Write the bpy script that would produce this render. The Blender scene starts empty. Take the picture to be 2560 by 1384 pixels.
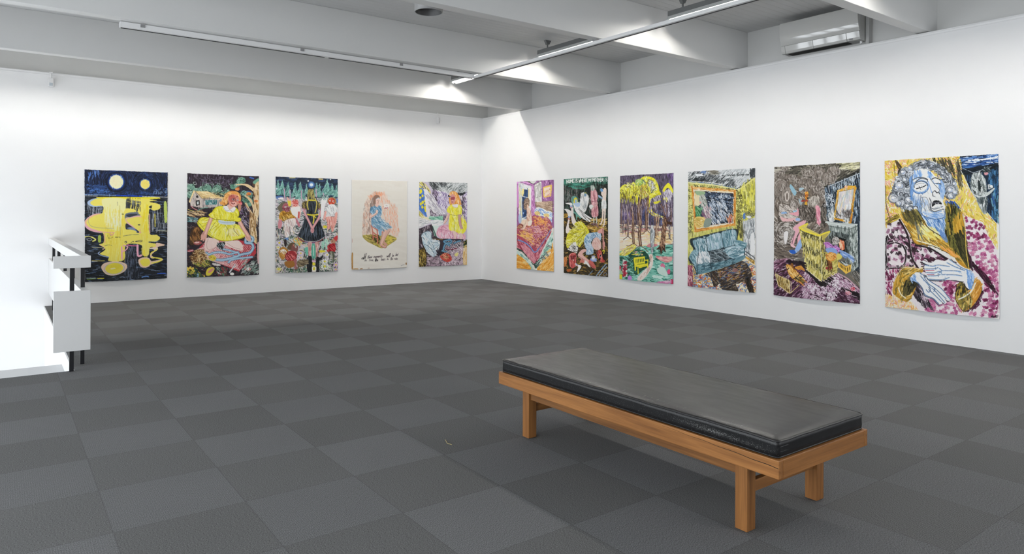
import bpy, bmesh, math, random
import numpy as np
from mathutils import Vector, Matrix
random.seed(7)
C = bpy.context.scene.collection
S = bpy.context.scene
# ---------------------------------------------------------------- camera
cam_d = bpy.data.cameras.new('camera')
cam = bpy.data.objects.new('camera', cam_d); C.objects.link(cam)
cam_d.sensor_fit = 'HORIZONTAL'; cam_d.sensor_width = 36.0
cam_d.lens = 1724.92 / 2560 * 36.0
cam_d.shift_y = -(692 - 535.48) / 2560
cam_d.clip_start = 0.05; cam_d.clip_end = 200
YAW, ROLL = 0.6378, -0.0057
cam.matrix_world = (Matrix.Translation((0, 0, 1.2512)) @ Matrix.Rotation(-YAW, 4, 'Z')
                    @ Matrix.Rotation(math.pi / 2, 4, 'X') @ Matrix.Rotation(-ROLL, 4, 'Z'))
S.camera = cam
# ---------------------------------------------------------------- view + sky
S.view_settings.view_transform = 'Standard'; S.view_settings.look = 'None'
S.view_settings.gamma = 1.0; S.view_settings.use_curve_mapping = False
S.view_settings.exposure = 0.12
w = bpy.data.worlds.new('sky'); S.world = w; w.use_nodes = True
bg = w.node_tree.nodes['Background']
bg.inputs[0].default_value = (0.90, 0.95, 1.0, 1); bg.inputs[1].default_value = 5.9
LAMP_POWER = 150.0
S.cycles.max_bounces = 8; S.cycles.diffuse_bounces = 4; S.cycles.glossy_bounces = 3; S.cycles.transmission_bounces = 2
S.cycles.caustics_reflective = False; S.cycles.caustics_refractive = False
S.cycles.use_adaptive_sampling = True; S.cycles.adaptive_threshold = 0.02
def portal(name, loc, rot, sx, sy):
    d = bpy.data.lights.new(name, 'AREA'); d.shape = 'RECTANGLE'; d.size = sx; d.size_y = sy
    d.cycles.is_portal = True
    o = bpy.data.objects.new(name, d); C.objects.link(o); o.location = loc; o.rotation_euler = rot
# ---------------------------------------------------------------- room measures (metres)
WX, WY, TOP = 7.4704, 11.0484, 3.0895        # right wall plane, back wall plane, top of the white panels
UX, UY = 7.665, 11.16                         # recessed walls above the panels
CEIL = 3.59
LX, FY = -2.6, -3.6                           # window wall on the left, wall behind the camera
OX, OY = 0.476, 6.43                          # corner of the stair opening
# windows in the left wall: (y0, y1, z0, z1)
WINS = [(-2.9, -1.3, 0.2, 2.7), (-1.05, 0.55, 0.2, 2.7), (0.8, 2.4, 0.2, 2.7), (2.65, 4.25, 0.2, 2.7), (4.5, 6.1, 0.2, 2.7),
        (6.5, 8.2, -1.2, 1.35), (8.5, 10.6, -1.2, 1.35)]
for i, (y0, y1, z0, z1) in enumerate(WINS):
    portal('sky_portal', (LX + 0.02, (y0 + y1) / 2, (z0 + z1) / 2), (0, -math.pi / 2, 0), z1 - z0, y1 - y0)

FILL_WINS = [(3.8, 6.6)]      # unseen window added behind the camera to lighten beam faces and right wall
for (x0, x1) in FILL_WINS:
    portal('sky_portal', ((x0 + x1) / 2, FY + 0.02, 1.65), (math.pi / 2, 0, 0), x1 - x0, 1.7)

# ---------------------------------------------------------------- helpers
def lin(h):
    h = h.lstrip('#'); v = [int(h[i:i+2], 16) / 255 for i in (0, 2, 4)]
    return [x / 12.92 if x <= 0.04045 else ((x + 0.055) / 1.055) ** 2.4 for x in v]
def mat(name, col, rough=0.5, metal=0.0, spec=0.5, emit=0.0):
    m = bpy.data.materials.new(name); m.use_nodes = True
    b = m.node_tree.nodes['Principled BSDF']
    c = lin(col) if isinstance(col, str) else col
    b.inputs['Base Color'].default_value = (*c, 1); b.inputs['Roughness'].default_value = rough
    b.inputs['Metallic'].default_value = metal; b.inputs['Specular IOR Level'].default_value = spec
    if emit:
        b.inputs['Emission Color'].default_value = (*c, 1); b.inputs['Emission Strength'].default_value = emit
    return m
def nd(m, t, **kw):
    n = m.node_tree.nodes.new(t)
    for k, v in kw.items():
        if k in n.inputs.keys() if isinstance(k, str) else False: n.inputs[k].default_value = v
        else: setattr(n, k, v)
    return n
def lk(m, a, b): m.node_tree.links.new(a, b)
def mth(m, op, a, b=None, c=None):
    n = m.node_tree.nodes.new('ShaderNodeMath'); n.operation = op
    for i, v in enumerate((a, b, c)):
        if v is None: continue
        if isinstance(v, (int, float)): n.inputs[i].default_value = v
        else: lk(m, v, n.inputs[i])
    return n.outputs[0]
def mixc(m, fac, a, b):
    n = m.node_tree.nodes.new('ShaderNodeMix'); n.data_type = 'RGBA'
    if isinstance(fac, (int, float)): n.inputs[0].default_value = fac
    else: lk(m, fac, n.inputs[0])
    for i, v in ((6, a), (7, b)):
        if isinstance(v, (list, tuple)): n.inputs[i].default_value = (*v[:3], 1)
        else: lk(m, v, n.inputs[i])
    return n.outputs[2]
def plaster(name, col, rough=0.6, amp=0.015, bump=0.02, scale=3.0):
    m = mat(name, col, rough, spec=0.3); b = m.node_tree.nodes['Principled BSDF']; c = lin(col) if isinstance(col, str) else list(col)
    g = nd(m, 'ShaderNodeNewGeometry')
    n = m.node_tree.nodes.new('ShaderNodeTexNoise'); n.inputs['Scale'].default_value = scale; n.inputs['Detail'].default_value = 5
    lk(m, g.outputs['Position'], n.inputs['Vector'])
    lk(m, mixc(m, n.outputs[0], [x * (1 - amp) for x in c], [min(1, x * (1 + amp)) for x in c]), b.inputs['Base Color'])
    n2 = m.node_tree.nodes.new('ShaderNodeTexNoise'); n2.inputs['Scale'].default_value = 90
    lk(m, g.outputs['Position'], n2.inputs['Vector'])
    bp = m.node_tree.nodes.new('ShaderNodeBump'); bp.inputs['Strength'].default_value = bump; bp.inputs['Distance'].default_value = 0.01
    lk(m, n2.outputs[0], bp.inputs['Height']); lk(m, bp.outputs[0], b.inputs['Normal'])
    return m
def box(bm, x0, x1, y0, y1, z0, z1):
    vs = [bm.verts.new(p) for p in ((x0, y0, z0), (x1, y0, z0), (x1, y1, z0), (x0, y1, z0), (x0, y0, z1), (x1, y0, z1), (x1, y1, z1), (x0, y1, z1))]
    for f in ((3, 2, 1, 0), (4, 5, 6, 7), (0, 1, 5, 4), (1, 2, 6, 5), (2, 3, 7, 6), (3, 0, 4, 7)): bm.faces.new([vs[i] for i in f])
def prism(bm, prof, a0, a1, axis='y'):
    """prof: list of (p,q) in the plane across the axis, extruded from a0 to a1"""
    mk = {'y': lambda p, q, a: (p, a, q), 'x': lambda p, q, a: (a, p, q), 'z': lambda p, q, a: (p, q, a)}[axis]
    A = [bm.verts.new(mk(p, q, a0)) for p, q in prof]; B = [bm.verts.new(mk(p, q, a1)) for p, q in prof]
    n = len(prof)
    for i in range(n): bm.faces.new((A[i], A[(i + 1) % n], B[(i + 1) % n], B[i]))
    bm.faces.new(A[::-1]); bm.faces.new(B)
def cyl(bm, c0, c1, r0, r1=None, n=24, caps=True):
    r1 = r0 if r1 is None else r1; c0, c1 = Vector(c0), Vector(c1); d = (c1 - c0).normalized()
    u = d.orthogonal().normalized(); v = d.cross(u)
    A = [bm.verts.new(c0 + (u * math.cos(t) + v * math.sin(t)) * r0) for t in [2 * math.pi * i / n for i in range(n)]]
    B = [bm.verts.new(c1 + (u * math.cos(t) + v * math.sin(t)) * r1) for t in [2 * math.pi * i / n for i in range(n)]]
    for i in range(n): bm.faces.new((A[i], A[(i + 1) % n], B[(i + 1) % n], B[i]))
    if caps: bm.faces.new(A[::-1]); bm.faces.new(B)
def tube(bm, pts, r, n=8):
    pts = [Vector(p) for p in pts]; rings = []
    for i, p in enumerate(pts):
        d = (pts[min(i + 1, len(pts) - 1)] - pts[max(i - 1, 0)]).normalized()
        u = d.cross(Vector((0.13, 0.21, 1))).normalized(); v = d.cross(u)
        rings.append([bm.verts.new(p + (u * math.cos(t) + v * math.sin(t)) * r) for t in [2 * math.pi * k / n for k in range(n)]])
    for a, b in zip(rings, rings[1:]):
        for k in range(n): bm.faces.new((a[k], a[(k + 1) % n], b[(k + 1) % n], b[k]))
    bm.faces.new(rings[0][::-1]); bm.faces.new(rings[-1])
def obj(name, bm, m, parent=None, bevel=0.0, seg=2, smooth=False, off=None):
    me = bpy.data.meshes.new(name)
    bmesh.ops.recalc_face_normals(bm, faces=bm.faces)
    if off is not None: bmesh.ops.translate(bm, verts=bm.verts, vec=Vector(off))
    bm.to_mesh(me); bm.free()
    for x in (m if isinstance(m, (list, tuple)) else [m]): me.materials.append(x)
    o = bpy.data.objects.new(name, me); C.objects.link(o)
    if parent: o.parent = parent
    if smooth:
        for p in me.polygons: p.use_smooth = True
    if bevel:
        b = o.modifiers.new('bevel', 'BEVEL'); b.width = bevel; b.segments = seg; b.limit_method = 'ANGLE'; b.angle_limit = math.radians(40)
    return o
def B(*boxes):
    bm = bmesh.new()
    for b in boxes: box(bm, *b)
    return bm
def struct(name, bm, m, **kw):
    o = obj(name, bm, m, **kw)
    if not kw.get('parent'): o['kind'] = 'structure'
    return o
def tag(o, label, cat, group=None):
    o['label'] = label; o['category'] = cat
    if group: o['group'] = group
    return o
def thing(name, label, cat, loc=(0, 0, 0), group=None, rot=0.0):
    o = bpy.data.objects.new(name, None); C.objects.link(o); o.location = loc; o.rotation_euler = (0, 0, rot)
    o.empty_display_size = 0.1
    return tag(o, label, cat, group)
# ================================================================ the setting
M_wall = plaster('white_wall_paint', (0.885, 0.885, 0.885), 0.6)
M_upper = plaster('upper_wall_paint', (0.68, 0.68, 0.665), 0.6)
M_beam = plaster('beam_paint', (0.69, 0.69, 0.68), 0.5, 0.02, 0.03)
M_ceil = plaster('ceiling_board_paint', (0.64, 0.64, 0.635), 0.5, 0.04, 0.02)
M_trim = mat('white_trim_paint', (0.8, 0.8, 0.8), 0.45)
def carpet():
    m = mat('carpet_tiles', (0.1, 0.1, 0.1), 0.95, spec=0.1); b = m.node_tree.nodes['Principled BSDF']
    g = nd(m, 'ShaderNodeNewGeometry'); sp = nd(m, 'ShaderNodeSeparateXYZ'); lk(m, g.outputs['Position'], sp.inputs[0])
    u = mth(m, 'MULTIPLY', mth(m, 'SUBTRACT', sp.outputs[0], 0.3591), 2.0)
    v = mth(m, 'MULTIPLY', mth(m, 'SUBTRACT', 4.0878, sp.outputs[1]), 2.0)
    fu, fv = mth(m, 'FLOOR', u), mth(m, 'FLOOR', v)
    par = mth(m, 'MODULO', mth(m, 'ABSOLUTE', mth(m, 'ADD', fu, fv)), 2.0)         # 0 = pile runs across, 1 = ribs run to the back wall
    # per-tile tint
    cx = nd(m, 'ShaderNodeCombineXYZ'); lk(m, fu, cx.inputs[0]); lk(m, fv, cx.inputs[1])
    wn = nd(m, 'ShaderNodeTexWhiteNoise'); lk(m, cx.outputs[0], wn.inputs['Vector'])
    # ribs: stripes in the pile, direction turned tile by tile
    along = mth(m, 'ADD', mth(m, 'MULTIPLY', sp.outputs[0], par), mth(m, 'MULTIPLY', sp.outputs[1], mth(m, 'SUBTRACT', 1.0, par)))
    across = mth(m, 'ADD', mth(m, 'MULTIPLY', sp.outputs[1], par), mth(m, 'MULTIPLY', sp.outputs[0], mth(m, 'SUBTRACT', 1.0, par)))
    rib = mth(m, 'SINE', mth(m, 'MULTIPLY', along, 2 * math.pi / 0.0085))
    rib = mth(m, 'ADD', mth(m, 'MULTIPLY', rib, 0.5), 0.5)
    cv = nd(m, 'ShaderNodeCombineXYZ'); lk(m, mth(m, 'MULTIPLY', along, 400.0), cv.inputs[0]); lk(m, mth(m, 'MULTIPLY', across, 180.0), cv.inputs[1])
    n = nd(m, 'ShaderNodeTexNoise'); n.inputs['Scale'].default_value = 1.0; n.inputs['Detail'].default_value = 3; n.inputs['Roughness'].default_value = 0.7
    lk(m, cv.outputs[0], n.inputs['Vector'])
    big = nd(m, 'ShaderNodeTexNoise'); big.inputs['Scale'].default_value = 1.3; big.inputs['Detail'].default_value = 2
    lk(m, g.outputs['Position'], big.inputs['Vector'])
    base = mixc(m, par, (0.137, 0.138, 0.137), (0.156, 0.158, 0.160))
    val = mth(m, 'MAXIMUM', mth(m, 'ADD', -0.85, mth(m, 'MULTIPLY', n.outputs[0], 3.55)), 0.10)
    val = mth(m, 'MULTIPLY', val, mth(m, 'ADD', 0.93, mth(m, 'MULTIPLY', rib, 0.13)))
    val = mth(m, 'MULTIPLY', val, mth(m, 'ADD', 0.96, mth(m, 'MULTIPLY', wn.outputs[0], 0.08)))
    val = mth(m, 'MULTIPLY', val, mth(m, 'ADD', 0.92, mth(m, 'MULTIPLY', big.outputs[0], 0.16)))
    # seams
    eu = mth(m, 'ABSOLUTE', mth(m, 'SUBTRACT', mth(m, 'FRACT', u), 0.5)); ev = mth(m, 'ABSOLUTE', mth(m, 'SUBTRACT', mth(m, 'FRACT', v), 0.5))
    seam = mth(m, 'GREATER_THAN', mth(m, 'MAXIMUM', eu, ev), 0.4965)
    val = mth(m, 'MULTIPLY', val, mth(m, 'SUBTRACT', 1.0, mth(m, 'MULTIPLY', seam, 0.22)))
    mu = nd(m, 'ShaderNodeVectorMath', operation='SCALE'); lk(m, base, mu.inputs[0]); lk(m, val, mu.inputs['Scale'])
    lk(m, mu.outputs[0], b.inputs['Base Color'])
    bp = nd(m, 'ShaderNodeBump'); bp.inputs['Strength'].default_value = 0.08; bp.inputs['Distance'].default_value = 0.001
    lk(m, mth(m, 'ADD', n.outputs[0], mth(m, 'MULTIPLY', rib, 0.3)), bp.inputs['Height']); lk(m, bp.outputs[0], b.inputs['Normal'])
    return m
M_carpet = carpet()
# floor with the stair opening cut out at the back left
struct('floor', B((OX, WX + 0.3, OY, WY + 0.3, -0.12, 0), (LX - 0.2, WX + 0.3, FY - 0.2, OY, -0.12, 0)), M_carpet)
# back wall and right wall: white panels in front of recessed upper walls
struct('wall_back', B((OX - 0.0, WX, WY, UY + 0.2, 0.0, TOP), (LX - 0.2, OX, WY, UY + 0.2, -2.6, TOP)), M_wall)
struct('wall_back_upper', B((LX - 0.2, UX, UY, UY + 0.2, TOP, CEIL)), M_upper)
struct('wall_right', B((WX, UX + 0.2, FY, UY + 0.2, 0.0, TOP)), M_wall)
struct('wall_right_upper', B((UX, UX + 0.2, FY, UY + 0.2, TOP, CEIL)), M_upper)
bm = bmesh.new(); x = LX - 0.2
for (x0, x1) in FILL_WINS:
    box(bm, x, x0, FY - 0.2, FY, -0.12, CEIL); box(bm, x0, x1, FY - 0.2, FY, -0.12, 0.8); box(bm, x0, x1, FY - 0.2, FY, 2.5, CEIL); x = x1
box(bm, x, WX + 0.4, FY - 0.2, FY, -0.12, CEIL)
struct('wall_front', bm, M_wall)
for i, (x0, x1) in enumerate(FILL_WINS):  # frame of the added fill window
    t = 0.05; y0, y1 = FY - 0.12, FY - 0.06; xm = (x0 + x1) / 2
    struct('window_%d' % (i + 8), B((x0, x1, y0, y1, 0.8, 0.8 + t), (x0, x1, y0, y1, 2.5 - t, 2.5), (x0, x0 + t, y0, y1, 0.8 + t, 2.5 - t), (x1 - t, x1, y0, y1, 0.8 + t, 2.5 - t), (xm - t / 2, xm + t / 2, y0, y1, 0.8 + t, 2.5 - t)), M_trim)
# capping strips along the top of the panels
struct('trim_1', B((LX, WX - 0.006, WY - 0.006, UY, TOP, TOP + 0.012), (LX, WX - 0.004, WY - 0.004, WY, TOP - 0.024, TOP - 0.018)), M_trim)
struct('trim_2', B((WX - 0.006, UX, FY, UY, TOP, TOP + 0.012), (WX - 0.004, WX, FY, WY, TOP - 0.024, TOP - 0.018)), M_trim)
# left wall with its windows
bm = bmesh.new(); y = FY - 0.2
for (y0, y1, z0, z1) in WINS:
    box(bm, LX - 0.2, LX, y, y0, -2.6, CEIL)
    box(bm, LX - 0.2, LX, y0, y1, -2.6, z0); box(bm, LX - 0.2, LX, y0, y1, z1, CEIL); y = y1
box(bm, LX - 0.2, LX, y, UY + 0.2, -2.6, CEIL)
struct('wall_left', bm, M_wall)
for i, (y0, y1, z0, z1) in enumerate(WINS):
    t = 0.045; ym = (y0 + y1) / 2; x0, x1 = LX - 0.12, LX - 0.06
    bm = B((x0, x1, y0, y1, z0, z0 + t), (x0, x1, y0, y1, z1 - t, z1), (x0, x1, y0, y0 + t, z0 + t, z1 - t), (x0, x1, y1 - t, y1, z0 + t, z1 - t),
           *[(x0, x1, y0 + (y1 - y0) * q / 5 - 0.04, y0 + (y1 - y0) * q / 5 + 0.04, z0 + t, z1 - t) for q in (range(1, 5) if i == 6 else (2.5,))])
    struct('window_%d' % (i + 1), bm, M_trim)
# ceiling of narrow tongue-and-groove boards running with the beams
bm = bmesh.new(); y = FY - 0.2
while y < UY + 0.2:
    y1 = y + 0.096
    prism(bm, [(y, CEIL), (y, CEIL + 0.09), (y1, CEIL + 0.09), (y1, CEIL), (y1 - 0.003, CEIL), (y1 - 0.005, CEIL + 0.006), (y1 - 0.007, CEIL)], LX - 0.2, WX + 0.4, 'x')
    y = y1
struct('ceiling', bm, M_ceil)
BEAMS = [9.765, 7.55, 5.30, 3.08, 0.86, -1.36]
for i, yb in enumerate(BEAMS):
    o = struct('ceiling_beam', B((LX, UX, yb, yb + 0.125, 3.112, CEIL)), M_beam, bevel=0.004)
# stair opening: side wall under the floor edge, first landing, lower floor
M_step = plaster('pale_step', '#c9cacb', 0.5)
struct('wall_stair', B((OX, OX + 0.15, OY, WY, -2.6, -0.12), (LX, OX + 0.15, OY - 0.15, OY, -2.6, -0.12)), M_wall)
struct('trim_3', B((OX - 0.012, OX, OY, WY, -0.2, -0.004), (LX, OX, OY, OY + 0.012, -0.2, -0.004)), M_trim)
struct('stair_landing', B((LX, OX - 0.012, OY + 0.012, 7.67, -0.30, -0.17), (LX, OX - 0.012, 7.67, 7.95, -0.47, -0.34), (LX, OX - 0.012, 7.95, 8.23, -0.64, -0.51)), M_step)
struct('floor_lower', B((LX, OX + 0.15, OY - 0.15, WY, -2.7, -2.6)), M_step)
# ================================================================ bench
def wood(name, axis, tone=1.0):
    m = mat(name, '#a8703c', 0.42, spec=0.4); b = m.node_tree.nodes['Principled BSDF']
    tc = nd(m, 'ShaderNodeTexCoord'); mp = nd(m, 'ShaderNodeMapping'); s = [38.0, 38.0, 38.0]; s[axis] = 1.6
    mp.inputs['Scale'].default_value = s; lk(m, tc.outputs['Object'], mp.inputs[0])
    n = nd(m, 'ShaderNodeTexNoise'); n.inputs['Scale'].default_value = 1.0; n.inputs['Detail'].default_value = 6; n.inputs['Distortion'].default_value = 0.6
    lk(m, mp.outputs[0], n.inputs['Vector'])
    mp2 = nd(m, 'ShaderNodeMapping'); s2 = [220.0, 220.0, 220.0]; s2[axis] = 9.0; mp2.inputs['Scale'].default_value = s2; lk(m, tc.outputs['Object'], mp2.inputs[0])
    n2 = nd(m, 'ShaderNodeTexNoise'); n2.inputs['Scale'].default_value = 1.0; n2.inputs['Detail'].default_value = 3; lk(m, mp2.outputs[0], n2.inputs['Vector'])
    r = nd(m, 'ShaderNodeValToRGB'); lk(m, n.outputs[0], r.inputs[0])
    r.color_ramp.elements[0].position = 0.3; r.color_ramp.elements[0].color = (*lin('#7c5028'), 1)
    r.color_ramp.elements[1].position = 0.72; r.color_ramp.elements[1].color = (*lin('#a8723e'), 1)
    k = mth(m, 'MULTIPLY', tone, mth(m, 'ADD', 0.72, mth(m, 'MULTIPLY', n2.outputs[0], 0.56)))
    mu = nd(m, 'ShaderNodeVectorMath', operation='SCALE'); lk(m, r.outputs[0], mu.inputs[0]); lk(m, k, mu.inputs['Scale'])
    lk(m, mu.outputs[0], b.inputs['Base Color'])
    bp = nd(m, 'ShaderNodeBump'); bp.inputs['Strength'].default_value = 0.15; bp.inputs['Distance'].default_value = 0.001
    lk(m, n2.outputs[0], bp.inputs['Height']); lk(m, bp.outputs[0], b.inputs['Normal'])
    return m
W_x, W_y, W_z = wood('oak_grain_across', 0), wood('oak_grain_along', 1), wood('oak_grain_upright', 2, 0.9)
W_apron = wood('shaded_oak_apron', 1, 0.62)  # same oak toned down: shade under the overhanging rail put into the colour
def leather(name, scuff):
    m = mat(name, (0.007, 0.0072, 0.008), 0.36, spec=0.38); b = m.node_tree.nodes['Principled BSDF']
    tc = nd(m, 'ShaderNodeTexCoord')
    n = nd(m, 'ShaderNodeTexNoise'); n.inputs['Scale'].default_value = 9; n.inputs['Detail'].default_value = 6
    mp = nd(m, 'ShaderNodeMapping'); mp.inputs['Scale'].default_value = (3, 0.8, 1); lk(m, tc.outputs['Object'], mp.inputs[0]); lk(m, mp.outputs[0], n.inputs['Vector'])
    lk(m, mth(m, 'ADD', 0.27, mth(m, 'MULTIPLY', n.outputs[0], 0.16)), b.inputs['Roughness'])
    v = nd(m, 'ShaderNodeTexVoronoi'); v.inputs['Scale'].default_value = 420; lk(m, tc.outputs['Object'], v.inputs['Vector'])
    bp = nd(m, 'ShaderNodeBump'); bp.inputs['Strength'].default_value = 0.10; bp.inputs['Distance'].default_value = 0.0008
    lk(m, mth(m, 'ADD', v.outputs[0], mth(m, 'MULTIPLY', n.outputs[0], 3.0)), bp.inputs['Height']); lk(m, bp.outputs[0], b.inputs['Normal'])
    if scuff:   # cracked, worn patch on the long side near the front corner
        sp = nd(m, 'ShaderNodeSeparateXYZ'); lk(m, tc.outputs['Object'], sp.inputs[0])
        a = mth(m, 'SUBTRACT', 1.0, mth(m, 'ABSOLUTE', mth(m, 'MULTIPLY', mth(m, 'ADD', sp.outputs[1], 0.60), 3.4)))
        zc = mth(m, 'ADD', mth(m, 'MULTIPLY', mth(m, 'ADD', sp.outputs[1], 0.60), 0.03), 0.374)
        z = mth(m, 'SUBTRACT', 1.0, mth(m, 'ABSOLUTE', mth(m, 'MULTIPLY', mth(m, 'SUBTRACT', sp.outputs[2], zc), 60.0)))
        reg = mth(m, 'MULTIPLY', mth(m, 'MAXIMUM', a, 0.0), mth(m, 'MAXIMUM', z, 0.0))
        mp3 = nd(m, 'ShaderNodeMapping'); mp3.inputs['Scale'].default_value = (1, 330, 520); lk(m, tc.outputs['Object'], mp3.inputs[0])
        s = nd(m, 'ShaderNodeTexNoise'); s.inputs['Scale'].default_value = 1.0; s.inputs['Detail'].default_value = 1; lk(m, mp3.outputs[0], s.inputs['Vector'])
        xs = mth(m, 'LESS_THAN', sp.outputs[0], -0.25)
        f = mth(m, 'MULTIPLY', xs, mth(m, 'GREATER_THAN', mth(m, 'ADD', s.outputs[0], mth(m, 'MULTIPLY', reg, 0.20)), 0.72))
        lk(m, mixc(m, f, (0.007, 0.0072, 0.008), (0.22, 0.22, 0.215)), b.inputs['Base Color'])
    return m
M_leather = leather('black_leather', True); M_pipe = mat('black_leather_piping', (0.012, 0.012, 0.013), 0.3)
bx, by = 2.653, 2.3585
bench = thing('gallery_bench', 'low oak bench with a black leather cushion standing on the carpet', 'bench', (bx, by, 0))
hx, hy = 0.331, 0.896
# frame boards: long rails lap the end rails
obj('side_rail', B((-hx, -hx + 0.028, -hy, hy, 0.272, 0.342)), W_y, bench, 0.003)
obj('side_rail', B((hx - 0.028, hx, -hy, hy, 0.272, 0.342)), W_y, bench, 0.003)
obj('end_rail', B((-hx + 0.0285, hx - 0.0285, -hy, -hy + 0.028, 0.272, 0.342)), W_x, bench, 0.003)
obj('end_rail', B((-hx + 0.0285, hx - 0.0285, hy - 0.028, hy, 0.272, 0.342)), W_x, bench, 0.003)
obj('seat_board', B((-hx + 0.029, hx - 0.029, -hy + 0.029, hy - 0.029, 0.300, 0.318)), W_y, bench)
lxo, lyo, lw = 0.283, 0.7285, 0.056
for sx in (-1, 1):
    for sy in (-1, 1):
        x0, x1 = sorted((sx * lxo, sx * (lxo - lw))); y0, y1 = sorted((sy * lyo, sy * (lyo - lw)))
        obj('leg', B((x0, x1, y0, y1, 0.002, 0.2995)), W_z, bench, 0.002)
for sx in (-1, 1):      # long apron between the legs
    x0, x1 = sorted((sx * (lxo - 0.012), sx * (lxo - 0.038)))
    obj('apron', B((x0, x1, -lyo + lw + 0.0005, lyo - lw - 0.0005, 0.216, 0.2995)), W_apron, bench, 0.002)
for sy in (-1, 1):      # short stretcher joining each pair of legs
    y0, y1 = sorted((sy * (lyo - 0.016), sy * (lyo - 0.042)))
    obj('stretcher', B((-lxo + lw + 0.0005, lxo - lw - 0.0005, y0, y1, 0.142, 0.188)), W_x, bench, 0.002)
# crack running along the near end of the long rail
bm = bmesh.new(); pts = []
for i in range(22):
    t = i / 21; yy = -hy + 0.002 + t * 0.56; zz = 0.3125 + 0.022 * t ** 0.8 + 0.0012 * math.sin(t * 23)
    wd = 0.0011 * (1 - t) + 0.0003
    pts.append((yy, zz, wd))
A = [bm.verts.new((-hx - 0.0004, p[0], p[1] + p[2])) for p in pts]; Bv = [bm.verts.new((-hx - 0.0004, p[0], p[1] - p[2])) for p in pts]
A2 = [bm.verts.new((-hx + 0.0015, p[0], p[1] + p[2])) for p in pts]; B2 = [bm.verts.new((-hx + 0.0015, p[0], p[1] - p[2])) for p in pts]
for i in range(21):
    bm.faces.new((A[i], A[i+1], Bv[i+1], Bv[i])); bm.faces.new((A[i], A2[i], A2[i+1], A[i+1])); bm.faces.new((Bv[i], Bv[i+1], B2[i+1], B2[i]))
o = obj('crack', bm, mat('dark_crack', (0.03, 0.015, 0.006), 0.9), bench); o['label'] = 'dark split along the top of the long rail'
# cushion: boxed leather pad, slightly crowned, with piping along its edges
cx0, cx1, cy0, cy1 = -0.320, 0.320, -0.885, 0.885; z0, z1 = 0.319, 0.411
def outline(r, inset, n=8):
    P = []
    for (sx, sy, a0) in ((1, 1, 0), (-1, 1, 90), (-1, -1, 180), (1, -1, 270)):
        ccx = (cx1 if sx > 0 else cx0) - sx * (r + inset); ccy = (cy1 if sy > 0 else cy0) - sy * (r + inset)
        for k in range(n + 1):
            a = math.radians(a0 + 90 * k / n); P.append((ccx + r * math.cos(a), ccy + r * math.sin(a)))
    # subdivide the long sides
    Q = []
    for i, p in enumerate(P):
        q = P[(i + 1) % len(P)]; L = math.hypot(q[0] - p[0], q[1] - p[1]); k = max(1, int(L / 0.06))
        for j in range(k): Q.append((p[0] + (q[0] - p[0]) * j / k, p[1] + (q[1] - p[1]) * j / k))
    return Q
def wob(p, a=0.0009): return a * (math.sin(p[1] * 31) + math.sin(p[0] * 37 + 1) + math.sin(p[1] * 11 + 2))
bm = bmesh.new(); rings = []
for inset, z in ((0.026, z0), (0.0225, z0 + 0.004), (0.0225, z0 + 0.0235), (0.006, z0 + 0.0245), (0.001, z0 + 0.030), (0.0, z0 + 0.045), (0.001, z0 + 0.072), (0.0, z1 - 0.004), (0.010, z1 + 0.001), (0.05, z1 + 0.005), (0.12, z1 + 0.007), (0.25, z1 + 0.007)):
    O = outline(0.02, 0.0)
    ring = []
    for p in O:
        fx = (abs(p[0]) - inset) / abs(p[0]) if abs(p[0]) > 1e-6 else 1; fy = (abs(p[1]) - inset) / abs(p[1]) if abs(p[1]) > 1e-6 else 1
        fx = max(fx, 0.02) if abs(p[0]) > inset else 0.02; fy = max(fy, 0.02) if abs(p[1]) > inset else 0.02
        # move edges inwards along their own side only
        X = p[0] * (1 - inset / cx1); Y = p[1] * (1 - inset / cy1)
        ring.append(bm.verts.new((X, Y, z + (wob(p) if z0 + 0.05 < z < z1 + 0.003 else 0))))
    rings.append(ring)
for a, b in zip(rings, rings[1:]):
    for i in range(len(a)): bm.faces.new((a[i], a[(i + 1) % len(a)], b[(i + 1) % len(a)], b[i]))
bm.faces.new(rings[0][::-1]); bm.faces.new(rings[-1])
cushion = obj('cushion', bm, M_leather, bench, smooth=True)
for zz, ins in ((z1 - 0.003, 0.001), (z0 + 0.0285, 0.002)):
    O = outline(0.02, ins); bm = bmesh.new(); R = []
    n = 6; O2 = O + [O[0]]
    for i, p in enumerate(O):
        q = O[(i + 1) % len(O)]; pr_ = O[i - 1]; d = Vector((q[0] - pr_[0], q[1] - pr_[1], 0)).normalized(); u = Vector((d.y, -d.x, 0))
        c0 = Vector((p[0], p[1], zz + (wob(p) if zz > z0 + 0.05 else 0))) + u * 0.001
        R.append([bm.verts.new(c0 + (u * math.cos(t) + Vector((0, 0, 1)) * math.sin(t)) * 0.0030) for t in [2 * math.pi * k / n for k in range(n)]])
    for i in range(len(R)):
        a, b = R[i], R[(i + 1) % len(R)]
        for k in range(n): bm.faces.new((a[k], a[(k + 1) % n], b[(k + 1) % n], b[k]))
    obj('piping', bm, M_pipe, cushion, smooth=True)

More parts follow.
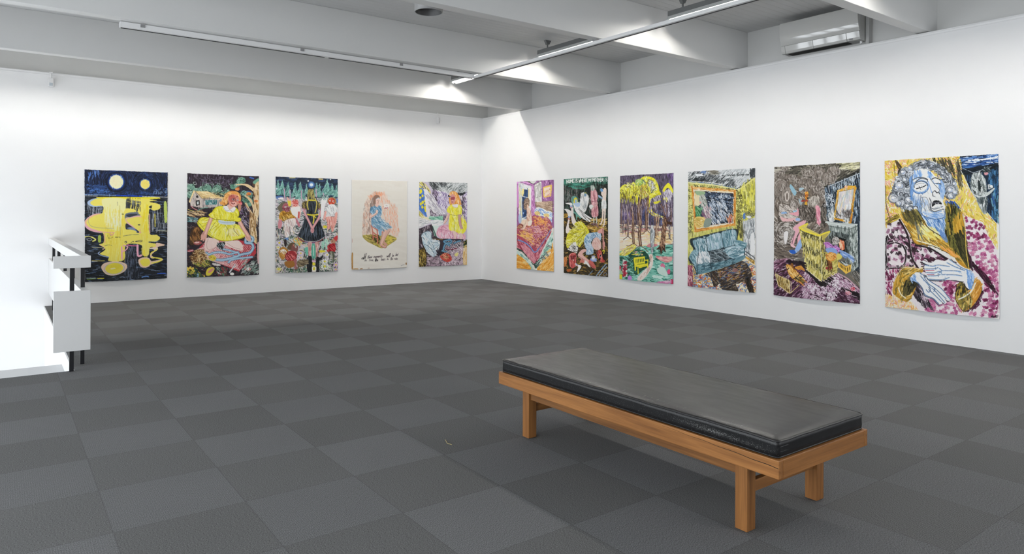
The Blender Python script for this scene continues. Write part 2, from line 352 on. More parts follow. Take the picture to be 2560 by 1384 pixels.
# ================================================================ stair balustrade
M_black = mat('black_steel', (0.006, 0.006, 0.008), 0.35); M_rail = plaster('rail_white_paint', (0.66, 0.66, 0.655), 0.5, 0.01, 0.03)
rail = thing('stair_balustrade', 'white boarded balustrade on black steel posts around the stair opening', 'railing', (0.54, 6.4, 0))
ox, oy = 0.54, 6.4
RB = lambda *b: B(*[(q[0] - ox, q[1] - ox, q[2] - oy, q[3] - oy, q[4], q[5]) for q in b])
obj('handrail', RB((0.515, 0.575, 6.391, WY - 0.002, 0.813, 0.903)), M_rail, rail, 0.003)
obj('end_cap', RB((0.327, 0.575, 6.362, 6.390, 0.813, 0.906)), M_rail, rail, 0.002)
obj('lower_panel', RB((0.515, 0.575, 6.391, WY - 0.002, 0.17, 0.631)), M_rail, rail, 0.003)
obj('end_panel', RB((0.329, 0.575, 6.362, 6.390, 0.164, 0.634)), M_rail, rail, 0.002)
for k, (px, py) in enumerate([(0.452, 6.4055), (0.545, 6.67), (0.545, 7.63), (0.545, 8.59), (0.545, 9.55), (0.545, 10.51)]):
    if k == 0: bxs = [(px - 0.015, px + 0.015, py - 0.0145, py + 0.015, 0.001, 0.86)]
    else: bxs = [(px - 0.015, px + 0.015, py - 0.012, py + 0.012, 0.001, 0.86)]      # one steel bar through the lower panel into the handrail
    obj('post', RB(*bxs), M_black, rail, 0.001)

# ================================================================ lighting track and lamps
M_alu = mat('white_track_enamel', (0.8, 0.8, 0.8), 0.35); M_slot = mat('dark_slot', (0.03, 0.03, 0.03), 0.6)
M_clip = mat('grey_clip', (0.28, 0.28, 0.28), 0.5)
tz0, tz1 = 3.052, 3.104
tr = thing('lighting_track', 'white lighting track crossing under the ceiling beams towards the camera', 'track', (5.08, 3, tz0))
TB = lambda ox, oy, *b: B(*[(q[0] - ox, q[1] - ox, q[2] - oy, q[3] - oy, q[4] - tz0, q[5] - tz0) for q in b])
obj('channel', TB(5.08, 3, (5.040, 5.082, FY, 7.70, tz0 + 0.003, tz0 + 0.038)), M_alu, tr, 0.002)
obj('slot', TB(5.08, 3, (5.070, 5.082, FY, 7.70, tz0 - 0.002, tz0 + 0.0028)), M_slot, tr)
for yy in (5.36, 3.14): obj('joint', TB(5.08, 3, (5.045, 5.078, yy - 0.03, yy + 0.03, tz0 + 0.0385, 3.111)), M_clip, tr)
t2 = thing('lighting_track', 'white lighting track running along the underside of a beam, white end cap at its left', 'track', (3, 7.72, tz0))
obj('channel', TB(3, 7.72, (0.932, 5.0395, 7.655, 7.715, tz0 + 0.003, tz1)), M_alu, t2, 0.002)
obj('slot', TB(3, 7.72, (0.935, 3.0, 7.699, 7.715, tz0 - 0.002, tz0 + 0.0028), (3.05, 5.04, 7.699, 7.715, tz0 - 0.002, tz0 + 0.0028)), M_slot, t2)
obj('end_cap', TB(3, 7.72, (0.924, 0.9315, 7.653, 7.717, tz0, tz1)), M_trim, t2)
for xx in (1.12, 2.72, 3.96): obj('clip', TB(3, 7.72, (xx - 0.02, xx + 0.02, 7.645, 7.6545, tz0 + 0.022, tz1)), M_clip, t2)
obj('joint', TB(3, 7.72, (3.005, 3.035, 7.650, 7.6545, tz0 + 0.005, tz1)), M_alu, t2)

M_house = mat('dark_grey_housing', (0.15, 0.155, 0.155), 0.45); M_refl = mat('reflector_enamel', (0.75, 0.75, 0.74), 0.3)
M_wing = mat('reflector_back', (0.6, 0.61, 0.60), 0.4)
M_tube = mat('lit_tube', (1.0, 0.965, 0.91), 0.3, emit=LAMP_POWER)
M_tube2 = mat('lit_wash_tube', (1.0, 0.965, 0.91), 0.3, emit=LAMP_POWER * 0.70)
def make_lamp(name, label, wash=False):
    """linear fluorescent trough along its own y axis, base at the ceiling, 1.2 m long"""
    t = thing(name, label, 'light', group='fluorescent trough lamps hanging between the ceiling beams')
    tb = M_tube2 if wash else M_tube; h = -0.19     # tube height below the ceiling
    obj('housing', B((-0.034, 0.034, -0.6, 0.6, h + 0.030, h + 0.085)), M_house, t, 0.002)
    for s in (-1, 1):
        e = 0.0 if s < 0 else 0.026 if wash else 0.009     # the wall side of the trough reaches lower
        bm = bmesh.new(); prism(bm, [(s * 0.020, h + 0.0295), (s * 0.034, h + 0.0295), (s * 0.062, h - 0.013 - e), (s * 0.059, h - 0.017 - e)], -0.6, 0.6)
        r = obj('reflector', bm, [M_refl, M_wing], t)
        for p in r.data.polygons:
            if p.normal.z > 0.3: p.material_index = 1
    bm = bmesh.new(); cyl(bm, (0, -0.585, h), (0, 0.585, h), 0.0125, n=12)
    obj('tube', bm, tb, t, smooth=True)
    for s in (-1, 1):
        o = obj('end_plate', B((-0.022, 0.022, s * 0.593 - 0.006, s * 0.593 + 0.006, h - 0.02, h + 0.029)), M_house, t)
    for yy in (-0.42, 0.42):
        bm = bmesh.new(); cyl(bm, (0, yy, h + 0.0855), (0, yy, -0.048), 0.010, n=12)
        prism(bm, [(-0.05, -0.001), (0.05, -0.001), (0.02, -0.05), (0.02, -0.055), (-0.02, -0.055), (-0.02, -0.05)], yy - 0.02, yy + 0.02)
        obj('bracket', bm, M_house, t)
    return t
def copy_tree(o, parent=None):
    c = o.copy(); C.objects.link(c)
    if parent: c.parent = parent
    for ch in o.children: copy_tree(ch, c)
    return c
lamp0 = make_lamp('trough_lamp', 'lit fluorescent trough lamp between the third and fourth beams from the back wall')
LAMPS = [(5.9, 6.76, 0, None), (5.9, 9.00, 0, 'lit fluorescent trough lamp in the far bay, small and partly behind the track corner'),
         (5.9, 4.47, 0, 'lit fluorescent trough lamp at the top edge of the photo, nearest of the lamps'),
         (5.9, 2.24, 0, 'trough lamp over the near bay above the top edge of the photo'), (5.9, 0.05, 0, 'trough lamp in the bay beside the camera'), (5.9, -2.2, 0, 'trough lamp behind the camera')]
for k, xx in enumerate((0.2, 1.77, 3.34, 4.91, 6.48)):
    LAMPS.append((xx, 10.08, 90, 'trough lamp hidden above the farthest beam, %s of five facing the back wall' % ('first', 'second', 'third', 'fourth', 'last')[k]))
wash0 = make_lamp('trough_lamp', '', True)
for k, (x, y, r, lb) in enumerate(LAMPS):
    o = lamp0 if k == 0 else copy_tree(lamp0) if r == 0 else wash0 if k == 6 else copy_tree(wash0)
    if lb: o['label'] = lb
    o.location = (x, y, CEIL); o.rotation_euler = (0, 0, math.radians(r))
bpy.context.view_layer.update()
lamp0['label'] = 'lit fluorescent trough lamp crossed by the lighting track, middle one of the three visible'

# ================================================================ air conditioner
M_ac = mat('air_conditioner_plastic', (0.60, 0.60, 0.58), 0.04, spec=0.8); M_ac2 = mat('air_conditioner_body', (0.55, 0.55, 0.53), 0.4); M_dark = mat('dark_vent', (0.05, 0.05, 0.045), 0.6)
ay0, ay1 = 3.765, 4.695; ax, ayc = 7.55, 4.23
ac = thing('air_conditioner', 'glossy off-white wall air conditioner mounted high above the right wall', 'air conditioner', (ax, ayc, 3.165))
def AP(prof, y0, y1):
    bm = bmesh.new(); prism(bm, [(p - ax, q - 3.165) for p, q in prof], y0 - ayc, y1 - ayc); return bm
obj('body', AP([(7.47, 3.53), (7.662, 3.53), (7.662, 3.185), (7.60, 3.165), (7.515, 3.172), (7.475, 3.2)], ay0 + 0.006, ay1 - 0.006), M_ac2, ac, 0.004)
front = [(7.425, 3.525), (7.416, 3.50), (7.414, 3.45), (7.415, 3.41), (7.418, 3.38), (7.423, 3.35), (7.4305, 3.32), (7.440, 3.29), (7.451, 3.262), (7.4745, 3.262), (7.4695, 3.525)]
o = obj('front_panel', AP(front, ay0, ay1), M_ac, ac, smooth=True)
o.data.set_sharp_from_angle(angle=math.radians(25))
for name, a, b_ in (('corner_cover', ay1 - 0.048, ay1), ('louvre', ay1 - 0.395, ay1 - 0.052), ('louvre', ay0 + 0.145, ay1 - 0.399), ('control_cover', ay0, ay0 + 0.141)):
    obj(name, AP([(7.442, 3.258), (7.4745, 3.258), (7.4745, 3.205), (7.49, 3.168), (7.468, 3.170), (7.458, 3.195)], a, b_), M_ac, ac, 0.002)
obj('air_outlet', AP([(7.492, 3.1675), (7.60, 3.1625), (7.60, 3.1645), (7.495, 3.1712)], ay0 + 0.15, ay1 - 0.06), M_dark, ac)
obj('indicator', AP([(7.4555, 3.195), (7.4575, 3.195), (7.4635, 3.178), (7.4615, 3.178)], ay0 + 0.075, ay0 + 0.115), M_clip, ac)
obj('drain_stub', (lambda bm: (cyl(bm, (7.56 - ax, 3.80 - ayc, 3.140 - 3.165), (7.56 - ax, 3.80 - ayc, 3.166 - 3.165), 0.013, n=14), bm)[1])(bmesh.new()), M_trim, ac)
M_duct = mat('grey_duct', (0.5, 0.5, 0.49), 0.5)
tag(obj('pipe_cover', B((7.585, 7.6645, 3.728, 3.7645, 3.103, 3.589)), M_duct, bevel=0.003), 'vertical grey pipe cover beside the right end of the air conditioner', 'pipe cover')

# ================================================================ unlit round downlight
M_can = mat('downlight_shell', (0.42, 0.42, 0.42), 0.4); M_canin = mat('downlight_inside', (0.10, 0.10, 0.10), 0.5)
dl = thing('round_downlight', 'unlit round ceiling downlight with a dark inside, half hidden by a beam', 'light', (3.658, 6.448, CEIL))
bm = bmesh.new(); n = 48; rr = []
for r, z in ((0.150, 0.0), (0.150, -0.19), (0.144, -0.192), (0.142, -0.188)): rr.append([bm.verts.new((r * math.cos(2*math.pi*i/n), r * math.sin(2*math.pi*i/n), z)) for i in range(n)])
for a, b in zip(rr, rr[1:]):
    for i in range(n): bm.faces.new((a[i], a[(i+1) % n], b[(i+1) % n], b[i]))
bm.faces.new(rr[0]); obj('shell', bm, M_can, dl, smooth=True)
bm = bmesh.new(); rr = []
for r, z in ((0.1415, -0.188), (0.120, -0.10), (0.05, -0.06)): rr.append([bm.verts.new((r * math.cos(2*math.pi*i/n), r * math.sin(2*math.pi*i/n), z)) for i in range(n)])
for a, b in zip(rr, rr[1:]):
    for i in range(n): bm.faces.new((a[i], a[(i+1) % n], b[(i+1) % n], b[i]))
bm.faces.new(rr[-1]); obj('inside', bm, M_canin, dl, smooth=True)

# ================================================================ small motion sensors hanging from the panel top
M_sens = mat('sensor_plastic', (0.72, 0.72, 0.72), 0.4); M_lens = mat('sensor_lens', (0.45, 0.50, 0.55), 0.25)
for x, rz, lb in ((0.53, -0.15, 'small white motion sensor high on the back wall at the far left'), (6.437, 1.0, 'small white motion sensor high on the back wall near the room corner')):
    s = thing('motion_sensor', lb, 'sensor', (x, WY - 0.06, 3.07), 'motion sensors', rz)
    bm = bmesh.new(); cyl(bm, (0, 0, 0.012), (0, 0, -0.05), 0.006, n=10); box(bm, -0.02, 0.02, -0.008, 0.008, 0.012, 0.030); obj('bracket', bm, M_sens, s)
    obj('housing', B((-0.032, 0.032, -0.022, 0.022, -0.165, -0.0505)), M_sens, s, 0.006)
    obj('lens', B((-0.018, 0.020, -0.0265, -0.0225, -0.155, -0.115)), M_lens, s, 0.001)

# scrap of straw on the carpet
bm = bmesh.new(); tube(bm, [(1.978, 3.275, 0.006), (1.960, 3.225, 0.003), (1.962, 3.210, 0.004), (1.968, 3.191, 0.003)], 0.0018, 6)
tag(obj('straw', bm, mat('dry_straw', '#a79a6a', 0.7)), 'tiny bent scrap of pale straw lying on the carpet', 'straw')
# ================================================================ painted sheets
# A small painter: every sheet is painted with strokes and fills on a numpy canvas, then the colours go to the sheet's own vertices.
RG = np.random.RandomState(11)
def srgb(h):
    if isinstance(h, str):
        h = h.lstrip('#'); return np.array([int(h[i:i+2], 16) for i in (0, 2, 4)], float) / 255
    return np.array(h, float)
def P_(s):
    return np.array([[float(v) for v in t.split(',')] for t in s.split()]) if isinstance(s, str) else np.array(s, float)
def spline(p, closed, n=6):
    if len(p) < 3: return p
    Q = []
    N = len(p)
    for i in range(N if closed else N - 1):
        if closed: a, b, c, d = p[i-1], p[i], p[(i+1) % N], p[(i+2) % N]
        else: a, b, c, d = p[max(i-1, 0)], p[i], p[i+1], p[min(i+2, N-1)]
        for k in range(n):
            t = k / n
            Q.append(0.5 * ((2*b) + (c-a)*t + (2*a-5*b+4*c-d)*t*t + (3*b-a-3*c+d)*t**3))
    if not closed: Q.append(p[-1])
    return np.array(Q)
class Canvas:
    def __init__(s, x0, y0, x1, y1, k, bg):
        s.x0, s.y0, s.k = x0, y0, k
        s.W, s.H = int((x1-x0)*k)+2, int((y1-y0)*k)+2
        s.im = np.empty((s.H, s.W, 3)); s.im[:] = srgb(bg)
    def t(s, p): return (P_(p) - [s.x0, s.y0]) * s.k
    def mask(s, q):
        x0, y0 = np.floor(q.min(0)).astype(int); x1, y1 = np.ceil(q.max(0)).astype(int) + 1
        x0, y0, x1, y1 = max(x0, 0), max(y0, 0), min(x1, s.W), min(y1, s.H)
        if x1 <= x0 or y1 <= y0: return None
        h, w_ = y1-y0, x1-x0; tg = np.zeros((h, w_ + 1), bool)
        for a, b in zip(q, np.roll(q, -1, 0)):
            if a[1] == b[1]: continue
            lo, hi = (a, b) if a[1] < b[1] else (b, a)
            r0, r1 = max(math.ceil(lo[1] - 0.5), y0), min(math.ceil(hi[1] - 0.5), y1)
            if r1 <= r0: continue
            rows = np.arange(r0, r1); xs = lo[0] + (rows + 0.5 - lo[1]) / (hi[1] - lo[1]) * (hi[0] - lo[0])
            cols = np.clip(np.ceil(xs - 0.5).astype(int) - x0, 0, w_)
            np.logical_xor.at(tg, (rows - y0, cols), True)
        return (y0, y1, x0, x1, np.logical_xor.accumulate(tg, 1)[:, :w_])
    def F(s, col, p, smooth=True, a=1.0):
        q = s.t(p)
        if smooth: q = spline(q, True)
        m = s.mask(q)
        if m is None: return
        y0, y1, x0, x1, k = m; sub = s.im[y0:y1, x0:x1]
        sub[k] = sub[k] * (1-a) + srgb(col) * a
    def f(s, col, p, a=1.0): s.F(col, p, False, a)
    def seg(s, col, a, b, r, al):
        x0 = max(int(min(a[0], b[0]) - r - 1), 0); x1 = min(int(max(a[0], b[0]) + r + 2), s.W)
        y0 = max(int(min(a[1], b[1]) - r - 1), 0); y1 = min(int(max(a[1], b[1]) + r + 2), s.H)
        if x1 <= x0 or y1 <= y0: return
        X = np.arange(x0, x1)[None, :] + 0.5 - a[0]; Y = np.arange(y0, y1)[:, None] + 0.5 - a[1]
        dx, dy = b[0]-a[0], b[1]-a[1]; L = dx*dx + dy*dy + 1e-9
        t = np.clip((X*dx + Y*dy) / L, 0, 1); d = np.sqrt((X - t*dx)**2 + (Y - t*dy)**2)
        c = (np.clip(r - d + 0.5, 0, 1) * al)[..., None]
        s.im[y0:y1, x0:x1] = s.im[y0:y1, x0:x1] * (1-c) + col * c
    def L(s, col, wd, p, smooth=True, a=1.0, n=4):
        q = s.t(p); c = srgb(col)
        if smooth: q = spline(q, False, n)
        r = max(wd * s.k / 2, 0.35); a = a * min(1, (wd * s.k / 2) / 0.35)
        for u, v in zip(q, q[1:]): s.seg(c, u, v, r, a)
    def E(s, col, cx, cy, rx, ry, rot=0, a=1.0, ring=0, a0=0, a1=360):
        t = np.radians(np.linspace(a0, a1, 29 if ring else 28, endpoint=bool(ring))); c, n = math.cos(math.radians(rot)), math.sin(math.radians(rot))
        x, y = rx*np.cos(t), ry*np.sin(t); p = np.stack([cx + x*c - y*n, cy + x*n + y*c], 1)
        if ring: s.L(col, ring, p, False, a)
        else: s.F(col, p, False, a)
    def Hh(s, cols, p, n, ln, ang, wd, cur=0.0, a=0.9, jit=12):
        """n brush strokes of length ln at angle ang (degrees, or a function of x, y) inside the outline p"""
        q = P_(p); cols = [srgb(c) for c in (cols.split() if isinstance(cols, str) else cols)]
        m = s.mask((q - [s.x0, s.y0]) * s.k)
        if m is None: return
        y0, y1, x0, x1, k = m; ys, xs = np.nonzero(k)
        if not len(xs): return
        for i in RG.randint(0, len(xs), n):
            cx, cy = xs[i] + x0, ys[i] + y0
            g = ang((cx/s.k) + s.x0, (cy/s.k) + s.y0) if callable(ang) else ang
            g = math.radians(g + RG.uniform(-jit, jit)); l = ln * s.k * RG.uniform(0.55, 1.2) / 2
            r = max(0.35, wd * s.k * RG.uniform(0.6, 1.25) / 2); c = cols[RG.randint(len(cols))]
            dx, dy = math.cos(g), math.sin(g); b = cur * l * RG.uniform(-1, 1) if cur else 0
            p0 = (cx - dx*l, cy - dy*l); p2 = (cx + dx*l, cy + dy*l)
            if b:
                p1 = (cx - dy*b, cy + dx*b); s.seg(c, p0, p1, r, a); s.seg(c, p1, p2, r, a)
            else: s.seg(c, p0, p2, r, a)
    def curls(s, cols, p, n, r0, r1, wd, a=0.9):
        q = P_(p); cols = [srgb(c) for c in cols.split()]; m = s.mask((q - [s.x0, s.y0]) * s.k)
        y0, y1, x0, x1, k = m; ys, xs = np.nonzero(k)
        for i in RG.randint(0, len(xs), n):
            cx, cy = xs[i] + x0, ys[i] + y0; r = RG.uniform(r0, r1) * s.k; t0 = RG.uniform(0, 6.28); sp = RG.uniform(2.2, 5.5); c = cols[RG.randint(len(cols))]
            tt = np.linspace(t0, t0 + sp, 7); rr = r * np.linspace(1, RG.uniform(0.5, 1.0), 7)
            pts = np.stack([cx + rr*np.cos(tt), cy + rr*np.sin(tt)*0.85], 1)
            for u, v in zip(pts, pts[1:]): s.seg(c, u, v, max(0.35, wd*s.k/2), a)
    def tex(s, n, ln, ang, wd, amp=0.16, a=0.7, p=None):
        """strokes that take up the colour under them, a little lighter or darker"""
        if p is None: p = [(s.x0, s.y0), (s.x0 + s.W/s.k, s.y0), (s.x0 + s.W/s.k, s.y0 + s.H/s.k), (s.x0, s.y0 + s.H/s.k)]
        m = s.mask((P_(p) - [s.x0, s.y0]) * s.k); y0, y1, x0, x1, k = m; ys, xs = np.nonzero(k)
        for i in RG.randint(0, len(xs), n):
            cx, cy = xs[i] + x0, ys[i] + y0; g = ang(cx/s.k + s.x0, cy/s.k + s.y0) if callable(ang) else ang
            g = math.radians(g + RG.uniform(-25, 25)); l = ln * s.k * RG.uniform(0.4, 1.1) / 2
            c = np.clip(s.im[min(cy, s.H-1), min(cx, s.W-1)] * (1 + RG.uniform(-amp, amp)) + RG.uniform(-amp, amp) * 0.25, 0, 1)
            dx, dy = math.cos(g)*l, math.sin(g)*l
            s.seg(c, (cx-dx, cy-dy), (cx+dx, cy+dy), max(0.4, wd*s.k/2), a)
# single-stroke lettering: unit box, y down, baseline at 1
GL = {'H': '0,0 0,1|1,0 1,1|0,.5 1,.5', 'O': '.5,0 .05,.3 .05,.7 .5,1 .95,.7 .95,.3 .5,0', 'M': '0,1 .1,0 .5,.6 .9,0 1,1', 'E': '1,0 0,0 0,1 1,1|0,.5 .8,.5',
      'I': '.5,0 .5,1', 'S': '.95,.12 .5,0 .05,.2 .2,.45 .8,.55 .95,.8 .5,1 .05,.88', 'W': '0,0 .25,1 .5,.35 .75,1 1,0', 'R': '0,1 0,0 .8,.05 .9,.3 .7,.5 0,.5 .95,1',
      'Y': '0,0 .5,.5 1,0|.5,.5 .45,1', 'T': '0,0 1,0|.5,0 .5,1',
      'a': '.9,.5 .4,.42 .05,.75 .35,1 .8,.8 .9,.5 .9,.9 1,1', 'b': '.1,-.2 .1,1 .6,1 .9,.7 .5,.45 .1,.7', 'c': '.9,.5 .4,.42 .05,.75 .4,1 .9,.9', 'e': '.1,.75 .85,.65 .6,.42 .15,.6 .2,.95 .9,.9',
      'f': '.9,-.1 .5,-.1 .4,.3 .4,1|.1,.45 .8,.4', 'g': '.85,.5 .4,.42 .1,.7 .4,.95 .85,.7 .85,.5 .8,1.4 .2,1.4', 'h': '.1,-.2 .1,1|.1,.65 .6,.45 .85,.6 .85,1', 'i': '.5,.45 .5,1|.5,.18 .5,.24',
      'k': '.1,-.2 .1,1|.8,.4 .1,.72 .9,1', 'l': '.3,.9 .6,.2 .5,-.3 .3,0 .35,.9 .8,1', 'm': '.05,1 .1,.5 .3,.45 .45,.6 .45,1|.45,.6 .7,.45 .9,.6 .95,1', 'n': '.1,1 .1,.5 .5,.42 .85,.6 .9,1',
      'o': '.5,.42 .1,.65 .3,1 .8,.9 .9,.6 .5,.42', 'r': '.15,.45 .2,1|.2,.65 .6,.42 .9,.5', 's': '.85,.5 .4,.42 .3,.65 .8,.8 .6,1 .1,.95', 't': '.5,-.1 .45,.9 .8,1|.1,.35 .9,.3',
      'u': '.1,.45 .1,.85 .4,1 .85,.8 .9,.45 .9,1', 'v': '.1,.45 .5,1 .9,.42', 'w': '.05,.45 .25,1 .5,.6 .7,1 .95,.42', 'y': '.1,.45 .4,.9|.9,.42 .2,1.4', ',': '.5,.9 .35,1.2', '.': '.5,.95 .5,1',
      '2': '.1,.2 .5,0 .85,.25 .1,1 .95,.95', '9': '.9,.3 .5,0 .1,.3 .4,.5 .9,.3 .8,1'}
def text(c, s_, x, y, dx, dy, w_, h, col, wd, gap=0.3, slant=0.0, wob=0.06):
    """letters along (dx, dy); w_ letter width, h height"""
    L_ = math.hypot(dx, dy); ux, uy = dx/L_, dy/L_; px = 0.0
    for ch in s_:
        if ch == ' ': px += w_ * 0.9; continue
        lw = w_ * (0.35 if ch in 'Iil.,' else 1.25 if ch in 'mwMW' else 0.9)
        for st in GL.get(ch, '').split('|'):
            if not st: continue
            q = P_(st); X = px + q[:, 0]*lw + (1-q[:, 1])*h*slant; Y = q[:, 1]*h
            X = X + RG.uniform(-wob, wob, len(q))*w_; Y = Y + RG.uniform(-wob, wob, len(q))*h
            c.L(col, wd, np.stack([x + X*ux, y + Y + X*uy], 1), ch.islower())
        px += lw + gap*w_
def art_moons(c):
    c.f('#1c2338', '80,60 1040,60 1040,370 80,370')
    c.Hh('#12151f #233259 #2b3f70 #1a2036 #34507f #0f1118', '80,60 1040,60 1040,360 80,360', 700, 34, lambda x, y: math.degrees(math.atan2(y-205, x-450)) + 90 if x < 640 else math.degrees(math.atan2(y-230, x-770)) + 90, 6, 0.15)
    c.Hh('#35568f #4a74b8 #2b4677', '130,230 330,250 420,345 140,345', 60, 40, 0, 9, 0.5)
    c.Hh('#4a78c8 #6d94d6', '118,90 270,80 260,150 130,180', 26, 40, 90, 6)
    c.Hh('#3b5f9e #253a63', '560,320 700,300 860,340 860,355 560,355', 30, 50, 0, 5, 0.4)
    c.curls('#5e83bd #9db8dc #3d5c91', '870,290 1020,270 1020,345 870,345', 26, 6, 18, 4)
    for x, y, r in ((450, 208, 76), (770, 230, 52)):
        for k, col in ((1.55, '#141824'), (1.36, '#1b2a52'), (1.2, '#22428f'), (1.08, '#5f95dd')): c.E(col, x, y, r*k, r*k*0.98, a=0.75)
        c.E('#f7ecc0' if r > 60 else '#f7e07e', x, y, r, r)
        for k in range(3): c.E('#2a4378', x, y, r*(1.75+k*0.28), r*(1.6+k*0.25), ring=3, a=0.7)
    c.E('#f3dc6a', 770, 232, 34, 36, a=0.6)
    # water
    c.f('#23262b', '80,352 1040,372 1040,1340 80,1340')
    c.Hh('#14161a #2d333d #1b1e24 #3a4250', '80,365 1040,375 1040,1330 80,1330', 700, 60, 0, 7, 0.1)
    c.Hh('#4f6a96 #7f9cc6 #a9bedb #3b5a92', '80,400 1040,400 1040,1330 80,1330', 420, 50, 0, 4, 0.15, a=0.8)
    c.Hh('#8a909a #b5bac2 #5f656f', '130,470 300,480 290,600 130,600', 70, 60, 90, 4)
    c.Hh('#7c828c #4c525d #a3a9b2', '830,530 1015,540 1010,740 830,740', 70, 90, 90, 4)
    c.Hh('#8087a0 #5a6170 #2c3038', '555,920 690,920 700,1250 540,1250', 80, 90, 90, 5)
    c.Hh('#5d6a80 #333a46 #1a1d22', '560,1080 720,1080 720,1290 540,1290', 50, 90, 90, 6)
    c.L('#8fb2e6', 8, '92,352 300,356 560,360'); c.L('#1f4bd0', 9, '450,358 620,362 740,364'); c.L('#e8ecf0', 6, '740,366 1022,372'); c.L('#dfe6ee', 4, '92,366 240,368')
    # long yellow reflections
    pink, orange = '#eeb2bc', '#f3c08a'
    c.F('#e9b4bd', '96,690 130,610 250,560 420,600 540,700 470,760 300,776 160,752')
    c.F('#f2c493', '104,672 150,605 260,566 420,600 520,690 400,740 200,735')
    yb = '#f3e36b'
    c.F('#aac0de', '128,440 200,396 330,400 330,470 180,486')
    c.F(yb, '160,440 220,400 300,396 400,380 560,376 900,374 915,388 820,398 905,410 820,424 930,452 935,500 870,522 815,520 822,770 900,790 940,825 900,862 815,866 830,880 995,900 900,925 830,930 815,1010 770,1030 748,1000 730,905 560,905 540,1070 370,1085 365,1040 270,1010 300,985 330,950 260,905 310,880 300,776 160,720 120,660 180,600 280,562 300,540 300,478 200,476')
    c.F('#f6e43f', '240,382 560,374 912,378 900,392 700,396 560,392 300,398')
    c.F('#f6efb5', '300,400 555,400 560,520 520,560 500,740 420,740 330,700 320,540', a=0.85)
    c.F('#fbf6da', '355,570 500,560 490,690 350,690', a=0.7)
    # dark gaps between them
    c.Hh('#3a3f49 #565d69 #22252b #767d8a', '560,402 725,410 722,520 560,500', 90, 60, 90, 5); c.F('#2a2d34', '560,404 600,402 604,500 562,500', a=0.7)
    c.F(yb, '560,420 700,448 720,440 715,420 620,402 720,400 722,440 640,440'); c.F(yb, '560,504 640,508 664,526 620,546 540,556')
    c.F('#6f7683', '556,560 680,540 700,560 720,575 650,596 560,605 552,640'); c.F('#2b2f37', '560,575 620,560 690,566 600,596', a=0.8)
    c.F('#e8b3b8', '556,640 575,608 730,590 728,770 640,720 600,690'); c.F(yb, '566,640 585,614 735,600 732,760 640,700')
    c.F('#323641', '560,668 620,700 700,752 690,772 620,740 560,735'); c.F('#8fa6cf', '572,720 640,712 690,768 640,748', a=0.8)
    c.F(yb, '540,740 640,740 676,764 600,790 530,800'); c.E('#2b2d32', 838, 482, 24, 15); c.E(yb, 884, 484, 40, 26)
    c.L('#3e434c', 5, '372,828 388,806 372,796'); c.L('#33363c', 6, '352,800 370,836 412,822'); c.L('#33363c', 9, '445,822 495,820'); c.L('#55585c', 4, '530,808 610,794 700,790')
    c.L('#3a3d42', 6, '545,876 556,866 570,876 556,886'); c.L('#3a3d42', 5, '615,880 640,866 648,872'); c.L('#3a3d42', 5, '665,866 735,852 730,868 665,868'); c.L('#6b6a5c', 5, '320,920 360,908 400,912'); c.E('#3a3d42', 524, 566, 12, 6); c.E('#3a3d42', 705, 682, 14, 6)
    c.Hh('#f0d83f #e7d24a #f8f0a0 #f1df58', '320,500 545,520 540,1070 380,1080 330,800', 130, 110, 90, 9, 0, a=0.5)
    c.Hh('#f3da2e #f8ea86', '735,480 812,480 812,1010 740,1000', 70, 110, 90, 9, a=0.6)
    c.L('#9a9470', 4, '490,470 492,640 498,800', a=0.6); c.L('#8a8a72', 4, '462,430 466,470')
    c.L('#8c8f95', 4, '150,600 140,650 170,700 260,720 420,724', a=0.7); c.L('#e7a7ad', 7, '160,745 300,765 430,770'); c.L('#e890a4', 8, '380,780 400,800 420,780'); c.L('#e06a9a', 10, '578,902 610,912 680,914'); c.L('#efb0c2', 22, '690,910 694,1020 730,1020')
    c.L('#efaec0', 16, '512,930 516,1060'); c.L('#efaec0', 12, '530,912 580,925 560,960 520,980'); c.L('#eebf8d', 14, '318,780 324,880'); c.L('#f0b48b', 9, '716,730 716,776'); c.L('#efc59a', 8, '270,908 320,940 300,960')
    c.L('#edb8b0', 9, '820,560 826,770'); c.L('#9db0d6', 9, '270,985 250,1005 300,1030 366,1040'); c.F('#bdd06a', '980,440 1010,436 1016,630 990,636'); c.L('#e7dc4a', 9, '880,560 884,700'); c.L('#e7dc4a', 8, '1020,600 1022,660'); c.F('#a9bf55', '250,810 280,808 280,876 250,876')
    c.L('#f3efc2', 6, '920,744 1022,748'); c.L('#e9e27a', 14, '100,822 170,822 220,850 190,868'); c.E('#2a2d33', 140, 848, 44, 24, ring=7); c.E('#b5bcc6', 150, 852, 26, 12, ring=5)
    c.L('#c9cdd3', 7, '866,560 858,650 860,740')
    # lower blobs
    c.F('#efd3bd', '285,1160 320,1110 420,1090 530,1100 576,1140 540,1200 440,1242 340,1232'); c.E('#aeb6bf', 432, 1166, 112, 62, -8, ring=5); c.E('#f0e051', 430, 1166, 100, 60, -6); c.E('#e8d83f', 440, 1150, 60, 30, -6, a=0.6); c.E('#f6edb0', 415, 1168, 30, 9, -8)
    c.F('#efcfb6', '700,1070 760,1040 820,1050 850,1080 950,1060 905,1050 840,1048 830,1000 850,990 880,970 860,950 820,940 900,920 918,950 880,980 850,1010 870,1034 966,1052 960,1078 840,1120 820,1140 770,1156 720,1140'); c.F('#f2e25a', '718,1082 770,1052 820,1066 830,1110 800,1136 750,1136')
    c.L('#f2e25a', 13, '850,1040 960,1056 930,1085 850,1104'); c.L('#f2e25a', 11, '905,935 900,960 850,985 836,1010')
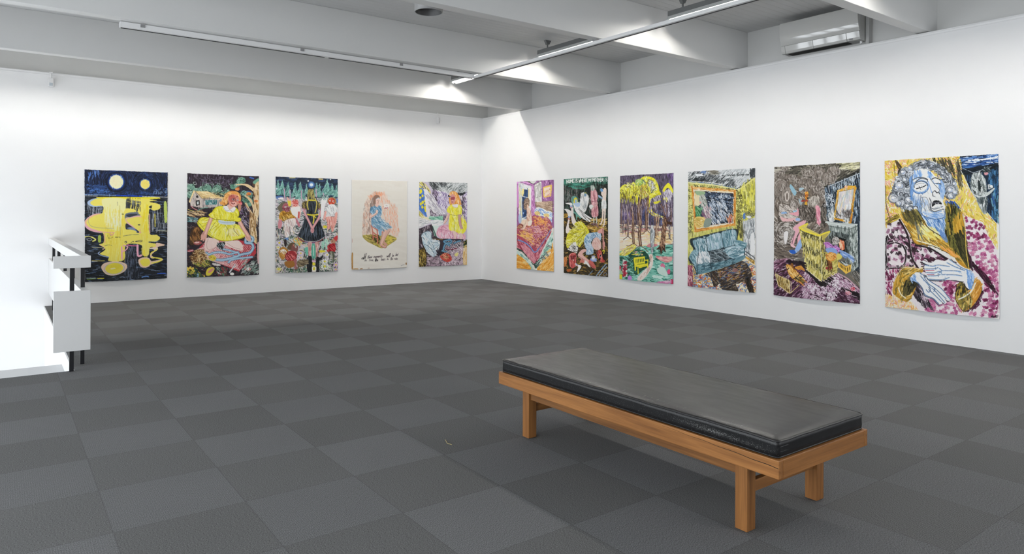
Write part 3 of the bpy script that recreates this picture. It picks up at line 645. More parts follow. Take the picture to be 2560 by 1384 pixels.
    c.F('#efcdb4', '900,880 995,900 930,920 900,925'); c.L('#d8c86a', 8, '182,1086 320,1084'); c.L('#c6ccd4', 6, '180,1092 240,1090'); c.L('#e9dc3c', 9, '245,1280 315,1276'); c.L('#7f9f3a', 8, '125,1290 220,1282'); c.L('#b9d0ea', 7, '120,1278 220,1276'); c.L('#6d9ae0', 9, '740,1262 780,1250 815,1256'); c.L('#3867d8', 8, '915,1218 1000,1214')
    c.L('#e4e0b8', 5, '180,934 300,940'); c.L('#dfe3e6', 6, '830,946 905,940')
    c.tex(500, 40, 90, 5, 0.08, p='80,60 1040,60 1040,360 80,360')

def figure_face(c, x, y, r, skin, shade):
    c.E(skin, x, y, r*0.8, r); c.E(shade, x - r*0.2, y + r*0.1, r*0.35, r*0.7, a=0.5)

def art_picnic(c):
    c.f('#2f2830', '70,50 960,50 960,1310 70,1310')
    c.Hh('#1f1a20 #3a3038 #2b222c #473a48', '70,50 960,50 960,300 70,300', 300, 46, 90, 8)
    c.Hh('#8d83a0 #a79dba #6c6380 #cfc8d8', '80,60 640,70 600,250 80,250', 190, 26, 90, 3.5, a=0.7)
    for k in range(7): c.L('#8a7f9c', 4, [(230+k*45, 120+(k%3)*40), (290+k*45, 135+(k%3)*40), (350+k*45, 118+(k%3)*40)], a=0.7)
    # rest of the ground
    c.Hh('#241d20 #3a3034 #4b3f3c #1c1a1b #5a3c3a', '70,440 960,440 960,1310 70,1310', 900, 40, lambda x, y: 30*math.sin(x*0.02+y*0.013), 9, 0.5)
    c.Hh('#b9aeb2 #85787c #d5cfd0 #a0a8a0', '80,300 950,300 950,1290 80,1290', 360, 22, lambda x, y: 90*math.sin(x*0.015+y*0.01), 3.2, 0.7, a=0.75)
    # bushes
    for x, y, r in ((130,225,50),(190,275,52),(235,262,40),(320,235,58),(440,240,60),(560,285,46),(400,280,46),(110,310,46),(500,310,44),(270,300,40)):
        c.E('#1d2823', x+5, y+8, r*1.08, r*0.95); c.E('#6d9483', x, y, r*0.92, r*0.78); c.curls('#a6c6b4 #4d7464 #2a3f37 #c6dccd', [(x-r,y-r),(x+r,y-r),(x+r,y+r),(x-r,y+r)], 16, 8, 24, 5)
    c.Hh('#2c2a2a #e8d790 #5b4a44', '300,270 560,300 560,350 420,340', 60, 40, 10, 5, 0.6)
    # house
    c.f('#cfc2ba', '118,398 178,272 268,352 262,468 128,448'); c.f('#b7aca9', '262,360 520,352 500,452 262,470'); c.f('#e9cf98', '172,270 330,272 520,352 262,356'); c.f('#f0d9a6', '160,262 182,268 118,412 104,402'); c.L('#8b6f52', 5, '182,272 262,358 520,352', False)
    c.Hh('#7d736f #a3989a #efe8e2 #5d5450', '122,400 178,280 262,358 500,356 498,450 262,468 128,446', 130, 36, 82, 4); c.Hh('#d6b677 #f6e7bd #b59660', '180,274 330,274 510,350 265,354', 40, 60, 12, 5)
    c.f('#2c2a2b', '186,384 232,374 236,436 190,446'); c.f('#cfd6d6', '200,398 222,393 224,426 204,430'); c.f('#33302f', '188,330 214,322 220,350 194,352'); c.f('#3b7f83', '300,376 440,372 436,424 306,432'); c.Hh('#7fb0b0 #20464a #d8dede', '300,376 440,372 436,424 306,432', 40, 26, 80, 5)
    c.L('#f1e3c1', 6, '440,372 500,350 540,344'); c.L('#d68a8f', 8, '130,450 170,480 210,496'); c.L('#dfcf6b', 7, '100,490 160,510 240,506'); c.L('#6cae9c', 7, '210,500 280,470 330,466')
    c.Hh('#caa87a #8c6d4b #e6cfa2 #6a5140', '90,520 300,510 260,570 100,580', 60, 50, 10, 8, 0.3); c.Hh('#5f9aa0 #cfdedd #36605f', '86,580 200,590 190,640 90,640', 34, 40, 5, 6)
    # brown mound on the left
    c.F('#4a3423', '120,900 130,760 190,690 250,720 262,830 200,900'); c.F('#8d6237', '150,820 170,720 220,700 240,760 200,800 180,860'); c.Hh('#c99353 #3a2617 #6e4a2a', '130,880 140,750 200,690 255,740 250,850', 50, 60, 70, 7, 0.3)
    # tree on the right
    c.F('#5f8f7b', '600,190 660,180 690,110 760,100 776,150 740,170 700,200 640,240 600,230'); c.F('#6fa08b', '864,150 900,120 942,110 942,190 900,180 870,170'); c.curls('#2b3f37 #a8cbbb #44705f', '600,180 700,100 776,110 770,170 640,240', 34, 8, 22, 5)
    c.F('#6d9b88', '720,270 800,260 860,300 840,350 770,330 730,300'); c.F('#5f8f7b', '740,360 830,340 870,380 840,440 790,430'); c.curls('#20302a #9cc4b3 #3a5f51', '720,260 860,270 860,440 740,420', 40, 8, 20, 5)
    c.F('#dfc49a', '820,600 850,540 800,480 770,410 790,400 830,470 870,520 850,420 800,350 760,310 800,320 850,360 870,420 890,300 850,250 760,195 660,190 700,176 800,178 880,220 895,170 942,160 942,420 930,560 900,640 918,870 870,850 830,760')
    c.Hh('#f1e2c3 #a57c48 #caa469 #7b5730', '830,560 930,420 915,860 830,760', 80, 80, 88, 7, 0.2); c.Hh('#b98c55 #f4e7cc #805c35', '860,180 942,170 942,420 880,420', 40, 50, 80, 6); c.L('#7b5730', 5, '770,410 830,500 860,560'); c.L('#6b4a2c', 6, '826,600 836,700 834,800')
    for x, y, r in ((680,238,26),(818,292,28),(905,376,20),(600,130,0)):
        if r: c.E('#e08a4c', x, y, r, r*0.7); c.curls('#f6b888 #b35b2b', [(x-r,y-r),(x+r,y-r),(x+r,y+r),(x-r,y+r)], 5, 5, 14, 5)
    c.L('#3f63b5', 16, '830,98 870,110'); c.E('#9fc0c4', 758, 280, 24, 24, ring=5); c.L('#2f5bb0', 10, '800,260 842,270'); c.L('#a56fae', 5, '700,440 720,520 760,530'); c.Hh('#4b3f59 #8c7fa0 #d6cfdc', '690,430 840,470 820,700 740,640', 60, 36, 60, 5, 0.6)
    c.F('#c98f7a', '700,400 728,392 720,490 700,500 690,450')
    # checked cloth
    c.f('#b53a44', '200,975 330,840 640,830 900,880 905,1000 700,1215 430,1110 290,1060')
    for k in range(24):
        t = k/23; c.L('#f0e4e0', 7, [(215+t*80, 960+t*110), (560+t*150, 850+t*340)], False, a=0.75)
    for k in range(26):
        t = k/25; c.L('#f3e9e6', 6, [(235+t*470, 965+t*235), (390+t*510, 838+t*80)], False, a=0.7)
    c.Hh('#9c2532 #c9525a #f7f0ee', '215,970 330,845 640,835 895,885 900,1000 700,1205 430,1100', 240, 18, lambda x, y: 60 if RG.rand() < .5 else -35, 5)
    # blue ribbon snaking over the cloth
    for col, wd in (('#4f6f8d', 34), ('#8db4cf', 26), ('#b9d3e2', 9)):
        c.L(col, wd, '440,1080 520,1080 640,1050 740,1010 830,990 870,930 850,880 780,870 800,800 860,810 862,850 820,850'); c.L(col, wd*0.8, '320,1000 350,1020 400,1000 470,990 540,1000 600,1010 690,985'); c.L(col, wd*0.8, '580,1110 610,1080 700,1060 780,1050 860,1040'); c.L(col, wd*0.7, '500,955 560,960 620,975 700,1000 680,1040 640,1030')
    # legs, arms
    c.F('#efd6cf', '330,820 460,850 430,930 360,970 300,960 298,880'); c.F('#f1dad3', '540,860 640,850 700,850 745,900 748,960 700,965 620,940 540,900'); c.L('#b58d84', 4, '340,830 320,900 340,960 430,930 470,860'); c.L('#b58d84', 4, '560,880 640,930 720,950'); c.F('#2c3134', '440,900 490,870 540,880 500,960 450,930'); c.Hh('#8fa3b0 #dfe5e8 #1f2426', '440,890 540,880 510,960 450,950', 24, 30, 60, 6)
    c.F('#d9a596', '350,590 420,560 400,640 330,740 320,820 270,840 250,800 290,730'); c.F('#e2b3a6', '690,640 730,620 770,740 840,820 830,850 790,840 740,740'); c.L('#9c6b62', 4, '350,600 330,700 270,780'); c.L('#9c6b62', 4, '730,640 770,740 830,820'); c.L('#d9a596', 10, '270,820 255,850'); c.L('#d9a596', 10, '290,820 285,860'); c.L('#d9a596', 10, '310,810 305,850')
    # yellow dress
    c.F('#d8cf2a', '380,520 430,456 520,440 650,450 700,500 700,560 650,610 640,640 760,690 795,760 740,820 600,850 470,850 340,790 220,680 218,620 270,580 400,590 440,610 400,560')
    c.F('#efe648', '400,520 440,462 520,446 640,456 690,510 690,560 640,606 450,606 420,560'); c.F('#f1e95a', '224,640 270,588 380,600 460,640 640,650 750,700 770,760 730,810 600,842 470,842 350,790 240,690')
    c.F('#efe648', '344,545 400,515 440,540 430,600 400,570 360,570'); c.F('#efe648', '650,590 700,580 725,590 700,620 650,620'); c.F('#f3e2d2', '600,700 700,720 720,780 620,800 560,760', a=0.6)
    c.Hh('#c9bd1c #f8f4a8 #e1d62e #fdfbd8', '225,640 300,590 640,650 750,700 765,770 600,842 350,786', 170, 60, lambda x, y: math.degrees(math.atan2(y-560, x-550)), 6, 0.2, a=0.7); c.Hh('#c9bd1c #faf6b4', '400,520 520,446 640,456 690,540 620,600 450,600', 80, 40, 80, 6, 0.3, a=0.6)
    c.L('#6e6a2a', 4, '420,640 380,700 350,760'); c.L('#6e6a2a', 4, '540,670 580,740 560,810'); c.L('#6e6a2a', 4, '660,660 640,720 700,790'); c.L('#77701f', 4, '405,560 440,600 640,606 690,560'); c.L('#8a8228', 4, '220,640 330,760 470,850 600,852 750,810')
    c.F('#cfdbe4', '462,612 560,622 650,622 640,658 540,662 470,648'); c.L('#93a8b8', 4, '466,630 550,640 645,636')
    for a_, b_ in (('372,590 345,660 320,730 300,790', '300,790 275,815 262,840'), ('706,615 745,690 790,760 820,810', '820,810 835,835')):
        c.L('#b98478', 46, a_); c.L('#dfab9c', 38, a_); c.L('#eec6ba', 14, a_); c.L('#dfab9c', 24, b_)
    for s_ in ('285,810 262,835 252,850', '295,815 282,845 276,862', '305,810 304,838 300,850', '815,815 846,842', '820,820 836,858'): c.L('#dfab9c', 9, s_)
    c.F('#efe648', '344,550 380,520 440,545 436,600 404,590 360,580'); c.F('#efe648', '650,585 700,575 728,595 712,625 660,622'); c.L('#77701f', 4, '346,560 380,590 434,602'); c.L('#77701f', 4, '655,622 700,626 726,600'); c.Hh('#c9bd1c #f8f4a8', '344,550 440,545 434,600 360,580', 24, 24, 60, 5)
    # neck, collar, head
    c.F('#e7bdb0', '560,430 640,420 640,480 590,490'); c.F('#f2f0ee', '512,450 560,440 590,486 640,450 664,470 640,510 600,516 560,510 530,490'); c.L('#9aa3ad', 4, '520,460 550,500 600,490 630,516 660,480')
    c.F('#e8a45a', '470,400 520,370 540,300 600,262 680,270 722,320 716,390 690,410 640,360 600,330 570,370 560,420 500,430'); c.Hh('#f3c987 #c87a35 #f6dba4 #e39b4a', '480,400 540,300 620,264 710,300 715,380 650,330 590,340 550,420 500,425', 80, 44, lambda x, y: math.degrees(math.atan2(y-370, x-620))+90, 7, 0.4)
    c.F('#d98f80', '570,340 620,300 690,320 706,380 680,430 640,450 600,440 575,400'); c.F('#b9544e', '585,330 640,310 650,360 620,390 590,380', a=0.7); c.F('#efc2b6', '600,400 660,390 670,430 630,444', a=0.8)
    c.E('#e9dcd8', 632, 362, 17, 12); c.E('#3a4a63', 634, 362, 9, 9); c.E('#d9cbc8', 684, 370, 11, 9); c.E('#52627a', 685, 370, 6, 7); c.E('#4a2c2e', 632, 362, 19, 14, ring=3); c.curls('#7e3433 #efb9ac #a3524a', '580,310 690,320 700,400 600,420', 14, 6, 14, 4); c.L('#7c2a2c', 8, '612,408 632,416 650,406'); c.L('#8d3d38', 5, '655,350 668,380 655,390'); c.L('#d1464b', 18, '706,392 730,404'); c.E('#e7848b', 726, 412, 12, 14)
    # picnic things
    c.F('#6a4525', '130,1060 180,980 270,960 310,1030 320,1080 250,1130 150,1110'); c.Hh('#d6b47a #8f6533 #3b2614 #f0dcae', '120,1060 180,975 280,960 360,1100 320,1160 160,1140', 190, 34, lambda x, y: -30+60*math.sin(x*.05), 5, 0.5); c.Hh('#b9b04a #d9cf5f #3d5a2e', '160,1120 360,1080 360,1160 230,1190', 60, 26, 20, 7)
    c.F('#d9c94a', '345,1040 400,1026 436,1066 390,1096 350,1070'); c.curls('#a4551f #8d8030', '350,1040 430,1040 420,1080 360,1080', 6, 4, 8, 5)
    c.E('#a85a58', 215, 886, 50, 22, -5); c.E('#e7c2bd', 205, 880, 30, 10, -5); c.E('#b0525a', 130, 980, 38, 16, -8); c.L('#e6d7d2', 6, '100,990 160,972')
    for a_ in range(8): c.E('#ecd05a', 128+38*math.cos(a_*.785), 1212+26*math.sin(a_*.785), 22, 15, a_*45)
    c.E('#5e3b1c', 128, 1212, 18, 14)
    c.F('#e2cf4a', '312,1230 340,1180 400,1170 410,1200 370,1260 320,1270'); c.F('#d98f8a', '340,1220 390,1180 400,1200 350,1240'); c.E('#f0eee8', 620, 1244, 26, 16); c.F('#dcd6d2', '390,1120 470,1130 480,1150 400,1145'); c.L('#dadde0', 14, '590,1226 640,1160 655,1130'); c.L('#8f979d', 4, '600,1230 660,1130')
    c.F('#d58a88', '770,1170 830,1160 840,1196 780,1200'); c.F('#f2ecea', '790,1168 815,1164 820,1196 795,1198'); c.Hh('#a43a44 #5d8a6a #e2dcd6 #37543f', '430,1170 560,1180 540,1270 440,1260', 60, 30, 60, 7, 0.5); c.Hh('#5f7f72 #9fb8ad #d9e0dc', '740,1060 940,1100 940,1240 720,1240', 130, 36, -35, 5, 0.5)
    c.F('#d9b3b3', '918,890 942,880 942,1100 924,1090'); c.F('#98b9d8', '205,1250 225,1240 230,1290 210,1296'); c.F('#e6d44f', '285,1270 300,1270 300,1296 280,1296'); c.Hh('#2f6b4a #c8b33f #1f4632', '90,1230 200,1180 300,1290 90,1296', 70, 26, 40, 6, 0.5)
    c.tex(700, 24, lambda x, y: 60, 4, 0.15)

def art_girl_back(c):
    c.f('#26303f', '80,60 930,60 930,360 80,360'); c.Hh('#1a2130 #34486a #2a3a55 #3f5678', '80,60 930,60 930,340 80,340', 300, 60, 5, 10, 0.3)
    c.f('#c9c3c6', '80,340 930,340 930,1340 80,1340')
    c.Hh('#4a5452 #8d9896 #e8e4e6 #6a7076 #c9b5c6 #6f9c8e #efe9ea #33393a #a3c0b4', '80,340 930,340 930,900 80,900', 1100, 34, lambda x, y: 30*math.sin(x*.02+y*.03), 8, 0.7)
    c.Hh('#2c2a2c #4a4f4b #e9e2e6 #1f2a24 #3d5a4a #8aa595 #6d6470 #d9c9a0', '80,700 930,700 930,1330 80,1330', 1200, 34, lambda x, y: 90*math.sin(x*.02+y*.01), 8, 0.6)
    def tree(x, yt, w_, yb):
        c.F('#74aaa0', [(x, yt), (x+w_*.25, yt+(yb-yt)*.3), (x+w_*.55, yt+(yb-yt)*.62), (x+w_, yb), (x, yb-8), (x-w_, yb), (x-w_*.5, yt+(yb-yt)*.6), (x-w_*.2, yt+(yb-yt)*.3)])
        c.Hh('#a5d0c6 #5b8d86 #39615e #86b9af', [(x, yt), (x+w_, yb), (x-w_, yb)], 46, 44, lambda X, Y: 60 if X > x else 120, 6, 0.4)
    for x, yt, w_, yb in ((130,110,40,290),(185,112,62,310),(260,140,56,330),(350,130,50,330),(420,130,66,360),(500,175,34,300),(630,140,54,330),(670,150,30,300),(765,108,74,300),(830,150,60,310),(890,180,40,330)): tree(x, yt, w_, yb)
    for x, y0, y1 in ((212,230,380),(285,250,360),(432,250,360),(622,230,330),(718,280,330)): c.L('#c59fb8', 13, [(x, y0), (x+6, y1)])
    for r, col in ((46,'#3c5d8d'),(34,'#6f97c8'),(20,'#e9f1f4')): c.E(col, 562, 172, r, r)
    c.E('#eef2f3', 520, 122, 10, 10); c.E('#e9eff2', 810, 100, 8, 8); c.E('#dfeaf4', 114, 228, 10, 10); c.L('#d9c27a', 14, '660,96 706,100'); c.L('#d9cf9a', 12, '280,84 350,82')
    c.F('#4f74ba', '100,330 180,320 200,350 130,370', a=0.8); c.F('#5f83c4', '880,360 910,350 910,400 885,400', a=0.8); c.F('#f2efef', '130,350 190,340 200,360 150,366')
    # central figure from behind
    c.F('#7a7447', '520,236 560,228 590,245 604,330 620,372 560,384 512,366 512,300'); c.Hh('#b5a65e #4b4526 #d8ca86 #8d8350', '520,240 590,240 610,370 512,370', 60, 60, 90, 6)
    c.F('#4d4636', '452,400 520,380 620,380 690,430 704,480 640,500 500,500 442,470'); c.Hh('#8f7c4c #2e2a22 #b9a55e', '445,400 520,385 520,480 450,480', 34, 34, 60, 6); c.Hh('#8f7c4c #2e2a22 #b9a55e', '640,400 700,440 700,490 640,490', 30, 34, 110, 6)
    c.L('#a6738a', 14, '446,480 480,490 500,500'); c.L('#a6738a', 14, '650,490 700,480')
    c.F('#272c33', '520,380 640,380 648,470 650,560 690,680 746,850 700,900 560,920 440,905 392,850 450,700 510,560 510,470'); c.Hh('#14171b #39424d #4a5562 #1d2126 #0d0f12', '520,385 640,385 650,560 740,850 560,915 400,850 505,560', 240, 110, lambda x, y: math.degrees(math.atan2(y-200, x-575)), 8, 0.1); c.Hh('#6f8098 #8a9aad', '450,700 700,700 730,840 420,840', 30, 120, lambda x, y: math.degrees(math.atan2(y-200, x-575)), 4, a=0.7)
    c.L('#b6423f', 6, '396,856 460,905 560,915 660,905 740,852'); c.L('#dfe6ee', 5, '400,848 470,896 560,905 650,896 738,842'); c.L('#4e6fae', 6, '470,912 560,926 630,916')
    c.L('#d9cc46', 18, '530,372 610,374', False); c.L('#d9cc46', 17, '514,556 580,566 646,556'); c.L('#d9cc46', 16, '580,560 596,600 588,670'); c.L('#d9cc46', 14, '590,566 622,600'); c.E('#cfc040', 586, 566, 18, 14); c.L('#c9b85a', 14, '524,360 512,430 522,490'); c.L('#c9b85a', 14, '610,352 634,410 622,500 612,530')
    for col, wd in (('#b47a86', 30), ('#dca7a8', 20)):
        c.L(col, wd, '468,510 510,600 560,700 576,740'); c.L(col, wd, '690,510 660,600 600,700 580,740')
    c.E('#d59a9c', 578, 762, 24, 34); c.L('#8d4f5c', 4, '566,740 590,760 566,780')
    for x in (548, 640): c.F('#cf9d97', [(x-26, 920), (x+24, 920), (x+12, 1020), (x+14, 1120), (x-18, 1120), (x-22, 1020)]); c.Hh('#f0cdc6 #a3706c', [(x-20, 925), (x+20, 925), (x+10, 1115), (x-16, 1115)], 16, 60, 90, 6)
    c.F('#62b59c', '570,950 612,950 620,1110 574,1110'); c.L('#e6f2ec', 7, '592,960 596,1100'); c.F('#6fc0aa', '480,1000 520,980 520,1090 490,1060'); c.F('#1d1f22', '512,1120 568,1110 572,1290 512,1290'); c.F('#1d1f22', '628,1110 680,1110 720,1070 700,1130 668,1150 668,1290 630,1290'); c.Hh('#3c4045 #0f1011', '512,1120 670,1120 668,1290 512,1290', 40, 60, 90, 6)
    # man on the left
    c.F('#6b6452', '130,470 180,410 250,400 240,440 190,520 150,520'); c.F('#a8636a', '190,450 230,412 280,440 284,500 250,534 210,520 190,490'); c.Hh('#6c2f3c #d09aa6 #8b4452', '190,450 280,440 280,520 200,520', 50, 24, 60, 6, 0.5); c.E('#f0e6e2', 232, 462, 13, 11); c.E('#22181a', 234, 463, 6, 7); c.E('#f0e6e2', 270, 456, 10, 9); c.E('#22181a', 271, 457, 5, 6); c.L('#5e1f2c', 5, '226,510 262,506')
    c.F('#c79032', '150,560 190,515 240,530 320,520 362,570 350,620 240,660 170,630 150,620'); c.Hh('#e9bf5c #8f611c #f2d68c #6f4d18', '155,560 200,520 320,525 355,600 240,655 160,620', 80, 44, 60, 7, 0.4)
    c.F('#d28c94', '148,630 185,640 180,720 150,750 132,720'); c.F('#c47a84', '345,610 370,610 420,690 400,720 380,680'); c.F('#f0e3de', '230,640 350,610 362,680 330,740 330,790 300,780 290,730 285,830 250,860 225,830 215,720'); c.Hh('#b79a98 #fbf6f2 #cdb4b2', '230,640 350,620 330,780 250,850 215,720', 46, 60, 75, 6, 0.3); c.L('#4f4245', 4, '290,720 286,830'); c.F('#6f95c8', '220,870 270,860 264,890 225,895'); c.F('#2f2627', '215,890 245,890 246,970 220,970')
    # red-faced men
    c.F('#f3c9bd', '300,470 340,450 400,440 430,500 420,600 400,610 380,540 310,530'); c.F('#f4efec', '300,480 360,460 410,450 420,520 400,600 320,560'); c.E('#d56a62', 353, 408, 44, 46); c.curls('#f6d6d0 #a33a3a #f2b6ac', '315,370 395,370 395,450 315,450', 22, 6, 16, 6); c.L('#cf5d55', 22, '404,530 400,600'); c.F('#ecd24c', '255,370 290,370 300,440 270,450'); c.F('#e6b3a8', '245,335 265,345 290,380 260,380')
    c.F('#a58b5c', '770,370 800,335 860,335 886,380 870,410 790,410'); c.F('#cf4a35', '784,360 820,340 862,356 868,400 840,436 815,442 790,410'); c.Hh('#8f2b20 #e98a70', '790,350 862,356 860,410 820,438', 26, 22, 50, 6, 0.4); c.E('#f5eee8', 806, 376, 11, 10); c.E('#1f1717', 806, 377, 5, 6); c.E('#f5eee8', 846, 380, 10, 9); c.E('#1f1717', 846, 381, 5, 5)
    c.F('#f4f2f0', '740,500 790,430 860,425 905,500 880,560 760,580'); c.Hh('#bfc3c6 #ffffff #9fa6aa', '745,500 800,435 900,500 870,570 765,575', 40, 46, 70, 6, 0.4); c.F('#eeb1a6', '735,520 760,520 740,620 720,620'); c.F('#eeb1a6', '870,540 900,530 890,640 866,640'); c.F('#e9a79c', '752,590 862,585 890,640 870,700 850,770 826,770 822,680 800,740 775,740 768,660'); c.Hh('#f7d4ca #d07a6c', '760,600 870,595 850,760 780,730', 34, 50, 80, 6); c.F('#f0eeee', '690,380 730,340 770,360 740,440 720,580 690,600')
    c.Hh('#6f9a90 #dfe9e4 #98b8ae', '700,310 790,320 780,360 700,360', 40, 26, 60, 5, 0.6)
    # seated figure with the basket
    c.F('#b5803a', '145,1040 200,980 270,1030 240,1100 200,1150 160,1110'); c.F('#f3ece4', '160,1040 210,1010 250,1050 210,1080'); c.Hh('#8a5a22 #d9a75a', '150,1050 260,1030 230,1140', 30, 36, 45, 5)
    c.F('#5d4a33', '255,990 300,930 350,930 360,980 330,1010 280,1020'); c.F('#7c4f4c', '315,960 360,945 395,980 385,1040 340,1055 310,1020'); c.E('#e9dad2', 366, 984, 10, 10); c.E('#1c1313', 367, 985, 5, 5); c.F('#9c2e33', '235,1080 290,1030 370,1050 376,1120 340,1160 240,1150'); c.Hh('#c9595a #5f161c #e0908a', '240,1080 370,1050 370,1130 250,1150', 50, 40, 50, 7, 0.4)
    c.F('#a3666a', '340,1150 376,1140 376,1230 400,1250 360,1290 345,1240'); c.F('#9c6a30', '220,1180 330,1160 345,1230 260,1250'); c.F('#6f624d', '390,1160 520,1140 510,1200 400,1240'); c.Hh('#4a3f30 #a89878', '385,1150 520,1140 510,1200 400,1240', 30, 44, 10, 6)
    # red hooded figure
    c.F('#c23b3f', '850,860 904,822 900,880 880,900'); c.F('#b98d72', '816,890 850,868 884,900 860,930 824,920'); c.E('#231616', 838, 896, 5, 5); c.F('#b3282f', '775,960 820,930 870,930 880,1010 850,1040 770,1030'); c.Hh('#dd6060 #701218', '780,950 870,935 860,1035 780,1030', 34, 36, 60, 7); c.F('#b98d72', '768,880 785,870 785,940 770,950'); c.F('#5c5f50', '785,1040 860,1035 862,1150 840,1170 820,1060 810,1110 795,1100'); c.Hh('#a9ad98 #2f3129', '785,1040 860,1040 855,1160 800,1100', 20, 50, 85, 5)
    # flowers
    for x, y, r, pc in ((740,1160,44,'#efeeee'),(740,1225,50,'#f3f2f2'),(155,930,40,'#d9cde0'),(430,1060,34,'#dccbe0'),(885,1200,34,'#dcb9d6'),(770,1075,30,'#e9e6ee'),(140,990,26,'#e7e2c8'),(430,1115,26,'#e6d3de'),(885,1260,28,'#dcb9d6'),(150,1270,34,'#d8d59a')):
        for a_ in range(9): c.E(pc, x+r*.75*math.cos(a_*.698), y+r*.55*math.sin(a_*.698), r*.34, r*.2, a_*40)
        c.E('#ead93c', x, y, r*.34, r*.28)
    c.F('#e6d93f', '580,1180 610,1180 615,1210 585,1215'); c.F('#dcb9d6', '575,1150 620,1150 618,1170 580,1172'); c.F('#f0ead8', '575,1230 625,1230 622,1290 578,1290'); c.F('#dfd23f', '590,1240 610,1240 610,1270 585,1270'); c.F('#e6d93f', '670,1020 740,1020 740,1040 680,1045'); c.F('#e6d93f', '720,700 762,700 760,730 722,730')
    c.Hh('#1f4a33 #2d6b48 #123022', '240,1260 510,1240 500,1310 240,1320', 70, 30, 80, 5); c.Hh('#2d6b48 #1c3a2a #c8d9a0', '680,1150 860,1160 860,1300 680,1300', 50, 26, 60, 5); c.Hh('#9fd9c4 #c5ead9', '700,900 790,880 770,1000 700,980', 24, 50, 80, 10); c.Hh('#e3c25f #d98b6f #8fc9b4', '330,860 470,870 440,980 340,960', 40, 34, 50, 8, 0.4); c.L('#d9b84a', 14, '370,870 400,920 420,950')
    c.tex(600, 22, 70, 4, 0.14)

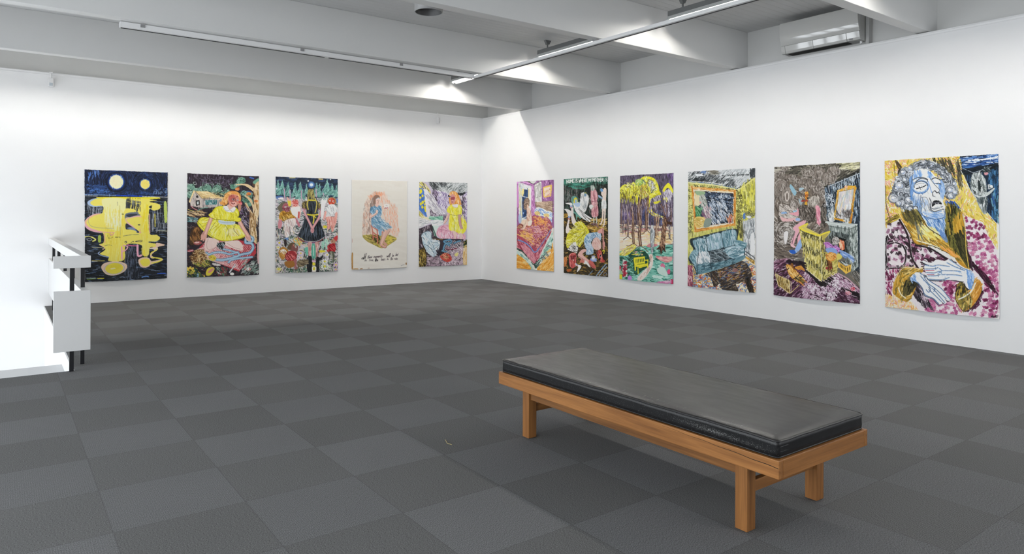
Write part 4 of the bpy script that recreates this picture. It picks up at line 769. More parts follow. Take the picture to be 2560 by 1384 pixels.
def art_blue_dress(c):
    c.f('#e9e5dc', '60,60 870,60 870,1340 60,1340'); c.Hh('#ece9e2 #e4dfd6', '60,60 870,60 870,1340 60,1340', 90, 200, 5, 40, a=0.35)
    blob = '262,380 310,300 380,240 430,250 500,240 520,320 600,360 640,430 700,450 705,560 722,680 735,780 700,870 640,880 560,1000 500,1010 380,970 300,930 240,850 225,800 230,640 240,520 265,460'
    c.F('#e6cfc0', blob, a=0.55)
    c.Hh('#eeb79b #f3c9b2 #e39c78 #f6dccd #efae8d', '440,250 520,240 600,360 705,450 735,800 700,870 560,760 500,480', 300, 44, 80, 5, 0.1, a=0.8)
    c.Hh('#a98c80 #c9a999 #8b6f66 #e0b9a4 #d89a7c', '265,380 380,240 440,250 440,480 340,640 350,820 230,820 240,520', 330, 34, 84, 5, a=0.7)
    c.Hh('#7c6a63 #5c4c47 #94807a', '340,340 400,290 420,420 330,520 340,820 300,800', 90, 40, 86, 6, a=0.6)
    c.Hh('#e8956c #f0aa84', '300,300 400,240 500,250 480,300 330,350', 60, 30, 70, 6)
    c.F('#a29343', '232,846 345,828 470,830 600,830 700,880 620,950 500,1015 380,965 290,920', a=0.85); c.Hh('#c9b84c #5d5528 #e6d777 #3f3a20 #d8c85a #857a38', '232,846 345,828 600,830 700,880 620,950 500,1015 380,965', 260, 34, lambda x, y: 35 if x < 480 else -20, 5); c.Hh('#2f2a1c #4a4326', '350,850 460,830 480,960 400,930', 60, 30, 60, 6); c.Hh('#e9d96a #d4c045', '560,840 690,880 600,960 540,900', 50, 30, 0, 7)
    # chair
    for s in ('352,700 370,790 378,900', '430,760 436,860 438,950', '370,790 430,840', '378,850 436,870', '500,790 505,850', '355,710 440,770'): c.L('#b5584a', 15, s, False); c.L('#e09a86', 5, s, False)
    # legs
    c.F('#e6bfb0', '520,760 570,750 560,820 520,900 500,970 466,970 480,890'); c.F('#ddb3a4', '570,750 620,730 600,800 556,860 530,930 512,930 530,860'); c.F('#dba898', '470,970 505,965 560,990 545,1014 490,1000'); c.F('#cf9c8c', '512,930 540,930 575,965 560,980 520,960'); c.L('#8d6459', 4, '520,770 490,880 470,970'); c.L('#8d6459', 4, '600,780 550,870 520,930'); c.L('#5d3c34', 5, '480,985 540,1012 560,992')
    # dress
    c.F('#8fb6cf', '360,590 470,580 500,630 620,710 622,735 500,770 490,830 460,840 440,760 370,720 350,680'); c.Hh('#5f8fb0 #b9d3e2 #dfe6e8 #3f6f92 #e9e1d2 #7aa7c6', '362,600 480,590 620,712 600,735 500,765 380,720', 130, 54, 38, 6, 0.2); c.F('#7fa9c6', '330,520 345,460 400,430 470,430 492,500 470,580 370,600 360,545'); c.Hh('#4d7fa4 #a9c9dd #d9e6ee #356587', '335,520 350,450 470,435 490,510 470,580 370,595', 110, 34, 70, 6, 0.4)
    c.L('#3d6a8a', 4, '370,596 470,584'); c.L('#3d6a8a', 5, '360,600 356,690'); c.L('#34617f', 5, '345,470 330,520 360,540'); c.L('#3d6a8a', 4, '430,600 470,680 600,730')
    # arms, head
    c.F('#eac9bb', '330,530 345,560 400,530 420,490 436,500 430,540 380,580 330,606 318,590'); c.L('#9c7264', 4, '335,535 322,600 400,560 430,530'); c.F('#efd2c5', '404,500 430,486 440,500 425,530'); c.F('#e9c6b8', '410,400 445,395 440,440 405,440')
    c.F('#8d6f62', '372,330 400,285 450,290 462,330 440,322 410,340 400,400 384,400'); c.F('#efcfc2', '410,340 440,325 460,345 456,390 435,412 412,395'); c.L('#c7d1d9', 9, '410,342 440,322 456,330'); c.L('#6b4b43', 4, '420,362 434,358'); c.L('#6b4b43', 4, '444,360 455,360'); c.L('#b2564e', 5, '428,392 446,392'); c.L('#9c7468', 3, '440,360 446,376 438,380')
    c.E('#f5ebe5', 555, 430, 42, 32); c.L('#b23347', 8, '528,464 545,456 552,466'); c.L('#b23347', 6, '560,452 575,456'); c.L('#8a8f96', 3, '545,424 570,430'); c.L('#b23347', 4, '510,434 518,438')
    text(c, 'all', 219, 1136, 500, -62, 26, 34, '#3b3536', 6, 0.2, 0.25); c.L('#3b3536', 6, '246,1172 262,1112 268,1096'); c.L('#3b3536', 7, '268,1160 280,1110 286,1086')
    text(c, 'these', 298, 1124, 500, -62, 12.5, 34, '#5a5254', 4.5, 0.12, 0.3); text(c, 'moments', 384, 1118, 500, -50, 15.5, 30, '#5d5052', 5, 0.12, 0.2); text(c, 'will', 562, 1098, 500, -50, 15, 38, '#54494c', 5, 0.25, 0.25); text(c, 'be', 640, 1094, 500, -50, 12, 32, '#6b6163', 4.5, 0.1, 0.2); text(c, 'lost', 684, 1086, 500, -40, 10, 32, '#6b6163', 4.5, 0.1, 0.3)
    text(c, 'in', 258, 1170, 500, -30, 19, 28, '#4a4445', 4.5, 0.2, 0.3); text(c, 'time,', 318, 1166, 500, -30, 14, 28, '#6a6264', 4, 0.2, 0.3); text(c, 'like', 402, 1160, 500, -30, 14, 36, '#3f3a3a', 6, 0.15, 0.2); text(c, 'tears', 482, 1152, 500, -40, 12, 32, '#6b6163', 4.5, 0.12, 0.25); text(c, 'in', 566, 1148, 500, -40, 14, 26, '#5a5052', 5, 0.2, 0.2); text(c, 'the', 612, 1142, 500, -30, 11, 32, '#6b6163', 4.5, 0.1, 0.3); text(c, 'rain', 664, 1140, 500, -20, 15, 30, '#6b6163', 4.5, 0.12, 0.1)
    c.F('#a9793a', '84,1104 104,1100 104,1296 88,1300'); c.F('#c79a5c', '88,1110 98,1108 98,1250 90,1250'); c.F('#b58a52', '112,1302 170,1298 170,1310 112,1312'); c.F('#9a6a34', '200,1300 232,1294 228,1310 205,1314'); c.L('#8c5c3c', 6, '308,1292 326,1290'); c.E('#8c6a42', 836, 1222, 9, 17); c.L('#c98f88', 4, '92,890 94,940'); c.L('#77797d', 4, '765,1252 790,1240 812,1236'); c.L('#d3cec2', 5, '82,1318 850,1272')

def art_bedroom_yellow(c):
    c.f('#cfc6d6', '60,55 800,55 800,1330 60,1330')
    # ceiling
    c.f('#c3c8c9', '200,60 790,75 790,200 740,290 680,250 440,216 280,200'); c.Hh('#e9ebeb #8f9698 #5b6163 #d5d9da #aab1b3', '200,60 790,75 790,210 700,260 440,216 280,190', 260, 70, lambda x, y: -38 if x > 470 else 30, 8, 0.2); c.Hh('#2a2d2f #44494b #6c7274', '210,70 360,70 350,190 280,190', 70, 40, 50, 8); c.Hh('#33373a #54595c', '360,80 480,85 470,140 400,130', 40, 40, 70, 7); c.Hh('#17191a #2c3032', '620,245 790,220 735,292 690,270', 60, 34, -10, 8)
    # purple papered walls
    for p in ('270,200 440,216 520,260 520,520 330,420', '690,290 790,220 790,700 760,620 700,560'): c.F('#cfc4dc', p, False); c.Hh('#8f7fae #ece8f2 #b3a4c9 #6d5c90 #f6f4f8', p, 180, 46, lambda x, y: 80+40*math.sin(y*.05), 7, 0.7)
    c.Hh('#3a2f3c #5d4b61 #1f1a22 #efe9f0 #7c6a82', '690,290 750,300 740,600 700,560', 90, 44, 70, 7, 0.5); c.Hh('#2c2430 #4a3a50 #a393ae', '280,190 340,205 340,420 270,300', 80, 40, 70, 8, 0.4); c.Hh('#2b222c #4b3c4d #8c7b90 #f0ebf2', '230,470 480,545 480,640 430,640 420,580 230,570', 120, 34, 80, 7, 0.4)
    # window and curtain
    c.f('#4d7cc9', '76,110 190,260 190,600 76,480'); c.Hh('#3d68b8 #6f97da #2f57a5', '76,120 190,270 190,600 76,480', 60, 40, 70, 9)
    for x, y, r in ((100,205,26),(125,275,18),(95,300,16),(128,370,22),(100,395,20),(160,350,18),(124,440,20),(165,450,24),(95,130,30),(160,400,14),(170,495,16),(90,230,16)): c.E('#ecdf3c', x, y, r*.8, r*1.15)
    c.F('#e4d98f', '72,66 150,90 220,170 240,230 190,210 120,150 76,150'); c.Hh('#f3e96a #8b8478 #fbf7dc #3f3a3c', '76,66 130,80 250,230 190,220 100,140', 70, 60, 48, 7); c.F('#f2eff2', '150,180 230,230 300,300 340,420 440,520 460,545 330,540 240,470 190,560 170,400'); c.Hh('#c6c3cc #ffffff #a39fae #e4e1ea', '160,200 300,300 440,530 330,540 220,460', 120, 80, 55, 8, 0.2); c.F('#efe9c8', '80,500 120,560 230,600 230,640 100,600'); c.f('#efeeee', '76,580 240,640 232,680 84,750 76,750'); c.Hh('#9ea3a8 #ffffff #c9cdd0', '80,590 236,645 230,680 84,745', 40, 80, -20, 6); c.F('#eee9ea', '190,470 230,480 234,590 200,590'); c.Hh('#e9dd5c #b7ad54', '80,500 140,560 120,600 80,560', 16, 40, 60, 8)
    # bed
    c.F('#7fc0a6', '234,575 330,580 418,570 424,630 420,650 240,620'); c.Hh('#a9dcc6 #4d9079 #d4efe4', '236,580 418,575 420,620 240,615', 34, 50, 0, 7); c.F('#eceff0', '245,655 330,625 420,640 430,680 380,710 300,730 260,700'); c.Hh('#c3cace #ffffff', '250,650 420,640 420,690 300,725', 34, 50, -10, 8); c.F('#dcebe4', '260,720 360,720 360,850 320,870 300,800'); c.L('#2f4f45', 16, '270,720 330,880'); c.L('#8cc4ad', 10, '290,790 316,890')
    c.F('#e7b3c6', '334,800 360,740 440,700 520,700 600,790 740,830 740,910 560,915 420,905 340,860'); c.Hh('#f3cfdc #d48ea9 #fbe9f0 #c87796', '340,800 440,705 540,715 730,840 730,905 420,900', 130, 60, lambda x, y: 80 if y > 800 else 20, 8, 0.2); c.L('#9c5871', 4, '440,705 400,760 410,870'); c.L('#a2637b', 4, '560,790 570,910'); c.L('#b97a92', 4, '350,760 430,770 540,790')
    # girl
    c.F('#e09a4a', '520,240 560,208 610,215 650,260 690,370 690,410 640,400 600,410 560,420 524,400 512,330'); c.Hh('#f6c489 #c4702c #f0ad5f #fbe0b8', '525,235 600,212 690,390 640,400 530,400', 90, 50, 75, 6, 0.4)
    c.F('#d79a94', '532,280 570,250 605,280 606,350 580,390 548,380'); c.F('#8f2f38', '540,300 596,290 590,330 545,335', a=0.75); c.E('#1e1a22', 507, 276, 12, 14); c.E('#2d4f86', 524, 288, 10, 10); c.L('#8f2f38', 7, '552,362 572,366'); c.L('#f0d4cc', 8, '570,335 560,350')
    c.F('#efe84c', '510,430 560,400 640,400 700,440 696,540 640,560 640,570 760,640 776,740 740,810 680,830 600,790 520,770 512,640 530,540 496,520 480,480'); c.Hh('#cfc526 #f9f6b2 #e3da36 #fdfcdc', '510,430 640,400 700,440 690,545 760,640 770,740 680,825 520,765 515,640', 190, 60, 82, 6, 0.15, a=0.75); c.L('#77721e', 4, '530,545 600,560 690,545'); c.L('#8f892c', 4, '560,580 600,680 590,780'); c.L('#8f892c', 4, '640,570 660,690'); c.F('#f0e9ea', '560,405 590,400 645,395 640,440 600,445 570,430'); c.L('#b9a9b2', 3, '562,410 590,440 640,440')
    c.F('#e8c6bd', '498,530 524,540 500,620 460,680 436,690 440,660'); c.F('#c79c9a', '650,560 684,560 700,680 720,750 690,760 664,700'); c.L('#8a5f62', 4, '520,545 490,630 440,690'); c.L('#8a5f62', 4, '684,560 700,690 718,750')
    c.F('#ecd0c8', '568,785 610,800 622,860 604,930 580,940 590,880'); c.F('#ead0ca', '668,830 716,830 712,900 722,980 700,1010 684,960'); c.F('#f3f3f3', '686,950 720,950 716,1010 694,1040'); c.L('#20242b', 8, '694,975 722,985'); c.L('#20242b', 10, '696,1010 700,1046 722,1046')
    # blue ribbon on the floor
    c.f('#8d7c88', '60,930 800,930 800,1330 60,1330')
    c.f('#3b333b', '76,760 260,690 300,860 380,900 730,905 720,1000 560,1110 380,1160 200,1180 76,1110')
    c.Hh('#efe9ee #b5a6b2 #2b2329 #5d4b58 #8f7b8a', '76,790 230,700 290,860 120,1050 76,1060', 160, 30, 70, 6, 0.5)
    for x in range(460, 720, 34):
        for y in range(940, 1290, 34): c.E('#efe4ea', x + (y % 5)*3, y, 12, 12, ring=4, a0=RG.randint(0, 360), a1=RG.randint(400, 640))
    c.Hh('#e9dde4 #c3a7ba #4a3642 #201a1f #d9c3d1', '160,1130 400,1150 720,1000 730,1290 100,1310', 520, 26, lambda x, y: 90*math.sin(x*.03)*math.cos(y*.03), 6, 0.8)
    c.Hh('#f3eaf0 #c9adc0 #e2d2dc', '480,960 720,950 715,1290 440,1290', 230, 26, lambda x, y: 45, 6, 0.7, a=0.8)
    for col, wd in (('#234a63', 30), ('#4f86a8', 22), ('#86b2cb', 7)): c.L(col, wd, '400,1080 430,1070 440,1020 470,970 540,960 540,920 480,925 440,945 520,1000'); c.L(col, wd*.8, '590,965 640,940 680,930'); c.L(col, wd*.7, '410,1075 450,1090 480,1090')
    c.L('#7b2f45', 12, '470,1040 520,1060 580,1050 630,1040'); c.L('#c7a0b0', 8, '500,1040 550,1030 600,1060'); c.F('#c9473f', '385,1150 480,1105 560,1190 500,1240 420,1210'); c.Hh('#e88a70 #f3dfa8 #8f2727 #6f8a52', '390,1150 480,1110 550,1190 490,1235', 60, 30, 35, 7); c.F('#e6df8f', '600,1120 650,1100 640,1150 600,1150'); c.F('#20341f', '735,950 785,910 785,1000 730,1030'); c.F('#ecd09a', '728,1035 785,1010 785,1275 728,1275'); c.Hh('#d9ae66 #f8ead0', '730,1040 783,1020 783,1275 730,1275', 30, 90, 90, 9); c.Hh('#1c2b1a #d9b35c #44552f', '735,930 785,910 785,1010 735,1030', 34, 20, 60, 6)
    c.F('#3a3016', '76,1100 150,1040 190,1180 170,1310 76,1320'); c.Hh('#c2a24a #e6cd7c #1f1a0d #8d7431', '76,1100 150,1050 185,1180 160,1310 80,1315', 90, 60, 75, 7, 0.1); c.L('#8a6f3a', 9, '290,905 420,915')
    # armchair
    c.F('#c6d8e2', '110,860 150,810 220,795 256,820 268,910 370,930 380,990 360,1090 300,1165 240,1140 180,1080 130,970'); c.Hh('#9fbccb #e6eff3 #7d9aab #d5e3ea #f7fafb', '115,860 220,800 262,900 376,940 350,1100 290,1160 180,1080 130,970', 190, 54, 62, 8, 0.3); c.L('#4a6373', 5, '110,860 150,810 220,795 256,820 268,910'); c.L('#4a6373', 5, '262,950 300,960 376,940'); c.L('#4a6373', 5, '200,1000 280,1060 360,1000'); c.L('#4a6373', 5, '150,990 210,1010 290,1100 300,1165'); c.L('#6b8797', 5, '240,970 200,1000'); c.Hh('#1f1b20 #38303a', '330,1090 400,1000 400,1130 330,1160', 30, 40, 60, 9); c.L('#1f1b20', 9, '112,880 130,980 180,1080')
    c.tex(600, 24, 70, 4, 0.12)
def art_bed(c):
    c.f('#a06aa0', '40,50 600,50 600,720 40,720')
    c.Hh('#6d3f6e #c48cc4 #4a2748 #e3b9e0 #8d4f8b #d7a2d4', '40,60 590,60 590,700 40,700', 520, 26, 84, 6, 0.3)
    c.Hh('#d98ad6 #ecb5e8 #b85fb2', '66,110 250,110 250,150 90,160', 60, 30, 20, 9); c.F('#d58fd0', '70,170 95,180 90,420 66,430'); c.F('#cf8fcb', '262,160 300,150 310,540 270,560'); c.Hh('#f0c3ec #7a4277 #a860a3', '262,160 300,150 310,540 270,560', 46, 44, 88, 6)
    c.f('#59564f', '180,98 340,84 290,140 240,120'); c.F('#d9dbd6', '240,100 330,90 290,128'); c.L('#3a2a3a', 5, '110,110 260,150 288,146 400,90', False)
    # window
    c.f('#e9ebea', '84,116 262,166 262,640 100,660 92,300'); c.Hh('#ffffff #b9bdc0 #d6dadb', '86,120 262,166 258,215 90,190', 60, 36, 84, 6); c.f('#243b63', '134,205 222,214 222,600 144,594'); c.Hh('#1a2a4a #32527f #406796', '134,205 222,214 222,600 144,594', 70, 46, 86, 7); c.f('#ecd98a', '130,200 160,202 152,300 130,298'); c.E('#f3e59a', 150, 240, 15, 44); c.f('#efe7c8', '108,190 136,196 142,650 112,655'); c.Hh('#d9cf9a #faf6e4 #a5b9d6', '90,180 134,190 138,650 104,655', 60, 80, 89, 6); c.f('#f0efe8', '222,190 258,180 262,420 232,430'); c.f('#e9dcae', '218,200 238,196 236,330 220,330'); c.L('#f1f2f0', 9, '134,298 222,322'); c.L('#f1f2f0', 10, '138,606 210,570'); c.E('#8fb0dc', 158, 528, 8, 16); c.F('#b7c7e0', '92,560 130,560 130,650 96,650')
    # door
    c.f('#ecebe6', '300,150 396,95 408,376 318,394'); c.Hh('#bdbcb6 #ffffff #a6a59f', '300,150 396,95 408,376 318,394', 60, 60, 88, 5); c.L('#8b8a86', 5, '318,170 348,152 356,312 326,322 318,170', False); c.L('#8b8a86', 5, '362,140 384,126 394,292 368,304 362,140', False); c.L('#5d5a5c', 4, '300,150 318,394', False)
    # picture on the wall
    c.F('#e9c667', '418,176 532,138 542,150 532,296 440,318 426,300', smooth=False); c.f('#f0dccb', '434,192 520,164 518,282 444,300'); c.curls('#e09a86 #d3838c #c9b36a #f3c9b0', '434,192 520,164 518,282 444,300', 18, 8, 18, 5)
    # headboard and pillows
    c.f('#c2a78f', '330,375 545,362 550,520 330,450'); c.Hh('#9a7f6a #e0cbb5 #856a58 #d0b59c', '330,375 545,362 550,510 340,440', 90, 70, 10, 6, 0.2); c.L('#6e5646', 6, '330,375 340,440 500,480 545,500'); c.L('#5b4a4c', 5, '548,360 552,600')
    c.F('#eaf0f6', '320,470 360,445 440,470 470,500 450,560 380,560 310,530'); c.F('#eef3f7', '430,540 460,500 540,510 545,600 540,650 500,590 440,580'); c.Hh('#6f9bd8 #a9c6ec #ffffff #4f7cc0', '320,455 460,480 545,520 540,640 440,570 330,540', 90, 36, 30, 6, 0.5); c.F('#e9d08a', '312,510 360,500 386,530 370,556 320,546'); c.F('#ecd48e', '430,545 460,530 500,540 498,580 450,575'); c.Hh('#c9a552 #f5e6b5', '312,505 380,520 370,555 320,545', 18, 18, 60, 5, 0.5)
    # bedspread
    top = '64,730 140,690 200,620 300,556 380,580 430,600 470,570 520,620 545,720 530,760 440,920 350,1010 300,980 160,880 62,820'
    c.F('#b05868', top); c.curls('#e9a45c #f0c16b #7c2638 #dda0a8 #f1d0c8 #c9737c', top, 230, 7, 22, 5.5); c.Hh('#8a2c40 #f3c47a #e3a0a0 #6b1d30 #eebd8f', top, 190, 26, 20, 6, 0.7); c.curls('#f3c063 #efb04a #e0864c', '290,560 470,590 500,680 330,700', 46, 8, 22, 6); c.Hh('#e9b25a #f0c878', '120,760 280,800 300,900 120,830', 60, 30, 25, 8, 0.6); c.Hh('#c77f95 #e6bccb', '200,720 400,700 420,840 280,860', 60, 34, 15, 7, 0.6); c.L('#f0c16b', 9, '70,810 180,860 300,940'); c.L('#8d2f45', 5, '60,830 180,890 300,990')
    c.F('#b24a5e', '60,825 180,885 310,990 350,1015 340,1220 300,1190 160,1050 60,1000'); c.F('#bd5a6c', '350,1015 440,925 530,765 530,800 440,980 345,1220'); c.Hh('#d98a96 #7d2338 #efc3c8 #9c3448 #e5a5ab', '60,830 300,980 340,1200 160,1050 60,995', 190, 40, 62, 6); c.Hh('#7d2338 #e9b5bb #a43a50 #cf7585', '350,1010 535,770 440,990 345,1200', 130, 44, -62, 6); c.F('#e8a9b5', '130,960 250,1000 330,1120 320,1190 200,1080', a=0.6)
    for col, wd in (('#5a73b0', 18), ('#8fa6d6', 8)): c.L(col, wd, '90,890 180,920 260,980 310,1045 350,1040 370,1005'); c.L(col, wd*.6, '380,1000 440,900 490,820 530,740')
    # floor
    c.F('#cfe3dc', '58,1030 130,1060 240,1150 300,1230 310,1290 270,1280 180,1140 60,1080'); c.F('#b9d9cf', '552,780 556,920 500,1060 380,1200 340,1280 345,1210 440,1020 530,820'); c.Hh('#7cbba6 #e9f3ef #2f6b5a #a3d0c2', '552,780 556,920 400,1200 340,1270 350,1210 530,830', 80, 34, -60, 7); c.Hh('#9ac9bb #f0f6f4 #5a9c88', '60,1035 240,1150 300,1280 60,1080', 50, 34, 40, 6); c.Hh('#23352f #3b5a50', '60,985 160,1040 320,1230 350,1270 400,1180 360,1180 320,1220 160,1060 60,1010', 90, 30, 40, 8); c.Hh('#1f332c #44655a #cfe0da', '345,1200 470,1040 470,1120 350,1285', 70, 30, -50, 6)
    c.F('#eca845', '66,1095 130,1110 200,1170 280,1280 68,1268'); c.F('#eca845', '556,920 578,1310 360,1286 470,1150 530,1090'); c.Hh('#f6c572 #d68d2a #f9d796 #e79c38', '66,1095 200,1170 275,1280 70,1265', 60, 60, 10, 10, 0.3); c.Hh('#f6c572 #d68d2a #f9d796', '556,930 576,1305 370,1285', 70, 60, -50, 10, 0.3)
    for x, y in ((500,965),(530,980),(470,1060),(490,1090),(430,1110),(450,1130)): c.E('#e8ebe8', x, y, 18, 12, 30); c.E('#3a4541', x, y, 18, 12, 30, ring=4); c.E('#55605c', x+2, y, 8, 5, 30, ring=3)
    # seated figure
    c.F('#f0d3bf', '205,470 230,450 260,500 278,620 270,680 230,700 205,690 180,740 150,750 130,740 180,660 205,600'); c.Hh('#d9ab93 #faebe0 #c49480', '205,470 260,480 275,640 225,695 205,600', 50, 44, 80, 6, 0.2); c.F('#eed8c4', '120,665 170,610 215,630 200,680 150,740 125,700'); c.L('#a97c6a', 4, '205,470 203,600 180,680 140,745'); c.L('#a97c6a', 4, '258,490 276,620 262,690'); c.F('#f2e7dc', '225,640 280,630 262,690 230,694')
    c.F('#7c6252', '165,360 190,325 225,325 240,370 235,430 210,420 200,470 180,480 160,440'); c.Hh('#b0937f #4a372d #967a68 #cdb3a0', '165,360 225,325 240,420 205,430 180,478', 70, 40, lambda x, y: math.degrees(math.atan2(y-400, x-200))+90, 5, 0.4); c.F('#e8c4ae', '208,410 228,425 225,455 208,460'); c.F('#8a4a3e', '78,700 120,670 160,690 140,730 90,740'); c.Hh('#5a2a26 #c98a6a #e9c7a0', '78,700 120,672 160,690 140,735 95,740', 30, 24, -30, 6)
    c.tex(500, 22, 60, 4, 0.12); c.L('#9d8a5c', 3, '520,1280 540,1272 552,1280')

def art_mother(c):
    c.f('#262a27', '30,60 640,60 640,1335 30,1335'); c.f('#2f6656', '40,60 640,60 640,160 40,190'); c.Hh('#265243 #3c7d6a #1d3f34 #4f927f', '40,60 640,60 640,165 40,190', 130, 70, -6, 9); c.Hh('#1c2320 #3a4f47 #131614 #526a61', '40,180 610,160 610,620 40,600', 330, 60, 88, 7); c.Hh('#8f9a94 #b4bdb8 #5f7168 #a78f90', '50,200 260,190 240,380 60,390', 100, 50, 87, 4, a=0.7); c.Hh('#2f7a68 #58a391', '150,160 380,180 300,230 120,220', 40, 60, 5, 7); c.Hh('#0f1211 #1b2320 #59756b', '390,150 600,140 600,560 500,600 380,500', 120, 60, 86, 8); c.Hh('#c7b3b0 #8f7d7b #51463f', '360,340 400,340 420,560 370,520', 50, 34, 75, 5)
    text(c, 'HOME', 82, 116, 520, -36, 20, 40, '#f3f3ee', 7.5, 0.28); text(c, 'IS', 188, 108, 520, -36, 20, 42, '#f3f3ee', 7, 0.4); text(c, 'WHERE', 236, 104, 520, -30, 18.5, 42, '#f3f3ee', 7.5, 0.3); text(c, 'MY', 358, 98, 520, -20, 16, 40, '#f3f3ee', 7, 0.25); text(c, 'MOTHER', 408, 92, 520, -14, 19, 42, '#f3f3ee', 7.5, 0.3); text(c, 'IS', 562, 88, 520, -10, 17, 42, '#dfe3df', 6, 0.6)
    # ground
    c.f('#3a3220', '40,520 160,560 400,590 600,600 640,1335 40,1335'); c.Hh('#6b5526 #1d1a12 #a8873c #2d2717 #8d6a2c #15140f #d0ab5a', '40,540 610,600 615,1320 40,1290', 950, 30, lambda x, y: 40*math.sin(x*.02+y*.01), 7, 0.5); c.Hh('#d9b25a #efd48a #b98a35', '350,600 600,600 600,700 500,760 360,740', 90, 40, -15, 8, 0.4); c.Hh('#c9952f #5d4a1e #f0cf7a', '350,690 500,680 480,760 370,750', 60, 40, 5, 8, 0.4); c.Hh('#d9a940 #4b3d1c', '40,540 110,545 110,580 40,590', 16, 50, -6, 8)
    # figures
    c.F('#6fa79a', '150,330 210,325 235,400 200,450 160,420'); c.F('#6fa79a', '160,500 250,540 290,560 260,600 230,570 215,620 200,540 170,530'); c.Hh('#9cccc0 #3f7266', '150,330 230,330 240,560 170,520', 40, 36, 70, 6)
    c.F('#e9e9e6', '265,290 300,270 340,290 368,330 355,420 330,500 300,520 260,470 240,420 262,370'); c.Hh('#c6c9c9 #ffffff #9fa5a8', '265,290 368,320 330,500 260,460', 60, 44, 70, 6, 0.3); c.F('#d9cf3c', '302,288 325,270 336,285 322,296'); c.E('#7d9cb8', 320, 300, 15, 22)
    c.F('#f2f0ee', '172,400 230,390 255,420 245,480 310,530 400,590 390,600 300,560 385,615 370,636 270,580 200,500'); c.Hh('#c9c3c0 #ffffff', '180,400 250,420 300,540 390,600 300,580 200,480', 60, 44, 40, 6); c.F('#e6d83c', '180,350 205,335 222,360 220,400 180,400'); c.E('#a3c0dc', 204, 380, 14, 24); c.F('#b9cfe6', '180,410 250,400 255,440 215,450'); c.L('#4a4f52', 4, '240,480 300,540 390,610'); c.L('#3b403f', 5, '280,540 330,600 370,630')
    c.F('#d19196', '390,250 410,230 460,250 478,330 470,380 488,520 470,575 420,578 400,540 398,400 388,330'); c.Hh('#e9bcc0 #a8626c #f0cfd2 #bd7a82', '392,250 460,240 485,520 460,570 405,560', 90, 56, 88, 6); c.L('#8c4552', 5, '398,384 470,376'); c.L('#8c4552', 4, '430,260 440,380 450,560'); c.E('#b9c4bc', 413, 215, 26, 34); c.Hh('#e1e6e0 #7f8c84', '390,185 436,185 436,245 392,245', 24, 20, 80, 5); c.F('#dfe3de', '370,440 400,420 430,460 390,480'); c.L('#cfa7a2', 14, '470,400 440,440 410,470'); c.L('#c9d0c6', 13, '430,575 432,660'); c.L('#c9d0c6', 13, '464,575 466,665'); c.Hh('#5a3a44 #8d6a72', '400,650 490,655 490,700 400,690', 20, 30, 20, 6)
    c.F('#f0ddd0', '530,225 575,215 586,260 580,340 575,380 530,380 535,320 520,290'); c.F('#3a3834', '510,200 545,185 556,215 530,240 515,230'); c.E('#8fb0d6', 524, 240, 16, 22); c.F('#a3bfdc', '485,300 530,330 540,350 490,330'); c.F('#efefed', '528,375 578,375 580,480 530,482'); c.Hh('#c9c9c6 #ffffff', '530,378 578,378 578,478 530,478', 20, 50, 88, 6); c.F('#ecdccf', '532,482 555,482 545,600 530,660 505,668 530,600'); c.F('#ecdccf', '560,482 580,482 570,640 560,690 540,690 556,640'); c.Hh('#4f8fd0', '505,225 540,235 540,260 510,255', 10, 18, 60, 5)
    # girl lying
    c.F('#f0e6e1', '150,460 172,470 180,560 210,640 190,680 160,650 145,560'); c.F('#f0e6e1', '70,480 130,510 145,550 120,560 130,600 120,700 150,740 100,785 80,740 110,600 100,540'); c.F('#f2eeec', '78,405 140,400 160,420 158,466 134,466 130,430 80,412'); c.F('#f2eeec', '60,484 100,480 146,510 140,570 108,570 110,530'); c.L('#3f6fc9', 9, '132,444 160,440'); c.L('#c04a48', 5, '134,462 160,458'); c.L('#3f6fc9', 10, '106,578 138,578'); c.L('#b94038', 9, '104,600 134,604')
    c.F('#e3db3e', '190,660 260,628 300,650 350,710 375,770 330,820 310,880 260,950 200,930 110,970 86,900 100,800 150,740 210,700'); c.Hh('#b7ad1e #f6f29a #efe75c #8d8520 #fbf8c4', '190,665 270,635 370,770 300,900 120,960 95,880 150,740', 190, 56, lambda x, y: math.degrees(math.atan2(y-700, x-330))+20, 6, 0.3); c.L('#5f5a1e', 4, '210,760 214,820'); c.L('#5f5a1e', 4, '330,780 250,860 240,940')
    c.F('#b7cfe2', '315,860 350,790 420,770 500,765 525,800 520,860 470,870 430,840 400,900 430,960 430,1030 380,1045 340,1040 345,980 320,920'); c.Hh('#7fa8cc #e9f1f6 #5b86b0 #d5e3ee', '320,860 360,790 510,770 520,850 430,860 400,900 430,1030 345,1035', 130, 34, 60, 6, 0.5); c.F('#e9c4ba', '440,840 480,830 520,880 525,960 480,990 430,960 410,910'); c.Hh('#f4ddd6 #d09c92', '440,840 500,850 520,960 430,950', 30, 36, 70, 6)
    c.F('#e3a7a0', '480,750 540,712 556,740 560,860 572,900 565,985 545,960 545,880 535,780 500,780'); c.L('#8f4f4c', 4, '540,720 550,860 562,980'); c.F('#e8b9b0', '240,1050 280,990 330,975 345,1000 300,1040 380,1110 420,1130 470,1200 450,1215 380,1160 270,1090'); c.F('#cf6a62', '385,1110 420,1120 470,1200 440,1215 400,1180 380,1140'); c.L('#7e3f3c', 4, '245,1060 290,1090 380,1150 450,1210')
